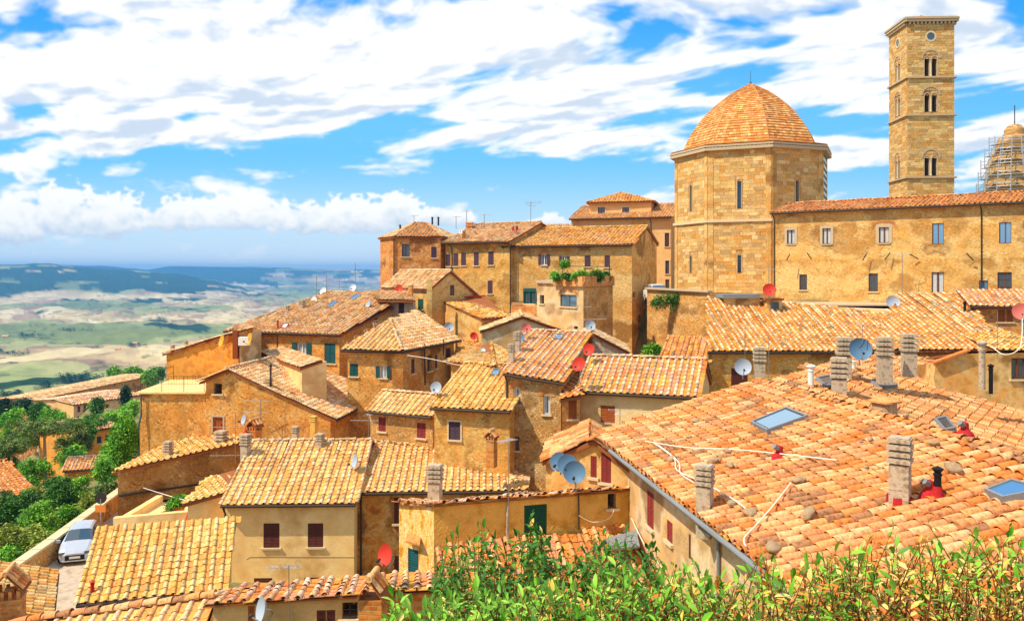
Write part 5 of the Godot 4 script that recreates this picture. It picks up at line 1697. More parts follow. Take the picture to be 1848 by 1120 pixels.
	dk = free_roof(h, [a + Vector3(0, 0.06, 0.1), b + Vector3(0, 0.06, 0.1), d + Vector3(0, 0.06, 0), c + Vector3(0, 0.06, 0)], {pal = "peach", pan = "pan_golden", pitch = 0.4})
	ridge_tiles(dk, c, d, "orange")
	wall(h, [a + Vector3(0, -0.1, -0.3), b + Vector3(-0.3, -0.1, -0.3)], -11.0, M.rubble_yellow)
	wall(h, [b + Vector3(-0.3, -0.1, -0.3), d + Vector3(-0.3, -0.15, 0)], -11.0, M.brick)
	wall(h, [c + Vector3(0.3, -0.15, 0), a + Vector3(0, -0.1, -0.3)], -11.0, M.rubble_yellow)
	set_plane(h, a, b, c)
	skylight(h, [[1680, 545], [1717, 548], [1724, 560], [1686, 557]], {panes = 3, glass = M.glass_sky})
	flue(h, 1742, 566, 543, 6, M.black, {})
	H.rlb = h
	h = house("corner_house", "brick house with orange shutters and narrow tile strip below the palace", [1752, 552], 58.0, [1900, 553], {dB = 57.0, run = 3.0, t = 0.38, wall = M.brick, st = {pal = "rose", pan = "pan_orange"}, base = -8.0, back = 0.4, bt = 0.0,
		w = {f = [[1801, 558, 1815, 581, "shut1", {m = M.wood}], [1817, 558, 1829, 581, "shut1", {m = M.wood}]]}})
	h = house("corner_house", "low house with plain golden tiles under the brick corner house", [1800, 632], 50.0, [1900, 632], {dB = 50.0, run = 7.0, C = [1800, 586], wall = M.beige, st = {pal = "golden", pan = "pan_yellow"}, base = -8.0, back = 0.4, bt = 0.0})
	# small roof by the retaining wall
	h = house("little_roof_house", "little house with red striped tiles beneath the retaining wall", [1190, 652], 52.0, [1276, 655], {run = 4.0, t = 0.32, wall = M.rubble_yellow, st = {pal = "orange", pan = "pan_orange"}, base = -10.0, back = 0.4, bt = 0.0})
func brown_stack(h: Node3D, x: float, ybase: float, ytop: float, wpx: float, d: float, m: Material = null) -> void:
	var b := mb()
	var w := wpx / F * d * 0.5
	b.abox(Vector3(-w, -0.2, -w), Vector3(w, (ybase - ytop) / F * d, w))
	put(h, "chimney_shaft", b.mesh(), m if m else sm(lin(140, 70, 34), 0.9), P(x, ybase, d) - h.position)
# ---------- the upper town ----------
# courses of separate ashlar blocks, proud of the wall by a centimetre or two
func ashlar(parent: Node3D, o: Vector3, e: Vector3, out: Vector3, w: float, h: float, ch: float, holes: Array, cols: Array) -> void:
	var xf := []; var co := []
	var org := wpos(parent)
	var y := 0.0
	var row := 0
	while y < h - 0.05:
		var hh := minf(ch * rng.randf_range(0.8, 1.2), h - y)
		var x := -rng.randf() * 0.6
		while x < w:
			var l := rng.randf_range(0.45, 1.15)
			var x0 := maxf(x, 0.0); var x1 := minf(x + l, w)
			x += l
			if x1 - x0 < 0.05: continue
			var hit := false
			for r in holes:
				if x1 > r[0] - 0.02 and x0 < r[2] + 0.02 and y + hh > r[1] and y < r[3]:
					if x0 < r[0] - 0.12: x1 = r[0] - 0.02
					elif x1 > r[2] + 0.12: x0 = r[2] + 0.02
					else: hit = true
			if hit: continue
			var p := o + e * (x0 + x1) * 0.5 + Vector3.UP * (y + hh * 0.5) + out * rng.randf_range(0.0, 0.025)
			xf.append(Transform3D(Basis(e * (x1 - x0 - 0.015), Vector3.UP * (hh - 0.015), out * 0.06), p - org))
			var c: Color = cols[rng.randi() % cols.size()]
			c = c * rng.randf_range(0.84, 1.12)
			co.append(c)
		y += hh
		row += 1
	multi(parent, "ashlar_blocks", G.unit, M.block_any, xf, co)
func slit(h: Node3D, o: Vector3, e: Vector3, out: Vector3, u: float, v0: float, v1: float, w: float, m: Material, called := "window") -> void:
	# round-headed slit: a dark recess with a pale jamb
	var at := o + e * u + Vector3.UP * (v0 + v1) * 0.5
	var hh := (v1 - v0) * 0.5
	var b := mb()
	var pts := []
	var ring := []
	for i in 9:
		var a := PI * i / 8
		pts.append(e * cos(a) * w * 0.5 + Vector3.UP * (hh - w * 0.5 + sin(a) * w * 0.5))
		ring.append(e * cos(a) * w * 0.68 + Vector3.UP * (hh - w * 0.5 + sin(a) * w * 0.68))
	pts.append(e * -w * 0.5 - Vector3.UP * hh); pts.append(e * w * 0.5 - Vector3.UP * hh)
	ring.append(e * -w * 0.68 - Vector3.UP * hh); ring.append(e * w * 0.68 - Vector3.UP * hh)
	for i in pts.size():
		var j := (i + 1) % pts.size()
		b.quad(pts[i] + out * 0.05, pts[j] + out * 0.05, ring[j] + out * 0.05, ring[i] + out * 0.05, out)
		b.quad(pts[i] + out * 0.05, pts[j] + out * 0.05, pts[j] - out * 0.3, pts[i] - out * 0.3, -(pts[i] + pts[j]))
		b.quad(ring[i] + out * 0.05, ring[j] + out * 0.05, ring[j] - out * 0.05, ring[i] - out * 0.05, ring[i] + ring[j])
	var win := put(h, called, b.mesh(), m, at - h.position)
	var g := mb()
	var bk := []
	if called == "arched_opening":      # open belfry: a deep hollow
		for i in pts.size():
			var j := (i + 1) % pts.size()
			g.quad(pts[i] - out * 0.3, pts[j] - out * 0.3, pts[j] - out * 2.0, pts[i] - out * 2.0, -(pts[i] + pts[j]))
			bk.append(pts[i] - out * 2.0)
		g.poly(bk, out)
		put(win, "belfry_hollow", g.mesh(), M.room)
	else:
		for p in pts: bk.append(p - out * 0.28)
		g.poly(bk, out)
		put(win, "pane", g.mesh(), M.glass_tint)
func upper_town() -> void:
	var u := mb(); u.box(Vector3.ZERO, Vector3(0.5, 0, 0), Vector3(0, 0.5, 0), Vector3(0, 0, 0.5)); G.unit = u.mesh()
	var stone := [lin(220, 172, 104), lin(234, 192, 124), lin(242, 208, 146), lin(226, 182, 114), lin(212, 176, 120), lin(238, 198, 122), lin(226, 166, 88)]
	# octagonal baptistery
	var cen := Vector3(0, 0, -92.5); cen.x = (1355.0 - CX) / F * 92.5
	var side := 6.42
	var inr := side * 1.2071
	var circ := side * 1.3066
	var ang0 := deg_to_rad(24.4)
	var base := -2.3
	var top := 12.6
	var h := thing("baptistery", "octagonal stone baptistery with tall tiled dome and slit windows", "baptistery", Vector3(cen.x, base, cen.z))
	var corner := func(i: int, r: float) -> Vector3:   # corner to the left of face i as seen from outside
		var a := ang0 - deg_to_rad(45.0 * i) + deg_to_rad(22.5)
		return Vector3(cen.x - sin(a) * r, 0, cen.z + cos(a) * r)
	var core := mb(h.position)
	var band := mb(h.position)
	var corn := mb(h.position)
	var strips := mb(h.position)
	for i in 8:
		var l: Vector3 = corner.call(i, circ - 0.03); var r: Vector3 = corner.call(i + 1, circ - 0.03)
		var e := (r - l).normalized(); var out := e.cross(Vector3.UP)
		var rc := [] if i == 2 else [[side * 0.5 - 0.21, 8.8, side * 0.5 + 0.21, 11.6], [side * 0.5 - 0.19, 2.2, side * 0.5 + 0.19, 4.0]]
		holed(core, l + Vector3.UP * base, e, out, PackedVector2Array([Vector2(0, 0), Vector2(side, 0), Vector2(side, top - base), Vector2(0, top - base)]), rc)
		band.box((l + r) * 0.5 + Vector3.UP * 5.25 + out * 0.1, e * (side * 0.5 + 0.08), Vector3.UP * 0.13, out * 0.14)
		corn.box((l + r) * 0.5 + Vector3.UP * (top + 0.1) + out * 0.2, e * (side * 0.5 + 0.22), Vector3.UP * 0.14, out * 0.3)
		corn.box((l + r) * 0.5 + Vector3.UP * (top + 0.42) + out * 0.22, e * (side * 0.5 + 0.22), Vector3.UP * 0.1, out * 0.3)
		var nd := 17
		for k in nd: corn.box(l + e * (k + 0.5) * side / nd + Vector3.UP * (top + 0.26) + out * 0.26, e * 0.09, Vector3.UP * 0.1, out * 0.2)
		if i in [7, 0, 1, 2]:
			var holes := []
			if i != 2:
				holes = [[side * 0.5 - 0.36, 8.6 + 0.2, side * 0.5 + 0.36, 11.6 + 0.2], [side * 0.5 - 0.32, 2.1, side * 0.5 + 0.32, 4.3]]
				slit(h, l + Vector3.UP * base, e, out, side * 0.5, 8.8, 11.8, 0.42, M.sill_grey)
				slit(h, l + Vector3.UP * base, e, out, side * 0.5, 2.2, 4.2, 0.38, M.sill_grey)
			if i == 2:
				for k in 24:
					var sb := put(h, "marble_stripe", _strip(l + e * 0.2 + Vector3.UP * (4.0 + k * 0.36), e * (side - 0.4), out), M.white if k % 2 == 0 else M.copper)
					sb.position = -h.position
			else:
				ashlar(h, l + Vector3.UP * base, e, out, side, top - base, 0.36, holes, stone)
			for s in [l + e * 0.3, r - e * 0.3]:      # flat corner strips
				strips.box(s + Vector3.UP * (base + top) * 0.5 + out * 0.04, e * 0.27, Vector3.UP * (top - base) * 0.5, out * 0.05)
	put(h, "wall", core.mesh(), M.palace)
	put(h, "corner_strips", strips.mesh(), M.palace)
	put(h, "stringcourse", band.mesh(), M.sill)
	put(h, "cornice", corn.mesh(), M.sill_grey)
	# dome: eight curved faces
	var prof := [[8.4, 13.15], [6.95, 13.5], [6.75, 14.1], [6.35, 15.0], [5.75, 15.95], [5.05, 16.95], [4.15, 17.95], [3.1, 18.9], [2.0, 19.75], [0.9, 20.4], [0.2, 20.8]]
	var dome := mb(h.position)
	var txf := []; var tco := []
	var gold := [lin(240, 170, 90), lin(234, 154, 76), lin(244, 184, 110), lin(226, 144, 70), lin(246, 196, 130), lin(236, 172, 106), lin(222, 148, 88)]
	for i in 8:
		for k in prof.size() - 1:
			var a0: Vector3 = corner.call(i, prof[k][0] * 1.0824 * 0.97); var a1: Vector3 = corner.call(i + 1, prof[k][0] * 1.0824 * 0.97)
			var b0: Vector3 = corner.call(i, prof[k + 1][0] * 1.0824 * 0.97); var b1: Vector3 = corner.call(i + 1, prof[k + 1][0] * 1.0824 * 0.97)
			a0.y = prof[k][1]; a1.y = prof[k][1]; b0.y = prof[k + 1][1]; b1.y = prof[k + 1][1]
			var e := (a1 - a0).normalized()
			var out := e.cross(Vector3.UP)
			dome.quad(a0, a1, b1, b0, out + Vector3.UP * 0.3)
			var up := ((b0 + b1) - (a0 + a1)).normalized()
			var n := e.cross(up).normalized()
			if n.dot(out + Vector3.UP) < 0: n = -n
			var sl := ((b0 + b1) - (a0 + a1)).length() * 0.5
			var rows := maxi(1, int(round(sl / 0.33)))
			for j in rows:
				var t := (j + 0.5) / rows
				var lo := a0.lerp(b0, t); var hi2 := a1.lerp(b1, t)
				var wd := (hi2 - lo).length()
				var m := maxi(1, int(round(wd / 0.34)))
				for q in m:
					var pt := lo.lerp(hi2, (q + 0.5) / m) + n * 0.02
					txf.append(Transform3D(Basis(n.cross(-up) * (wd / m / 0.35), n * 1.4, -up), pt - h.position))
					var c: Color = gold[rng.randi() % gold.size()]
					tco.append(c * rng.randf_range(0.8, 1.12))
	var dd := put(h, "dome", dome.mesh(), M.tile_deck)
	multi(dd, "dome_tiles", G.scale, M.tile_any, txf, tco)
	for i in 8:
		var pts := []
		for k in range(1, prof.size()):
			var p: Vector3 = corner.call(i, prof[k][0] * 1.0824 * 0.975); p.y = prof[k][1] + 0.03
			pts.append(p)
		var q := mb(h.position)
		q.tube(pts, [0.07], 6)
		put(dd, "hip_ridge", q.mesh(), tile_mats.orange[1][6])
	var fin := mb(h.position)
	fin.lathe(Vector3(cen.x, 20.5, cen.z), [[0.42, 0], [0.36, 0.15], [0.16, 0.35], [0.09, 0.6], [0.03, 0.65], [0.02, 1.9], [0, 1.9]], 10)
	put(h, "finial", fin.mesh(), M.copper)
	# bell tower
	var tc := P(1638, 490, 92.0); tc.y = 0
	var te := Vector3(1, 0, 0.06).normalized(); var tb := Vector3(te.z, 0, -te.x)
	var tw := 5.05
	h = thing("bell_tower", "tall square stone bell tower with paired arched openings", "tower", Vector3(tc.x + 2.5, -2.0, tc.z - 2.5))
	var ttop := (490.0 - 43.0) / F * 92.0
	var y2 := func(py: float) -> float: return (490.0 - py) / F * 92.0
	var cm := mb(h.position)
	var trim := mb(h.position)
	var lv := [[100, 139, 0], [166, 202, 0], [279, 317, 0]]
	for k in 4:
		var o: Vector3 = [tc, tc + te * tw, tc + te * tw + tb * tw, tc + tb * tw][k]
		var e: Vector3 = [te, tb, -te, -tb][k]
		var out := e.cross(Vector3.UP)
		if k == 0 or k == 3:
			# wall with openings
			var holes := []
			for g in lv: holes.append([tw * 0.5 - 0.72, y2.call(g[1]) + 2.0, tw * 0.5 + 0.72, y2.call(g[0]) + 2.0])
			holes.append([tw * 0.5 - 0.5, y2.call(74) + 2.0, tw * 0.5 + 0.5, y2.call(58) + 2.0])
			ashlar(h, o + Vector3.UP * -2.0, e, out, tw, ttop + 2.0, 0.3, holes, stone)
			for g in lv:
				for s in [-1, 1]:
					slit(h, o + Vector3.UP * -2.0, e, out, tw * 0.5 + s * 0.4, y2.call(g[1]) + 2.0, y2.call(g[0]) + 1.85, 0.56, M.sill_grey, "arched_opening")
				var cb := mb(h.position)
				cb.lathe(o + e * tw * 0.5 + out * 0.05 + Vector3.UP * y2.call(g[1]), [[0.13, 0.0], [0.09, 0.15], [0.08, 1.5], [0.14, 1.7]], 8)
				put(h, "colonnette", cb.mesh(), M.sill)
				for i in 9:
					var a := PI * (i + 0.5) / 9
					var rd := e * -cos(a) + Vector3.UP * sin(a)
					trim.box(o + e * tw * 0.5 + out * 0.04 + Vector3.UP * (y2.call(g[0]) - 0.35) + rd * 0.95, rd.cross(out) * 0.17, rd * 0.1, out * 0.05)
			var rw := mb(h.position)
			rw.lathe(o + e * tw * 0.5 + Vector3.UP * y2.call(66), [[0.42, -0.1], [0.62, -0.1], [0.62, 0.06], [0.42, 0.06], [0.42, -0.1]], 16, out)
			var rwn := put(h, "round_window", rw.mesh(), M.sill)
			var rd2 := mb(h.position)
			rd2.lathe(o + e * tw * 0.5 + Vector3.UP * y2.call(66), [[0.0, 0.03], [0.45, 0.03]], 16, out)
			put(rwn, "pane", rd2.mesh(), M.glass_tint)
		var rc := []
		if k == 0 or k == 3:
			for g in lv:
				for s in [-1, 1]: rc.append([tw * 0.5 + s * 0.4 - 0.27, y2.call(g[1]) + 2.0, tw * 0.5 + s * 0.4 + 0.27, y2.call(g[0]) + 1.6])
		holed(cm, o + Vector3.UP * -2.0, e, out, PackedVector2Array([Vector2(0, 0), Vector2(tw, 0), Vector2(tw, ttop + 2.0), Vector2(0, ttop + 2.0)]), rc)
		for py in [140, 208, 320]:
			trim.box(o + e * tw * 0.5 + Vector3.UP * y2.call(py) + out * 0.1, e * (tw * 0.5 + 0.14), Vector3.UP * 0.09, out * 0.14)
		trim.box(o + e * tw * 0.5 + Vector3.UP * (ttop + 0.3) + out * 0.15, e * (tw * 0.5 + 0.25), Vector3.UP * 0.12, out * 0.25)
		trim.box(o + e * tw * 0.5 + Vector3.UP * (ttop + 0.55) + out * 0.2, e * (tw * 0.5 + 0.28), Vector3.UP * 0.1, out * 0.28)
		for j in 12: trim.box(o + e * (j + 0.5) * tw / 12 + Vector3.UP * (ttop + 0.05) + out * 0.12, e * 0.1, Vector3.UP * 0.16, out * 0.18)
	put(h, "wall", cm.mesh(), M.palace)
	put(h, "moulding", trim.mesh(), M.sill_grey)
	var tr := mb(h.position)
	var mid := tc + te * tw * 0.5 + tb * tw * 0.5
	for k in 4:
		var e: Vector3 = [te, tb, -te, -tb][k]
		var f: Vector3 = [tb, -te, -tb, te][k]
		var l := mid - e * 2.8 - f * 2.8 + Vector3.UP * (ttop + 0.72)
		tr.tri(l, l + e * 5.6, mid + Vector3.UP * (ttop + 1.6), -f + Vector3.UP)
	put(h, "roof", tr.mesh(), tile_mats.orange[1][1])
	var tl := mb(h.position)
	tl.lathe(mid + Vector3.UP * (ttop + 0.9), [[0.9, 0], [0.8, 0.3], [0.0, 0.85]], 8)
	put(h, "lantern", tl.mesh(), tile_mats.orange[1][3])
	# stone palace
	var wz: Material = M.sill_grey
	h = house("stone_palace", "long stone palace with two rows of casement windows before the bell tower", [1390, 384], 76.0, [1930, 360], {run = 4.2, t = 0.25, back = 5.0, ov = 0.5, wall = M.palace, st = {pal = "orange", pan = "pan_orange"}, base = -8.0, cat = "palace", pipe = [0.01, 0.745],
		w = {f = [[1421, 415, 1435, 440, "win", {frame = M.wood_frame, surround = wz, sw = 0.22, curtain = true, sillm = wz}], [1485, 412, 1500, 440, "win", {frame = M.wood_frame, surround = wz, sw = 0.22, curtain = true, sillm = wz}], [1587, 410, 1605, 438, "win", {frame = M.wood_frame, surround = wz, sw = 0.25, curtain = true, sillm = wz, arch = 0.6, span = 0.5}],
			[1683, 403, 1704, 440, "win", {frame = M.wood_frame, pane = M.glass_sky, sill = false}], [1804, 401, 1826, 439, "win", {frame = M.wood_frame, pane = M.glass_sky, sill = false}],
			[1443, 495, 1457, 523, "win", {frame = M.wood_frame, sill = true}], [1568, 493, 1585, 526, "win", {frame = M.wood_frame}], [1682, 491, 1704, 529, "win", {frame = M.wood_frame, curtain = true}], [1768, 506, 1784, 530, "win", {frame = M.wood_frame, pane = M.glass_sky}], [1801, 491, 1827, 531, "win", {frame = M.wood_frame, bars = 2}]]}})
	H.palace = h
	var ties := mb(h.position)
	for s in [[1420, 470, 1426, 458], [1457, 456, 1465, 468], [1557, 470, 1565, 457], [1598, 468, 1607, 456], [1642, 458, 1658, 467], [1745, 457, 1758, 470]]:
		var dd0: float = 76.0 - (s[0] - 1395) * 0.0262; 
		ties.bar(P(s[0], s[1], dd0 - 0.9), P(s[2], s[3], dd0 - 0.9), 0.07, 0.07)
	put(h, "wall_ties", ties.mesh(), M.iron)
	# scaffolded church tower at the frame's edge
	h = thing("scaffolded_dome", "tiled church roof peak wrapped in metal scaffolding", "church", P(1830, 490, 130.0) + Vector3(0, -2, 0))
	var so := P(1832, 490, 130.0); so.y = 0
	var sd := mb(h.position)
	sd.lathe(so, [[4.6, -2], [4.5, 12.1], [3.9, 16.5], [2.7, 19.6], [2.2, 21.0], [1.5, 21.3], [1.45, 22.2], [0.9, 22.9], [0, 23.1]], 8)
	put(h, "roof", sd.mesh(), M.stone_grey)
	var lv2 := [12.5, 14.3, 16.1, 17.9, 19.7]
	for lev in 5:
		var r: float = [5.6, 5.3, 4.9, 4.3, 3.6][lev]
		var pk := mb(h.position)
		for k in 10:
			var a0 := PI * k / 10.0; var a1 := PI * (k + 1) / 10.0
			var p0 := so + Vector3(-cos(a0) * r, lv2[lev], sin(a0) * r); var p1 := so + Vector3(-cos(a1) * r, lv2[lev], sin(a1) * r)
			pk.bar(p0, p1, 0.8, 0.08)
		put(h, "scaffold_planks", pk.mesh(), M.lead)
		var sf := mb(h.position)
		for k in 10:
			var a0 := PI * k / 10.0; var a1 := PI * (k + 1) / 10.0
			var p0 := so + Vector3(-cos(a0) * (r + 0.4), lv2[lev], sin(a0) * (r + 0.4)); var p1 := so + Vector3(-cos(a1) * (r + 0.4), lv2[lev], sin(a1) * (r + 0.4))
			sf.tube([p0 + Vector3.DOWN * 1.8, p0 + Vector3.UP * 1.3], [0.07], 5)
			sf.tube([p0 + Vector3.UP * 1.0, p1 + Vector3.UP * 1.0], [0.05], 5)
			sf.tube([p0 + Vector3.UP * 0.5, p1 + Vector3.UP * 0.5], [0.05], 5)
			if k % 2 == 0: sf.tube([p0 + Vector3.DOWN * 1.7, p1], [0.05], 5)
		put(h, "scaffold_tubes", sf.mesh(), M.alu)
	var mast := mb(h.position)
	mast.tube([so + Vector3.UP * 23.0, so + Vector3.UP * 26.0], [0.08], 6)
	put(h, "mast", mast.mesh(), M.iron)
	# long stone house
	var far := {pal = "golden", pan = "pan_orange"}
	var fr := {pal = "peach", pan = "pan_orange"}
	h = house("shuttered_stone_house", "long stone house with six shuttered windows behind the roof garden", [905, 444], 81.0, [1141, 447], {dB = 76.0, run = 6.0, t = 0.32, back = 5.0, ov = 0.4, wall = M.palace, st = far, base = -14.0, pipe = [0.02],
		w = {f = [[909, 460, 917, 479, "open", {m = M.plum}], [977, 459, 987, 478, "open", {m = M.plum, arch = 0.7}], [1014, 462, 1023, 478, "open", {m = M.plum}], [1055, 461, 1066, 481, "shut", {m = M.plum}], [1091, 461, 1101, 482, "shut", {m = M.plum}], [907, 516, 916, 535, "open", {m = M.plum}]],
			b = [[1142, 527, 1147, 537, "hole", {}]]}})
	H.br3 = h
	h = house("yellow_stone_house", "yellow stone house with five plum shuttered windows, two under brick arches", [797, 438], 84.0, [918, 437], {dB = 80.0, run = 6.5, t = 0.33, back = 6.0, ov = 0.5, wall = M.rubble_yellow, st = fr, base = -10.0, pipe = [0.12, 0.99],
		w = {f = [[805, 458, 813, 480, "shut", {m = M.plum}], [818, 457, 827, 480, "shut", {m = M.plum}], [832, 456, 841, 479, "shut", {m = M.plum}], [855, 455, 864, 479, "shut", {m = M.plum, arch = 1.0}], [881, 454, 891, 478, "shut", {m = M.plum, arch = 1.0}], [880, 506, 889, 530, "shut", {m = M.plum}]]}})
	H.br2 = h
	chimney(h, 837, 432, 415, 6, {d = 84.0, slabs = 2, m = M.brick}); chimney(h, 848, 425, 401, 14, {d = 88.0, slabs = 2, m = M.brick})
	chimney(h, 930, 432, 407, 4, {d = 82.0, slabs = 2}); chimney(h, 876, 415, 402, 8, {d = 90.0, slabs = 2})
	# brick house at the end of the row
	var a := P(686, 430, 88.0); var b := PX(711, 84.0, a.y); var c := PX(795, 84.0, a.y); var d := PX(832, 90.0, a.y)
	h = thing("brick_corner_house", "orange brick corner house with hipped roof at the end of the row", "house", Vector3(-11, -10, -88))
	var ap := P(748, 402, 93.0); var aq := P(768, 402, 93.0)
	var ov := 1.06
	var oc := (a + b + c + d) * 0.25
	var sp := func(p: Vector3) -> Vector3: return Vector3(oc.x + (p.x - oc.x) * ov, p.y, oc.z + (p.z - oc.z) * ov)
	free_roof(h, [sp.call(a), sp.call(b), ap], fr, "roof_side")
	free_roof(h, [sp.call(b), sp.call(c), aq, ap], fr)
	free_roof(h, [sp.call(c), sp.call(d), aq], fr, "roof_end")
	wall(h, [a, b], -10.0, M.brick)
	wall(h, [b, c], -10.0, M.brick, [[725, 440, 739, 463, "win", {frame = M.brown, arch = 0.4}], [778, 445, 788, 465, "shut1", {m = M.plum}]])
	wall(h, [c, d], -10.0, M.brick)
	var ba := a + Vector3(1, 0, -8); wall(h, [ba, a], -10.0, M.brick)
	pipe(h, [b + Vector3(0, 0, 0.1), b + Vector3(0, -10, 0.1)], 0.06, M.gutter)
	flue(h, 722, 418, 405, 4, M.iron, {d = 90.0}); flue(h, 780, 402, 391, 4, M.iron, {d = 93.0}); flue(h, 791, 402, 391, 4, M.iron, {d = 93.0})
	H.br1 = h
	# pale house with roof pavilion
	h = house("pavilion_house", "pale salmon house with low roof pavilion behind the stone houses", [1027, 395], 104.0, [1212, 395], {dB = 100.0, run = 7.0, t = 0.3, back = 6.0, ov = 0.6, wall = M.salmon, st = fr, base = -8.0, pipe = [0.8],
		w = {f = [[1140, 420, 1155, 436, "shut1", {m = M.brown, surround = M.sill}], [1200, 420, 1208, 445, "shut1", {m = M.brown, surround = M.sill}], [1201, 470, 1208, 494, "win", {frame = M.wood_frame, surround = M.sill}], [1201, 504, 1208, 520, "win", {frame = M.wood_frame}]]}})
	a = P(1058, 365, 105.0); b = PX(1182, 103.0, a.y); c = PX(1190, 109.0, a.y); d = PX(1070, 111.0, a.y)
	var a1 := P(1122, 347, 107.5)
	for w in [[a, b], [b, c], [c, d], [d, a]]:
		free_roof(h, [w[0] + Vector3(0, 0, 0), w[1], a1], far, "pavilion_roof")
	var e := Vector3(0.4, -0.1, -0.4)
	wall(h, [a + e, b + Vector3(-0.4, -0.1, -0.4)], 4.0, M.salmon, [[1079, 374, 1092, 387, "win", {frame = M.wood_frame, surround = M.sill}], [1123, 374, 1136, 387, "win", {frame = M.wood_frame, surround = M.sill}]], "pavilion_wall")
	wall(h, [b + Vector3(-0.4, -0.1, -0.4), c + Vector3(-0.4, -0.1, 0.3)], 4.0, M.salmon, [], "pavilion_wall")
	H.bb = h
	h = house("distant_roof_house", "house showing only its rear tile slopes behind the shuttered stone house", [975, 424], 100.0, [1035, 424], {dB = 100.0, run = 4.0, t = 0.35, wall = M.salmon, st = fr, base = -6.0})
	# retaining wall of the piazza
	var w0 := P(1168, 521, 68.0); var w1 := P(1282, 527, 62.0)
	h = thing("retaining_wall", "tall stone retaining wall with ivy below the baptistery", "wall", Vector3(13, -12, -65))
	wall(h, [w0, w1], -12.0, M.rubble)
	wall(h, [w1, P(1400, 530, 66.0)], -12.0, M.rubble)
	wall(h, [PX(1178, 82.0, w0.y), w0], -12.0, M.rubble)
	var cpn := mb(h.position)
	cpn.bar(w0 + Vector3.UP * 0.05, w1 + Vector3.UP * 0.05, 0.5, 0.14)
	put(h, "coping", cpn.mesh(), M.sill_grey)
	H.rw = h
	# piazza paving
	var pz := mb()
	pz.slab([PX(1170, 68.3, -2.62), PX(1283, 62.3, -2.62), PX(1420, 66.0, -2.62), PX(1900, 66.0, -2.62), PX(1700, 130.0, -2.62), PX(1180, 84.0, -2.62)], 0.1)
	var o := put(self, "piazza_paving", pz.mesh(), M.sill_grey)
	meta(o, "stone paving of the square round the baptistery", "paving", "", "structure")
func _strip(at: Vector3, e: Vector3, out: Vector3) -> ArrayMesh:
	var q := mb()
	q.box(at + e * 0.5 + out * 0.03, e * 0.5, Vector3.UP * 0.175, out * 0.04)
	return q.mesh()
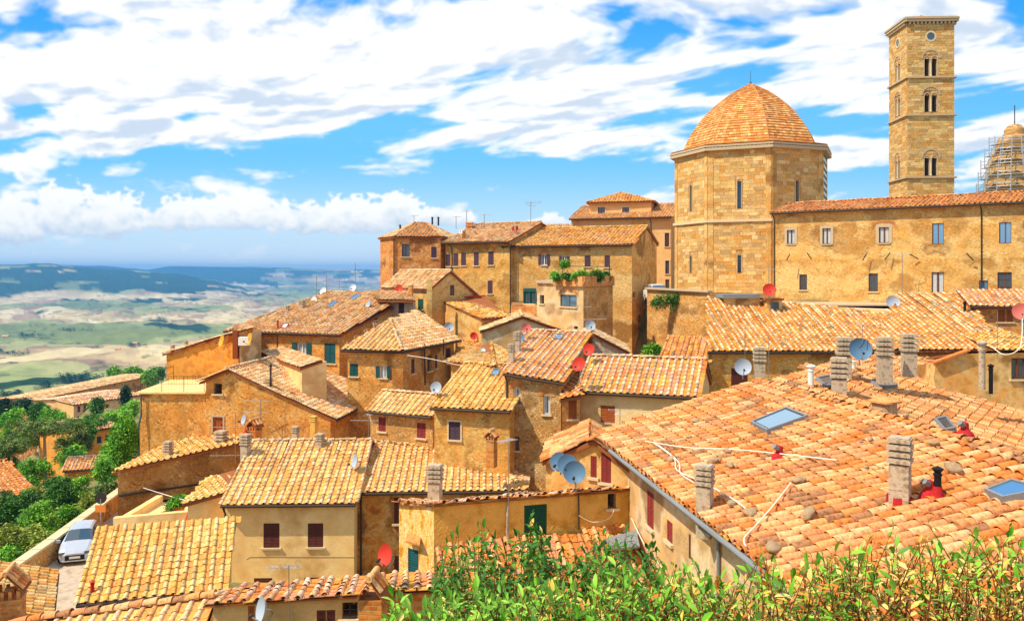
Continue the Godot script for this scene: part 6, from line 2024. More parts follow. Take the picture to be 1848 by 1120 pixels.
# ---------- lane, car, lower quarter ----------
func street() -> void:
	var y := -15.28
	var b := mb()
	var L := [[-22.6, 27], [-23.5, 36], [-24.2, 44], [-25.3, 54], [-26.6, 66]]
	var R := [[-15.5, 27], [-17.0, 36], [-20.5, 44], [-22.0, 54], [-24.0, 66]]
	for i in L.size() - 1:
		b.quad(Vector3(L[i][0], y, -L[i][1]), Vector3(R[i][0], y, -R[i][1]), Vector3(R[i + 1][0], y, -R[i + 1][1]), Vector3(L[i + 1][0], y, -L[i + 1][1]), Vector3.UP,
			[Vector2(L[i][0], L[i][1]), Vector2(R[i][0], R[i][1]), Vector2(R[i + 1][0], R[i + 1][1]), Vector2(L[i + 1][0], L[i + 1][1])])
	var rm := wallmat(mottled(72, 0.015, [lin(150, 128, 104), lin(186, 164, 138), lin(196, 176, 150), lin(170, 148, 122)]), Color(1, 1, 1), Vector2(0.15, 0.15), 0.6)
	meta(put(self, "road", b.mesh(), rm), "narrow pale asphalt lane below the town", "road", "", "structure")
	var w := thing("lane_wall", "low stone wall with flat coping along the lane", "wall", Vector3(-24.6, y, -46))
	var wb := mb(w.position); var cp := mb(w.position)
	for i in L.size() - 1:
		var p := Vector3(L[i][0] - 0.25, y + 0.2, -L[i][1]); var q := Vector3(L[i + 1][0] - 0.25, y + 0.2, -L[i + 1][1])
		wb.bar(p, q, 0.42, 1.6)
		var seg := 5
		for k in seg:
			cp.bar(p.lerp(q, (k + 0.02) / seg) + Vector3.UP * 0.86, p.lerp(q, (k + 0.98) / seg) + Vector3.UP * 0.86, 0.56, 0.12)
	put(w, "wall_body", wb.mesh(), M.rubble)
	put(w, "coping", cp.mesh(), M.sill)
	car("parked_car", "silver hatchback parked in the narrow lane beside the stone wall", Vector3(-22.75, y, -43.2), 0.32, sm(lin(196, 198, 202), 0.25))
	car("parked_car", "white car on the square behind the retaining wall", Vector3(13.0, -2.6, -71.0), 0.1, sm(lin(235, 235, 232), 0.3))
	# sign
	var s := thing("road_sign", "round road sign seen from behind with orange plate on a grey pole", "road sign", PX(181, 47.5, y))
	var m := mb(); m.tube([Vector3.ZERO, Vector3.UP * 2.3], [0.035], 8); put(s, "pole", m.mesh(), M.steel)
	m = mb(); m.lathe(Vector3(0, 2.35, 0), [[0, -0.02], [0.33, -0.02], [0.33, 0.02], [0, 0.02]], 20, Vector3(0.1, 0, 1).normalized()); put(s, "disc", m.mesh(), M.iron)
	m = mb(); m.box(Vector3(0, 1.75, 0.03), Vector3(0.3, 0, 0), Vector3(0, 0.2, 0), Vector3(0, 0, 0.015)); put(s, "plate", m.mesh(), sm(lin(226, 130, 50), 0.6))
	# little planted terrace above the lane
	var t := block("planted_terrace", "small terrace with yellow parapet and potted plants above the lane", [[204, 948, 43.2], [344, 936, 43.5], [352, 905, 47.0], [290, 906, 47.6]], -17.0, M.cream, [], {cat = "terrace"})
	var pf := mb(t.position)
	pf.slab([P(204, 948, 43.2), P(344, 936, 43.5), P(352, 905, 47.0), P(290, 906, 47.6)], 0.1)
	put(t, "floor", pf.mesh(), M.cream)
	var pr := mb(t.position)
	var e0 := P(206, 948, 43.2) + Vector3.UP * 0.2; var e1 := P(343, 936, 43.5) + Vector3.UP * 0.2; var e2 := P(288, 906, 47.5) + Vector3.UP * 0.2
	pr.bar(e0, e1, 0.35, 0.45)
	pr.bar(e0 + Vector3(0.4, 0, -0.3), e2, 0.35, 0.4)
	put(t, "parapet", pr.mesh(), M.cream)
	for g in [[300, 934, 0.28, "empty tall terracotta pot on the yellow parapet", 0], [311, 930, 0.3, "terracotta pot with dark green plant on the small terrace", 1], [322, 927, 0.36, "wide terracotta pot with bright green plant on the small terrace", 2]]:
		pot(P(g[0], g[1] + 6, 44.5), g[2], g[3], g[4])
	# houses of the lower quarter, seen between the trees
	house("apartment_block", "long brown apartment block with flat pale roof at the hill's edge", [64, 722], 230.0, [277, 692], {dB = 285.0, run = 6.0, t = 0.06, wall = M.brick, st = {pal = "peach", pan = "pan_yellow", pitch = 0.8, expo = 0.9, size = 2.2, far = true}, base = -62.0, gutter = false,
		w = {f = [[205, 710, 209, 716, "hole", {}], [222, 708, 226, 714, "hole", {}], [240, 706, 244, 712, "hole", {}], [256, 704, 260, 709, "hole", {}]]}})
	house("apartment_block", "pink apartment house with red shuttered balconies among the trees", [133, 731], 180.0, [257, 722], {dB = 195.0, run = 7.0, t = 0.1, wall = M.salmon, st = {pal = "rose", pan = "pan_orange", pitch = 0.7, expo = 0.8, size = 2.0, far = true}, base = -48.0, gutter = false,
		w = {f = [[139, 733, 144, 743, "shut", {m = M.maroon}], [150, 731, 168, 736, "hole", {}], [172, 731, 178, 740, "shut", {m = M.maroon}], [190, 730, 196, 739, "shut", {m = M.maroon}], [150, 739, 168, 744, "hole", {}]]}})
	house("garden_house", "orange villa with green shutters among the garden trees", [140, 781], 105.0, [214, 769], {run = 5.0, t = 0.14, wall = M.orange, st = {pal = "rose", pan = "pan_orange"}, base = -34.0,
		w = {f = [[159, 789, 167, 800, "shut", {m = M.teal}], [174, 788, 182, 799, "shut", {m = M.teal}], [189, 786, 196, 797, "shut", {m = M.teal}]]}})
	house("garden_house", "low villa with orange tiled roof below the lane wall", [-20, 905], 66.0, [66, 888], {run = 6.0, t = 0.3, wall = M.orange, st = {pal = "orange", pan = "pan_orange"}, base = -34.0})
	house("garden_house", "small outbuilding with pink tiles half hidden by garden trees", [112, 850], 88.0, [172, 846], {run = 3.0, t = 0.25, wall = M.orange, st = {pal = "rose", pan = "pan_orange"}, base = -34.0, w = {f = [[150, 858, 156, 868, "shut", {m = M.teal}]]}})
	house("garden_house", "villa with reddish roof at the foot of the garden slope", [-30, 962], 56.0, [12, 955], {run = 5.0, t = 0.3, wall = M.orange, st = {pal = "orange", pan = "pan_orange"}, base = -34.0})
func pot(at: Vector3, r: float, label: String, plant: int) -> void:
	var t := thing("plant_pot", label, "plant pot", at)
	var b := mb()
	b.lathe(Vector3.ZERO, [[0, 0], [r * 0.62, 0], [r * 0.9, r * 1.5], [r * 1.05, r * 1.5], [r * 1.05, r * 1.75], [r * 0.85, r * 1.75], [r * 0.8, r * 1.5], [0, r * 1.5]], 14)
	put(t, "pot", b.mesh(), sm(lin(206, 96, 46), 0.8))
	if plant > 0: leaf_ball(t, "plant", Vector3(0, r * 2.2, 0), Vector3(r * 1.3, r * 0.9, r * 1.3), 60, plant - 1, 0.2)
func car(called: String, label: String, at: Vector3, yaw: float, paint: StandardMaterial3D) -> void:
	paint.clearcoat_enabled = true
	paint.clearcoat = 0.8
	paint.metallic = 0.35
	var t := thing(called, label, "car", at)
	t.rotation.y = yaw
	var S := [[0.0, 0.60, 0.3, 0.56, 0.62, 0.46], [-0.1, 0.74, 0.22, 0.64, 0.72, 0.58], [-0.35, 0.82, 0.2, 0.74, 0.84, 0.66], [-1.0, 0.85, 0.2, 0.88, 0.98, 0.70], [-1.75, 0.86, 0.2, 0.93, 1.43, 0.56], [-2.4, 0.86, 0.2, 0.95, 1.5, 0.56], [-3.2, 0.86, 0.2, 0.97, 1.46, 0.55], [-3.75, 0.83, 0.22, 0.97, 1.08, 0.62], [-3.95, 0.74, 0.3, 0.8, 0.88, 0.6]]
	var ring := func(s: Array) -> Array:
		var o := []
		for q in [[-s[1] * 0.92, s[2]], [-s[1], s[2] + 0.16], [-s[1], s[3] - 0.06], [-s[1] * 0.965, s[3]], [-s[5], s[4] - 0.05], [-s[5] * 0.82, s[4]], [0.0, s[4] + 0.02], [s[5] * 0.82, s[4]], [s[5], s[4] - 0.05], [s[1] * 0.965, s[3]], [s[1], s[3] - 0.06], [s[1], s[2] + 0.16], [s[1] * 0.92, s[2]]]:
			o.append(Vector3(q[0], q[1], s[0]))
		return o
	var b := mb(); var gl := mb(); var gr2 := mb(); var ws := mb()
	for i in S.size() - 1:
		var p: Array = ring.call(S[i]); var q: Array = ring.call(S[i + 1])
		for k in p.size():
			var k2 := (k + 1) % p.size()
			var mid: Vector3 = (p[k] + p[k2] + q[k] + q[k2]) * 0.25
			var hint := Vector3(mid.x, mid.y - 0.6, 0)
			var glass := (k == 3 or k == 8) and i >= 3 and i <= 6
			b.quad(p[k], p[k2], q[k2], q[k], hint)
			if glass:
				var c := [p[k], p[k2], q[k2], q[k]]
				var z := []
				for v in c: z.append(v.lerp(mid, 0.14) + Vector3(signf(mid.x) * 0.012, 0.004, 0))
				(gl if mid.x < 0 else gr2).quad(z[0], z[1], z[2], z[3], hint)
			if i == 3 and k in [4, 5, 6, 7]:
				ws.quad(p[k].lerp(q[k], 0.08) + Vector3(0, 0.012, 0.008), p[k2].lerp(q[k2], 0.08) + Vector3(0, 0.012, 0.008), p[k2].lerp(q[k2], 0.94) + Vector3(0, 0.012, 0.008), p[k].lerp(q[k], 0.94) + Vector3(0, 0.012, 0.008), Vector3(0, 1, 1))
	var f: Array = ring.call(S[0]); b.poly(f, Vector3.BACK)
	f = ring.call(S[8]); b.poly(f, Vector3.FORWARD)
	put(t, "body", b.mesh(), paint)
	put(t, "side_window", gl.mesh(), M.glass_tint)
	put(t, "side_window", gr2.mesh(), M.glass_tint)
	put(t, "windscreen", ws.mesh(), M.glass_tint)
	var gr := mb(); gr.box(Vector3(0, 0.42, 0.01), Vector3(0.46, 0, 0), Vector3(0, 0.13, 0), Vector3(0, 0, 0.02)); put(t, "grille", gr.mesh(), M.black)
	var pl := mb(); pl.box(Vector3(0, 0.44, 0.04), Vector3(0.26, 0, 0), Vector3(0, 0.055, 0), Vector3(0, 0, 0.008)); put(t, "number_plate", pl.mesh(), M.white)
	var bm := mb(); bm.box(Vector3(0, 0.27, 0.0), Vector3(0.6, 0, 0), Vector3(0, 0.03, 0), Vector3(0, 0, 0.04)); put(t, "bumper_lip", bm.mesh(), paint)
	for s in [-1, 1]:
		var hl := mb(); hl.box(Vector3(s * 0.58, 0.64, -0.09), Vector3(0.15, 0, -s * 0.0) + Vector3(0, 0, -0.06) * s * s, Vector3(0, 0.06, 0), Vector3(s * 0.03, 0.02, 0.06)); put(t, "headlight", hl.mesh(), M.glass_tint)
		var mr := mb(); mr.box(Vector3(s * 0.98, 1.0, -1.15), Vector3(0.1, 0, 0), Vector3(0, 0.07, 0), Vector3(0, 0, 0.06)); put(t, "mirror", mr.mesh(), paint)
		for z in [-0.72, -3.15]:
			var wh := mb(); wh.lathe(Vector3(s * 0.7, 0.3, z), [[0.2, -0.09], [0.29, -0.1], [0.3, 0.0], [0.29, 0.17], [0.2, 0.175], [0.19, 0.12], [0.0, 0.12]], 18, Vector3(s, 0, 0))
			var w := put(t, "wheel", wh.mesh(), M.black)
			var rm := mb(); rm.lathe(Vector3(s * 0.7, 0.3, z), [[0.195, 0.165], [0.16, 0.14], [0.05, 0.155], [0, 0.155]], 10, Vector3(s, 0, 0))
			put(w, "rim", rm.mesh(), M.alu)

# ---------- plants ----------
var leaf_pal := []
func make_plants() -> void:
	leaf_pal = [
		[lin(62, 112, 34), lin(82, 132, 40), lin(48, 94, 32), lin(106, 152, 52)],          # deep green
		[lin(96, 160, 34), lin(122, 182, 44), lin(76, 138, 30), lin(150, 196, 62)],      # fresh green
		[lin(92, 116, 44), lin(116, 136, 58), lin(70, 94, 36), lin(136, 150, 72)],       # olive
		[lin(26, 58, 36), lin(36, 74, 44), lin(22, 48, 32), lin(52, 88, 46)],            # dark conifer
		[lin(124, 146, 40), lin(150, 164, 56), lin(100, 126, 36), lin(172, 176, 80)],    # yellow green
	]
	var m := sm(Color(1, 1, 1), 0.6)
	m.vertex_color_use_as_albedo = true
	m.backlight_enabled = true
	m.backlight = Color(0.55, 0.6, 0.3)
	m.metallic_specular = 0.35
	M.leaf_any = m
	var b := mb()
	for i in 22:
		var c := Vector3(rng.randfn(0, 0.42), rng.randfn(0, 0.36), rng.randfn(0, 0.42))
		var ax := Vector3(rng.randfn(0, 1), rng.randfn(0, 0.6), rng.randfn(0, 1)).normalized()
		var n := Vector3(rng.randfn(0, 0.6), 1.0, rng.randfn(0, 0.6)).normalized()
		var sd := ax.cross(n).normalized()
		var l := rng.randf_range(0.22, 0.4)
		b.quad(c - ax * l, c + sd * l * 0.42, c + ax * l, c - sd * l * 0.42, n)
	G.clump = b.mesh()
	# one real leaf: pointed, folded along its rib, drooping
	var q := mb()
	var prof := [[0.0, 0.0, 0.0], [0.2, 0.1, 0.02], [0.5, 0.165, 0.0], [0.8, 0.1, -0.06], [1.0, 0.0, -0.14]]
	for i in 4:
		for s in [-1, 1]:
			var a: Array = prof[i]; var c: Array = prof[i + 1]
			q.quad(Vector3(0, a[2], a[0]), Vector3(s * a[1], a[2] + a[1] * 0.35, a[0]), Vector3(s * c[1], c[2] + c[1] * 0.35, c[0]), Vector3(0, c[2], c[0]), Vector3.UP)
	G.leaf = q.mesh()
func leaf_ball(parent: Node3D, called: String, c: Vector3, r: Vector3, count: int, pal: int, scale: float, lobes := 0, lo := 0.35) -> void:
	var xf := []; var co := []
	var L := []
	if lobes > 0:
		for i in lobes:
			var d := Vector3(rng.randfn(0, 1), rng.randfn(0, 0.8), rng.randfn(0, 1)).normalized() * rng.randf_range(0.35, 0.75)
			L.append([d * r, rng.randf_range(0.32, 0.52)])
	else:
		L.append([Vector3.ZERO, 1.0])
	for i in count:
		var g: Array = L[rng.randi() % L.size()]
		var d := Vector3(rng.randfn(0, 1), rng.randfn(0, 1), rng.randfn(0, 1)).normalized()
		if d.y < -0.5 and rng.randf() < 0.6: d.y = -d.y
		var p: Vector3 = c + g[0] + d * r * g[1] * pow(rng.randf_range(0.25, 1.0), lo)
		var s := scale * rng.randf_range(0.6, 1.25)
		xf.append(Transform3D(Basis.from_euler(Vector3(rng.randfn(0, 0.5), rng.randf() * TAU, rng.randfn(0, 0.5))) * Basis.from_scale(Vector3(s, s, s)), p))
		var cs: Array = leaf_pal[pal]
		co.append((cs[rng.randi() % cs.size()] as Color) * rng.randf_range(0.8, 1.2))
	multi(parent, called, G.clump, M.leaf_any, xf, co)
func tree(called: String, label: String, x: float, ytop: float, ybot: float, hw: float, d: float, pal: int, op := {}) -> void:
	var w := hw / F * d; var h := (ybot - ytop) / F * d
	var c := P(x, (ytop + ybot) * 0.5, d)
	var gy := minf(maxf(ground_y(c.x, c.z), c.y - h * 0.5 - 9.0), c.y - h * 0.45) if d < 165 else c.y - h * 0.6
	var t := thing(called, label, op.get("cat", "tree"), Vector3(c.x, gy, c.z), op.get("group", "trees of the slope below the lane"))
	var cy := c.y - gy
	var tr := mb()
	var r0 := clampf(w * 0.09, 0.08, 0.4)
	tr.tube([Vector3(0, -0.3, 0), Vector3(0.1, cy * 0.4, 0.05), Vector3(-0.05, cy - h * 0.1, 0)], [r0, r0 * 0.75, r0 * 0.35], 8)
	for k in 4:
		var a := k * 1.7 + x
		tr.tube([Vector3(0, cy - h * (0.3 + 0.03 * k), 0), Vector3(cos(a) * w * 0.5, cy + h * 0.02 * k, sin(a) * w * 0.5)], [r0 * 0.5, r0 * 0.15], 5)
	put(t, "trunk", tr.mesh(), op.get("bark", M.rock))
	var cl := clampf(7.0 / F * d, 0.28, 1.4)
	var n := int(clampf(w * h * 9.0 / (cl * cl) * op.get("dense", 1.0), 160, 1500))
	leaf_ball(t, "crown", Vector3(0, cy, 0), Vector3(w, h * 0.5, w), n, pal, cl, op.get("lobes", 9))
func plants() -> void:
	for q in [[95, 742, 800, 34, 118, 1, "bright green broadleaf tree beside the umbrella pine's crown"], [165, 748, 800, 30, 112, 1, "bright green broadleaf tree behind the orange villa"], [215, 735, 775, 28, 125, 1, "bright green broadleaf tree above the orange villa roof"], [190, 822, 878, 30, 84, 1, "bright green broadleaf tree below the bamboo at the lane bend"], [120, 800, 848, 30, 96, 1, "bright green broadleaf tree behind the small outbuilding"], [60, 832, 880, 32, 84, 1, "bright green broadleaf tree over the low villa's roof"], [20, 770, 815, 30, 110, 1, "bright green broadleaf tree beyond the lower umbrella pine"], [140, 860, 915, 34, 66, 1, "bright green broadleaf tree between outbuilding and lane wall"], [75, 905, 1000, 44, 52, 1, "bright green broadleaf tree spreading widest over the lane wall"], [125, 905, 980, 34, 55, 1, "bright green broadleaf tree next to the road sign's wall end"], [205, 800, 850, 22, 90, 1, "bright green broadleaf tree squeezed between villa and bamboo"], [20, 735, 780, 26, 140, 1, "bright green broadleaf tree at the foot of the valley field"], [235, 715, 760, 20, 130, 1, "bright green broadleaf tree under the pink apartment house"]]:
		tree("broadleaf_tree", q[6], q[0], q[1], q[2], q[3], q[4], q[5])
	for q in [[40, 712, 760, 18, 150, 3, "dark green tree rising before the apartment blocks, very dark and tall"], [70, 722, 770, 22, 145, 0, "dark green tree with dense crown beside the tall dark one"], [108, 856, 950, 28, 60, 0, "dark green tree with deep crown behind the magnolia"], [150, 815, 862, 26, 95, 0, "dark green tree shading the orange villa's garden"], [10, 722, 765, 16, 155, 3, "dark green tree at the valley field's corner"], [90, 860, 905, 26, 72, 0, "dark green tree between magnolia and outbuilding"], [180, 880, 935, 24, 62, 0, "dark green tree against the far lane wall"], [150, 770, 812, 22, 104, 0, "dark green tree leaning on the orange villa wall"], [0, 800, 862, 26, 88, 0, "dark green tree behind the low villa's gable"], [45, 930, 1000, 26, 54, 0, "dark green tree tucked under the magnolia"]]:
		tree("dark_tree", q[6], q[0], q[1], q[2], q[3], q[4], q[5])
	for q in [[135, 780, 830, 30, 100, 2, "olive green bushy tree under the leaning umbrella pine"], [55, 880, 930, 34, 66, 4, "olive green bushy tree yellowish above the magnolia"], [30, 945, 1030, 42, 48, 4, "olive green bushy tree yellowish and broad near the lane wall's start"], [165, 895, 960, 30, 57, 4, "olive green bushy tree yellow flowered near the road sign"], [-5, 880, 940, 30, 62, 2, "olive green bushy tree beyond the low villa"], [85, 775, 812, 26, 112, 2, "olive green bushy tree between the two pines"], [195, 868, 920, 20, 60, 2, "olive green bushy tree climbing the stone house corner"], [15, 985, 1040, 32, 45, 1, "olive green bushy tree at the lane wall's very start"], [75, 960, 1022, 34, 47, 4, "olive green bushy tree yellowish, overhanging the lane wall before the car"]]:
		tree("bushy_tree", q[6], q[0], q[1], q[2], q[3], q[4], q[5])
	for q in [[208, 664, 686, 13, 300, 1], [243, 662, 688, 14, 290, 1], [232, 668, 690, 12, 310, 0], [268, 668, 700, 13, 260, 1], [285, 664, 690, 10, 280, 0], [175, 720, 752, 13, 165, 0]]:
		tree("edge_tree", "small round tree beside the long apartment block", q[0], q[1], q[2], q[3], q[4], q[5], {group = "trees by the apartment block"})
	tree("magnolia_tree", "white flowered tree with glossy leaves near the lane", 32, 872, 962, 44, 58, 0, {dense = 1.3})
	tree("climbing_bamboo", "tall dense mass of bright green bamboo against the stone house corner", 226, 742, 872, 25, 57, 1, {dense = 1.8, lobes = 14})
	tree("cypress_tree", "slim young cypress before the pink apartment house", 226, 700, 742, 5, 150, 3, {lobes = 0})
	for q in [[80, 756, 792, 62, 92, "wide umbrella pine with flat yellowish crown in the gardens"], [20, 790, 822, 42, 86, "lower umbrella pine with sparse flat crown beside the wide pine"], [150, 752, 775, 40, 100, "umbrella pine leaning towards the orange villa"]]:
		tree("umbrella_pine", q[5], q[0], q[1], q[2], q[3], q[4], 2 if q[0] != 150 else 0, {lobes = 12, group = "umbrella pines"})
	# flowers on the magnolia
	# woods in the near valley
	var xf := []; var co := []
	for q in [[145, 690, 34, 9, 60], [118, 688, 12, 6, 20], [240, 625, 12, 3, 14], [85, 700, 16, 3, 14], [20, 720, 20, 4, 30], [60, 608, 30, 2, 22], [130, 598, 30, 2, 16], [20, 640, 30, 3, 22], [300, 590, 20, 3, 14]]:
		for k in q[4]:
			var px: float = q[0] + rng.randfn(0, q[2] * 0.55); var py: float = q[1] + rng.randfn(0, q[3] * 0.5)
			var az := atan((px - CX) / F)
			var r := 250.0
			while r < 5000.0:
				var yy := valley_y(az, r)
				if HY - F * yy / (r * cos(az)) < py: break
				r *= 1.01
			var s := rng.randf_range(2.5, 4.5) * (1.0 + r / 4000.0)
			xf.append(Transform3D(Basis.from_scale(Vector3(s, s * 0.9, s)), Vector3(r * sin(az), valley_y(az, r) + s * 0.5, -r * cos(az))))
			co.append((leaf_pal[3][rng.randi() % 4] as Color).lerp(leaf_pal[0][0], 0.4) * rng.randf_range(0.8, 1.2))
	var wm := multi(self, "valley_woods", G.clump, M.leaf_any, xf, co)
	meta(wm, "dark copses scattered over the near valley fields", "woods")
	# farm houses
	for q in [[243, 621, 9, "white farmhouse with red roof in the valley copse"], [212, 631, 8, "low pale farm shed on the valley slope"], [10, 612, 9, "distant farmstead among trees at the valley edge"]]:
		var az := atan((q[0] - CX) / F)
		var r := 250.0
		while r < 5000.0:
			if HY - F * valley_y(az, r) / (r * cos(az)) < q[1]: break
			r *= 1.01
		var at := Vector3(r * sin(az), valley_y(az, r), -r * cos(az))
		var k: float = q[2] / F * r * 0.5
		var t := thing("farmhouse", q[3], "farmhouse", at)
		var wb := mb(); wb.abox(Vector3(-k, -2, -k * 0.6), Vector3(k, k * 0.5, k * 0.6)); put(t, "wall", wb.mesh(), M.cream_pale)
		var rb := mb()
		for s in [-1, 1]: rb.slab([Vector3(-k * 1.1, k * 0.45, s * k * 0.75), Vector3(k * 1.1, k * 0.45, s * k * 0.75), Vector3(k * 1.1, k * 0.85, 0), Vector3(-k * 1.1, k * 0.85, 0)], k * 0.06)
		put(t, "roof", rb.mesh(), tile_mats.rose[1][3])
		var dw := mb(); dw.abox(Vector3(-k * 0.5, 0, k * 0.6), Vector3(-k * 0.3, k * 0.3, k * 0.63)); put(t, "window", dw.mesh(), M.glass_tint)
	# roof garden
	for q in [[1004, 497, 12, 9, 63.0, 1, "leafy shrub at the open end of the roof garden"], [1028, 500, 16, 9, 62.0, 0, "low dark shrub beside the roof garden pergola"], [1052, 499, 20, 11, 61.5, 1, "large bushy plant at the corner of the roof garden"], [1076, 499, 16, 10, 63.0, 0, "dense climber on the shaded edge of the roof garden"], [1096, 502, 10, 8, 65.0, 0, "small shrub at the end of the shaded parapet"], [1018, 480, 10, 9, 63.0, 1, "vine climbing the pergola post of the roof garden"]]:
		var t := thing("terrace_shrub", q[6], "shrub", P(q[0], q[1] + q[3], q[4]))
		var rr: Vector3 = Vector3(q[2], q[3], q[2] * 0.6) / F * q[4]
		leaf_ball(t, "foliage", Vector3(0, rr.y, 0), rr, 130, q[5], 0.22, 4)
		var st := mb(); st.tube([Vector3.ZERO, Vector3(0, rr.y, 0)], [0.04, 0.02], 6); put(t, "stem", st.mesh(), M.wood_frame)
	var pg := thing("pergola", "thin metal pergola frame over the roof garden", "pergola", P(1053, 508, 62.5))
	for w in [[[1015, 508, 64.0], [1015, 480, 64.0], "post"], [[1100, 506, 65.5], [1100, 481, 65.5], "post"], [[1056, 508, 61.5], [1056, 482, 61.5], "post"], [[1012, 480, 64.0], [1102, 481, 65.5], "beam"]]:
		var q := mb(pg.position); q.tube([P(w[0][0], w[0][1], w[0][2]), P(w[1][0], w[1][1], w[1][2])], [0.03], 6); put(pg, w[2], q.mesh(), M.iron)
	# ivy and bush by the retaining wall
	for q in [[1210, 545, 34, 24, 65.0, 0, "ivy hanging over the retaining wall's upper half", "ivy"], [1180, 634, 28, 12, 56.0, 1, "bright green bush at the foot of the retaining wall", "bush"]]:
		var t := thing(q[7], q[6], "plant", P(q[0], q[1] + q[3], q[4]))
		var rr: Vector3 = Vector3(q[2], q[3], 6) / F * q[4]
		leaf_ball(t, "foliage", Vector3(0, rr.y, 0), rr, 170, q[5], 0.24, 7)
		var st := mb(); st.tube([Vector3.ZERO, Vector3(0, rr.y * 1.6, 0)], [0.05, 0.02], 6); put(t, "stem", st.mesh(), M.wood_frame)
	hedge()
# foreground shrubs built stem by stem, leaf by leaf
func hedge() -> void:
	var green := [lin(112, 172, 36), lin(140, 196, 52), lin(88, 148, 32), lin(70, 126, 30), lin(166, 204, 70)]
	var turn := [lin(232, 190, 84), lin(226, 160, 60), lin(214, 120, 50), lin(238, 208, 120)]
	var deep := [lin(58, 110, 30), lin(78, 134, 36), lin(46, 92, 28), lin(98, 152, 44), lin(66, 120, 32)]
	var mats := []
	for c in green + turn: mats.append(_leafm(c))
	var B := [ # x0, x1, top left, top right, depth, palette, yellow share, leaf size, label, stems per metre
		[705, 1010, 1096, 1046, 5.2, 0, 0.05, 0.078, "bright laurel hedge end in fresh leaf beneath the low orange roof", 230],
		[940, 1290, 1060, 1030, 5.0, 0, 0.2, 0.076, "laurel hedge section with a few yellowed leaves below the beige house wall", 210],
		[1240, 1560, 1034, 996, 4.7, 0, 0.52, 0.072, "laurel hedge section turning yellow along the big roof's eave", 180],
		[1510, 1900, 1004, 962, 4.5, 0, 0.6, 0.07, "twiggy laurel hedge end with bare stems and many orange leaves", 140],
		[780, 985, 985, 960, 9.0, 1, 0.06, 0.1, "dark leaved cherry shrub growing against the ochre house", 150],
		[960, 1185, 960, 985, 9.2, 1, 0.06, 0.1, "dark leaved shrub with coppery tips covering the low orange roof", 150]]
	for g in B:
		var d: float = g[4]
		var mid := P((g[0] + g[1]) * 0.5, 1300, d)
		var t := thing("hedge_shrub", g[8], "shrub", mid, "shrubs along the viewpoint")
		var stems := mb(t.position)
		var leaves := []
		var cherry: bool = g[5] == 1
		var n := int((g[1] - g[0]) / F * d * g[9])
		for i in n:
			var u := rng.randf()
			var px := lerpf(g[0], g[1], u)
			var dd := d + rng.randf_range(-0.55, 0.75) * (2.0 if cherry else 1.0)
			var tops := lerpf(g[2], g[3], u) + absf(rng.randfn(0, 1)) * (58.0 if cherry else 50.0) - maxf(0, rng.randfn(-1.2, 1.0)) * 26.0 + 46.0 * nz.get_noise_1d(px * 0.8 + d * 50.0)
			var top := P(px, tops, dd)
			var len := 0.9 if cherry else 0.5
			var foot := top + Vector3(rng.randfn(0, 0.16), -len, rng.randfn(0, 0.12))
			var bend := foot.lerp(top, 0.5) + Vector3(rng.randfn(0, 0.05), 0, rng.randfn(0, 0.05))
			stems.tube([foot + Vector3.DOWN * 0.4, foot, bend, top], [0.007, 0.006, 0.004, 0.002], 4, false)
			var m := int(rng.randf_range(10, 19)) if not cherry else int(rng.randf_range(16, 26))
			for k in m:
				var s := 1.0 - pow(float(k) / m, 0.9) * 0.85
				var p := bend.lerp(top, clampf((s - 0.5) / 0.5, 0, 1)) if s > 0.5 else foot.lerp(bend, s / 0.5)
				var a := k * 2.4 + u * 60.0
				var dir := Vector3(cos(a), rng.randf_range(0.1, 1.1) if not cherry else rng.randf_range(-0.9, 0.4), sin(a)).normalized()
				if k == 0: dir = Vector3(rng.randfn(0, 0.3), 1, rng.randfn(0, 0.3)).normalized()
				var sz: float = g[7] * rng.randf_range(0.42, 1.25)
				var up := Vector3(rng.randfn(0, 0.35), 1, rng.randfn(0, 0.35))
				var x := up.cross(dir).normalized()
				leaves.append([Transform3D(Basis(x * sz * 1.15, dir.cross(x).normalized() * sz, dir * sz), p - t.position), rng.randf() < g[6] * (0.5 + 1.2 * (1.0 - s)), -p.z, CX + F * p.x / -p.z, HY - F * p.y / -p.z])
		put(t, "stems", stems.mesh(), M.wood_frame)
		leaves.sort_custom(func(p, q): return p[2] < q[2])
		var xf := []; var co := []
		var singles := 0
		for l in leaves:
			if not cherry and singles < 300 and l[3] > 0 and l[3] < 1848 and l[4] < 1118:
				var ci: int = (rng.randi() % green.size()) if not l[1] else green.size() + rng.randi() % turn.size()
				put(t, "leaf_%03d" % singles, G.leaf, mats[ci]).transform = l[0]
				singles += 1
			else:
				var cs: Array = turn if l[1] else (deep if cherry else green)
				xf.append(l[0]); co.append((cs[rng.randi() % cs.size()] as Color) * rng.randf_range(0.8, 1.15))
		multi(t, "leaves", G.leaf, M.leaf_any, xf, co)
func _leafm(c: Color) -> StandardMaterial3D:
	var m := sm(c, 0.5)
	m.backlight_enabled = true
	m.backlight = Color(0.55, 0.6, 0.3)
	m.metallic_specular = 0.4
	return m

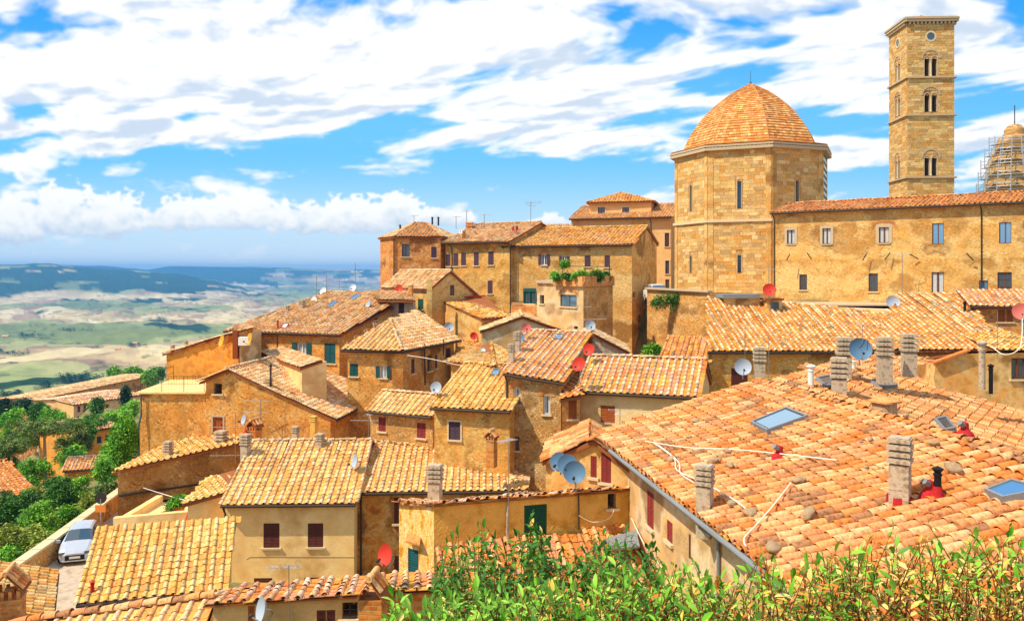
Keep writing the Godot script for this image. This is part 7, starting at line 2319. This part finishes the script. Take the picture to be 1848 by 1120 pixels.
# ---------- dishes, aerials, cables, stones ----------
func details() -> void:
	var blue := sm(lin(92, 124, 148), 0.5); var grey := sm(lin(168, 176, 184), 0.5); var red := sm(lin(206, 62, 44), 0.55); var yel := sm(lin(226, 160, 52), 0.6); var white := sm(lin(226, 226, 222), 0.5); var pink := sm(lin(206, 110, 96), 0.6)
	var left := Vector3(-0.85, 0.3, 0.45); var right := Vector3(0.7, 0.3, 0.6)
	for q in [
		["blue grey satellite dish, rearmost of three on the ochre wall", 1009, 833, 28.2, 17, blue, Vector3(-0.5, 0.3, 0.8)],
		["blue grey satellite dish, middle one of three on the ochre wall", 1024, 838, 27.9, 18, blue, Vector3(-0.3, 0.3, 0.9)],
		["large blue grey satellite dish, foremost of three on the ochre wall", 1037, 852, 27.5, 20, blue, Vector3(-0.15, 0.25, 0.95)],
		["blue satellite dish between the louvred chimney stacks", 1553, 630, 35.5, 20, blue, Vector3(-0.1, 0.3, 0.95)],
		["pale blue satellite dish before the brown shutter", 1341, 662, 38.0, 15, grey, Vector3(-0.1, 0.3, 0.95)],
		["red satellite dish above the dormer of the long house", 1389, 523, 58.0, 11.5, red, Vector3(-0.2, 0.3, 0.9)],
		["grey satellite dish against the palace wall", 1612, 545, 59.0, 12, grey, Vector3(-0.1, 0.3, 0.95)],
		["faded red satellite dish on the brick corner house", 1844, 562, 53.0, 15, pink, Vector3(-0.4, 0.3, 0.9)],
		["red satellite dish, lower of two beside the pink tiled roof", 1045, 657, 45.5, 13, red, Vector3(-0.55, 0.3, 0.8)],
		["red satellite dish, upper of two beside the pink tiled roof", 1063, 631, 48.0, 11, red, Vector3(-0.45, 0.3, 0.8)],
		["grey satellite dish between two yellow roofs", 787, 699, 47.0, 10.5, grey, Vector3(-0.3, 0.3, 0.9)],
		["grey satellite dish seen edge on over the cream house roof", 641, 832, 44.8, 13, grey, Vector3(-0.9, 0.25, 0.5)],
		["big red satellite dish on a mast by the brick chimney", 696, 1001, 23.0, 19, red, Vector3(-0.7, 0.25, 0.75)],
		["grey satellite dish on the foreground house wall", 472, 1100, 22.0, 22, grey, Vector3(-0.85, 0.25, 0.55)],
		["red satellite dish seen edge on by the small brick chimney", 442, 786, 50.0, 13, red, Vector3(-0.9, 0.2, 0.4)],
		["pale satellite dish on the brown stone gable wall", 440, 757, 51.5, 10, grey, Vector3(-0.8, 0.3, 0.6)],
		["orange satellite dish on the small planted terrace", 341, 936, 43.0, 14, red, Vector3(-0.8, 0.3, 0.6)],
		["yellow satellite dish on the orange wall's top", 400, 615, 59.0, 11, yel, Vector3(-0.8, 0.25, 0.6)],
		["yellow satellite dish beside the air conditioner", 450, 612, 57.2, 11.5, yel, Vector3(-0.8, 0.25, 0.6)],
		["white satellite dish lower on the long roof's verge", 566, 544, 71.0, 9, white, Vector3(-0.6, 0.3, 0.7)],
		["white satellite dish by the aerials on the long roof", 583, 527, 74.0, 9, white, Vector3(-0.6, 0.3, 0.7)],
		["small white satellite dish at the long roof's ridge", 637, 519, 74.0, 6.5, white, Vector3(-0.4, 0.3, 0.8)],
		["grey satellite dish near the ridge end of the long roof", 665, 549, 67.5, 8.5, grey, Vector3(-0.8, 0.3, 0.5)],
		["small red satellite dish before the gabled house", 720, 521, 71.0, 7.5, red, Vector3(-0.3, 0.3, 0.9)],
		["grey satellite dish beside the lean-to house window", 810, 590, 68.0, 9, grey, Vector3(0.2, 0.35, 0.9)],
		["small red satellite dish on the beige lean-to wall", 855, 606, 66.5, 7, red, Vector3(0.2, 0.3, 0.9)],
		["pinkish satellite dish above the grey chimney stacks", 950, 591, 51.0, 8.5, pink, Vector3(0.1, 0.3, 0.95)],
		["blue grey satellite dish behind the grey chimney stacks", 937, 609, 50.5, 10, blue, Vector3(-0.2, 0.3, 0.9)],
		["grey satellite dish on the dark grey gable", 1065, 587, 54.0, 9.5, grey, Vector3(0.15, 0.3, 0.95)],
		["tiny red satellite dish on the yellow stone house roof", 930, 413, 82.0, 6, red, Vector3(-0.1, 0.3, 0.95)],
		["tiny white satellite dish by the brick chimneys", 833, 417, 86.0, 5, white, Vector3(-0.3, 0.3, 0.9)]]:
		dish(q[0], q[1], q[2], q[3], q[4], q[5], {face = q[6]})
	# aerials
	for q in [
		["tall aerial with side boom on the long roof", 571, 548, 497, 71.0, [[0.95, 2.0, 3.0, 7, 0.5]]],
		["aerial with short boom between the white dishes", 589, 534, 497, 73.0, [[0.62, 1.6, 3.0, 6, 0.5]]],
		["slim aerial with round box on the long roof ridge", 612, 532, 488, 74.0, [[0.6, 1.4, 0.3, 6, 0.6], [0.35, 0.8, 2.0, 4, 0.4]]],
		["tallest aerial with crossbar at the long roof ridge", 641, 528, 474, 75.0, [[0.7, 1.2, 0.2, 4, 0.5]]],
		["large rooftop aerial with rows of upright rods", 958, 412, 364, 84.0, [[0.97, 1.7, 0.1, 9, 0.5, 1], [0.85, 0.9, 0.1, 4, 0.3]]],
		["comb aerial over the brick chimneys", 842, 408, 380, 88.0, [[0.97, 1.6, 0.2, 7, 0.5]]],
		["comb aerial on the yellow stone house", 874, 412, 386, 88.0, [[0.95, 1.4, 0.2, 7, 0.5]]],
		["small aerial at the brick corner house eaves", 823, 410, 390, 92.0, [[0.95, 0.9, 0.2, 5, 0.4]]],
		["small aerial at the crown of the brick corner house roof", 747, 405, 388, 95.0, [[0.95, 0.9, 0.2, 5, 0.4]]],
		["aerial on a thin mast in front of the cream house shutters", 1119, 800, 737, 31.5, [[0.97, 1.3, 0.2, 5, 0.35], [0.85, 0.5, 2.0, 3, 0.3]]],
		["blue comb aerial on a mast over the foreground house", 521, 1108, 1018, 22.6, [[0.96, 0.9, 2.7, 7, 0.5], [0.93, 0.7, 3.2, 2, 0.2]]],
		["tall aerial with long boom before the stone house door", 424, 830, 745, 49.5, [[0.7, 1.9, 2.9, 6, 0.6], [0.1, 2.2, 2.9, 7, 0.8]]],
		["white loop aerial on the brown stone wall", 470, 755, 720, 52.0, [[0.9, 1.6, 3.1, 4, 0.5], [0.3, 1.6, 3.1, 4, 0.5]]],
		["thin rod mast standing on the brown stone wall", 514, 790, 733, 51.5, []],
		["aerial mast in front of the ochre wall", 918, 985, 790, 26.9, [[0.98, 0.8, 2.2, 8, 0.35]]],
		["comb aerial over the terrace house garden", 1060, 610, 530, 57.0, [[0.42, 2.0, 0.1, 8, 0.6], [0.7, 0.9, 1.2, 5, 0.4]]],
		["red mast aerial between chimneys and pale dish", 1388, 696, 604, 36.5, []],
		["comb aerial above the long house's eave", 1345, 640, 590, 46.0, [[0.97, 1.6, 3.0, 6, 0.5]]],
		["aerial with grey boom above the golden roof", 1557, 610, 585, 35.4, [[0.95, 1.2, 3.0, 8, 0.3]]],
		["aerial pole on the palace wall", 1629, 540, 456, 68.0, [[0.97, 1.0, 0.5, 3, 0.6]]],
		["aerial beside the red dish before the baptistery", 1388, 530, 478, 58.5, [[0.85, 1.0, 2.4, 6, 0.5]]],
		["red flagged mast aerial over the annex", 1801, 640, 560, 37.0, [[0.62, 1.2, 3.0, 3, 0.3]]],
		["aerial mast with white box on the grey stone house", 790, 760, 690, 47.2, []],
		["aerial on the lane edge house with spiky rods", 665, 800, 745, 48.5, [[0.75, 1.6, 3.0, 8, 0.5], [0.95, 0.6, 1.0, 4, 0.3]]]]:
		aerial(q[0], q[1], q[2], q[3], q[4], {booms = q[5], th = clampf(q[4] * 0.0004, 0.014, 0.03)})
	# cables on the big roof
	var n1h: Node3D = H.n1
	var up: Vector3 = n1h.get_meta("pn")
	var line := func(label: String, pts: Array, r: float, m: Material, lift := 0.24) -> void:
		var q := []
		for p in pts: q.append(on_roof(n1h, p[0], p[1]) + up * lift)
		cable(label, q, r, m)
	line.call("white cable crossing the big roof to the red cap", [[1168, 808], [1240, 820], [1320, 824], [1400, 832], [1515, 846]], 0.018, M.cable)
	line.call("white cable trailing past the eave chimney", [[1185, 812], [1220, 840], [1226, 862], [1262, 880], [1300, 900], [1330, 918], [1355, 938]], 0.018, M.cable)
	line.call("white cable curling down to the gutter", [[1432, 888], [1400, 930], [1370, 965], [1348, 990], [1352, 1004]], 0.018, M.cable)
	line.call("thin white cable doubled along the eave chimney", [[1192, 815], [1228, 846], [1232, 868], [1258, 886]], 0.014, M.cable)
	cable("thick pale cable slung between the hipped house and the lane roof", [P(735, 641, 54.5), P(780, 648, 53.0), P(842, 662, 52.0)], 0.02, M.cable)
	cable("white cable hanging over the annex wall", [P(1790, 625, 36.0), P(1815, 640, 35.0), P(1842, 625, 35.0), P(1846, 575, 38.0)], 0.02, M.cable)
	cable("cable running along the ochre wall to its meter box", [P(1045, 930, 27.9), P(1070, 942, 28.0), P(1100, 935, 28.1), P(1108, 920, 28.15)], 0.014, M.cable)
	cable("pale cable down the beige house wall", [P(1140, 935, 28.0), P(1165, 985, 26.0), P(1200, 1030, 24.0)], 0.016, M.cable)
	cable("thick double cable spanning the stone house front", [P(258, 880, 46.0), P(300, 893, 45.5), P(342, 905, 43.0)], 0.02, M.cable)
	cable("conduit line along the cream house front", [P(445, 1010, 41.5), P(450, 1006, 41.55), P(560, 1006, 41.6), P(640, 1006, 41.7)], 0.02, M.gutter)
	var k := 0
	for q in [[1258, 768, 0.34, "brown stone lying on the big roof above the crossing cable"], [1246, 798, 0.3, "grey stone near the cables on the big roof"], [1290, 843, 0.44, "largest brown stone behind the eave chimney"], [1217, 838, 0.4, "flat brown stone holding two cables near the eave"], [1320, 850, 0.3, "stone lying uphill of the eave chimney"], [1356, 740, 0.24, "small stone high on the big roof"], [1318, 824, 0.36, "stone on the long white cable"], [1445, 880, 0.4, "lichen yellow stone where the cable starts"], [1465, 942, 0.5, "pale quartz stone low on the big roof"], [1358, 938, 0.4, "stone at the cable end above the gutter"], [1326, 922, 0.36, "brown stone beside the dangling cable"], [1566, 855, 0.22, "dark little stone below the tall chimney"], [1556, 808, 0.2, "stone pair's smaller one in mid roof"], [1573, 803, 0.26, "stone pair's larger one in mid roof"], [1726, 860, 0.5, "mossy stone on a flat slab by the black flue"], [1400, 1005, 0.5, "grey mortar lump on the lowest tile rows"], [1688, 812, 0.34, "stone under the red vent hood"], [1631, 758, 0.36, "brown stone beside the stub chimney"]]:
		stone_on(n1h if q[1] > 765 or q[0] < 1500 else H.n2, q[3], q[0], q[1], q[2], k)
		k += 1
	# red vent hoods on the big roof
	for q in [[1409, 832, "little red vent hood on the white cable"], [1744, 792, "red vent hood near the upper tiles"], [1682, 902, "bright red vent hood beside the black flue"]]:
		var t := thing("vent_hood", q[2], "vent", on_roof(n1h, q[0], q[1]) + up * 0.12)
		var b := mb(); b.lathe(Vector3.ZERO, [[0.26, -0.1], [0.2, 0.04], [0.1, 0.14], [0.09, 0.3], [0, 0.34]], 10); put(t, "hood", b.mesh(), M.red_seal)
		b = mb(); b.lathe(Vector3(-0.06, 0.24, 0.04), [[0.07, 0], [0.07, 0.16], [0.0, 0.16]], 8, Vector3(-0.7, 0.5, 0.3).normalized()); put(t, "spout", b.mesh(), M.lead)
func _ready() -> void:
	rng.seed = 20240611
	nz.seed = 3
	nz.frequency = 0.02
	nz.fractal_octaves = 3
	# camera: level, with the lens shifted down so that verticals stay vertical
	var cam := Camera3D.new()
	cam.name = "camera"
	add_child(cam)
	var near := 0.1
	cam.set_frustum(2.0 * 560.0 / F * near, Vector2(0, -70.0 / F * near), near, 40000.0)
	cam.current = true
	# sky and air
	var we := WorldEnvironment.new()
	we.name = "environment"
	var env := Environment.new()
	env.background_mode = Environment.BG_SKY
	env.sky = make_sky()
	env.background_energy_multiplier = 0.79
	env.tonemap_mode = Environment.TONE_MAPPER_LINEAR
	env.tonemap_exposure = 1.45
	env.fog_enabled = true
	env.fog_density = 0.00013
	env.fog_light_color = Color(0.46, 0.76, 1.0)
	env.sdfgi_enabled = true
	env.ssao_enabled = true
	env.ssil_enabled = true
	we.environment = env
	add_child(we)
	var sun := DirectionalLight3D.new()
	sun.name = "sun"
	sun.light_energy = 1.2
	sun.light_color = Color(1.0, 0.955, 0.88)
	sun.light_angular_distance = 0.5
	sun.shadow_enabled = true
	add_child(sun)
	sun.look_at_from_position(sun_dir * 100.0, Vector3.ZERO, Vector3.UP)
	print("sky ", Time.get_ticks_msec())
	make_materials()
	make_tile_meshes()
	make_plants()
	for i in 3: G["rock%d" % i] = rock_mesh(i * 7 + 1)
	print("materials ", Time.get_ticks_msec())
	make_valley()
	make_ground()
	print("ground ", Time.get_ticks_msec())
	street()
	upper_town()
	print("upper ", Time.get_ticks_msec())
	near_houses()
	mid_houses()
	print("houses ", Time.get_ticks_msec())
	details()
	plants()
	print("done ", Time.get_ticks_msec())
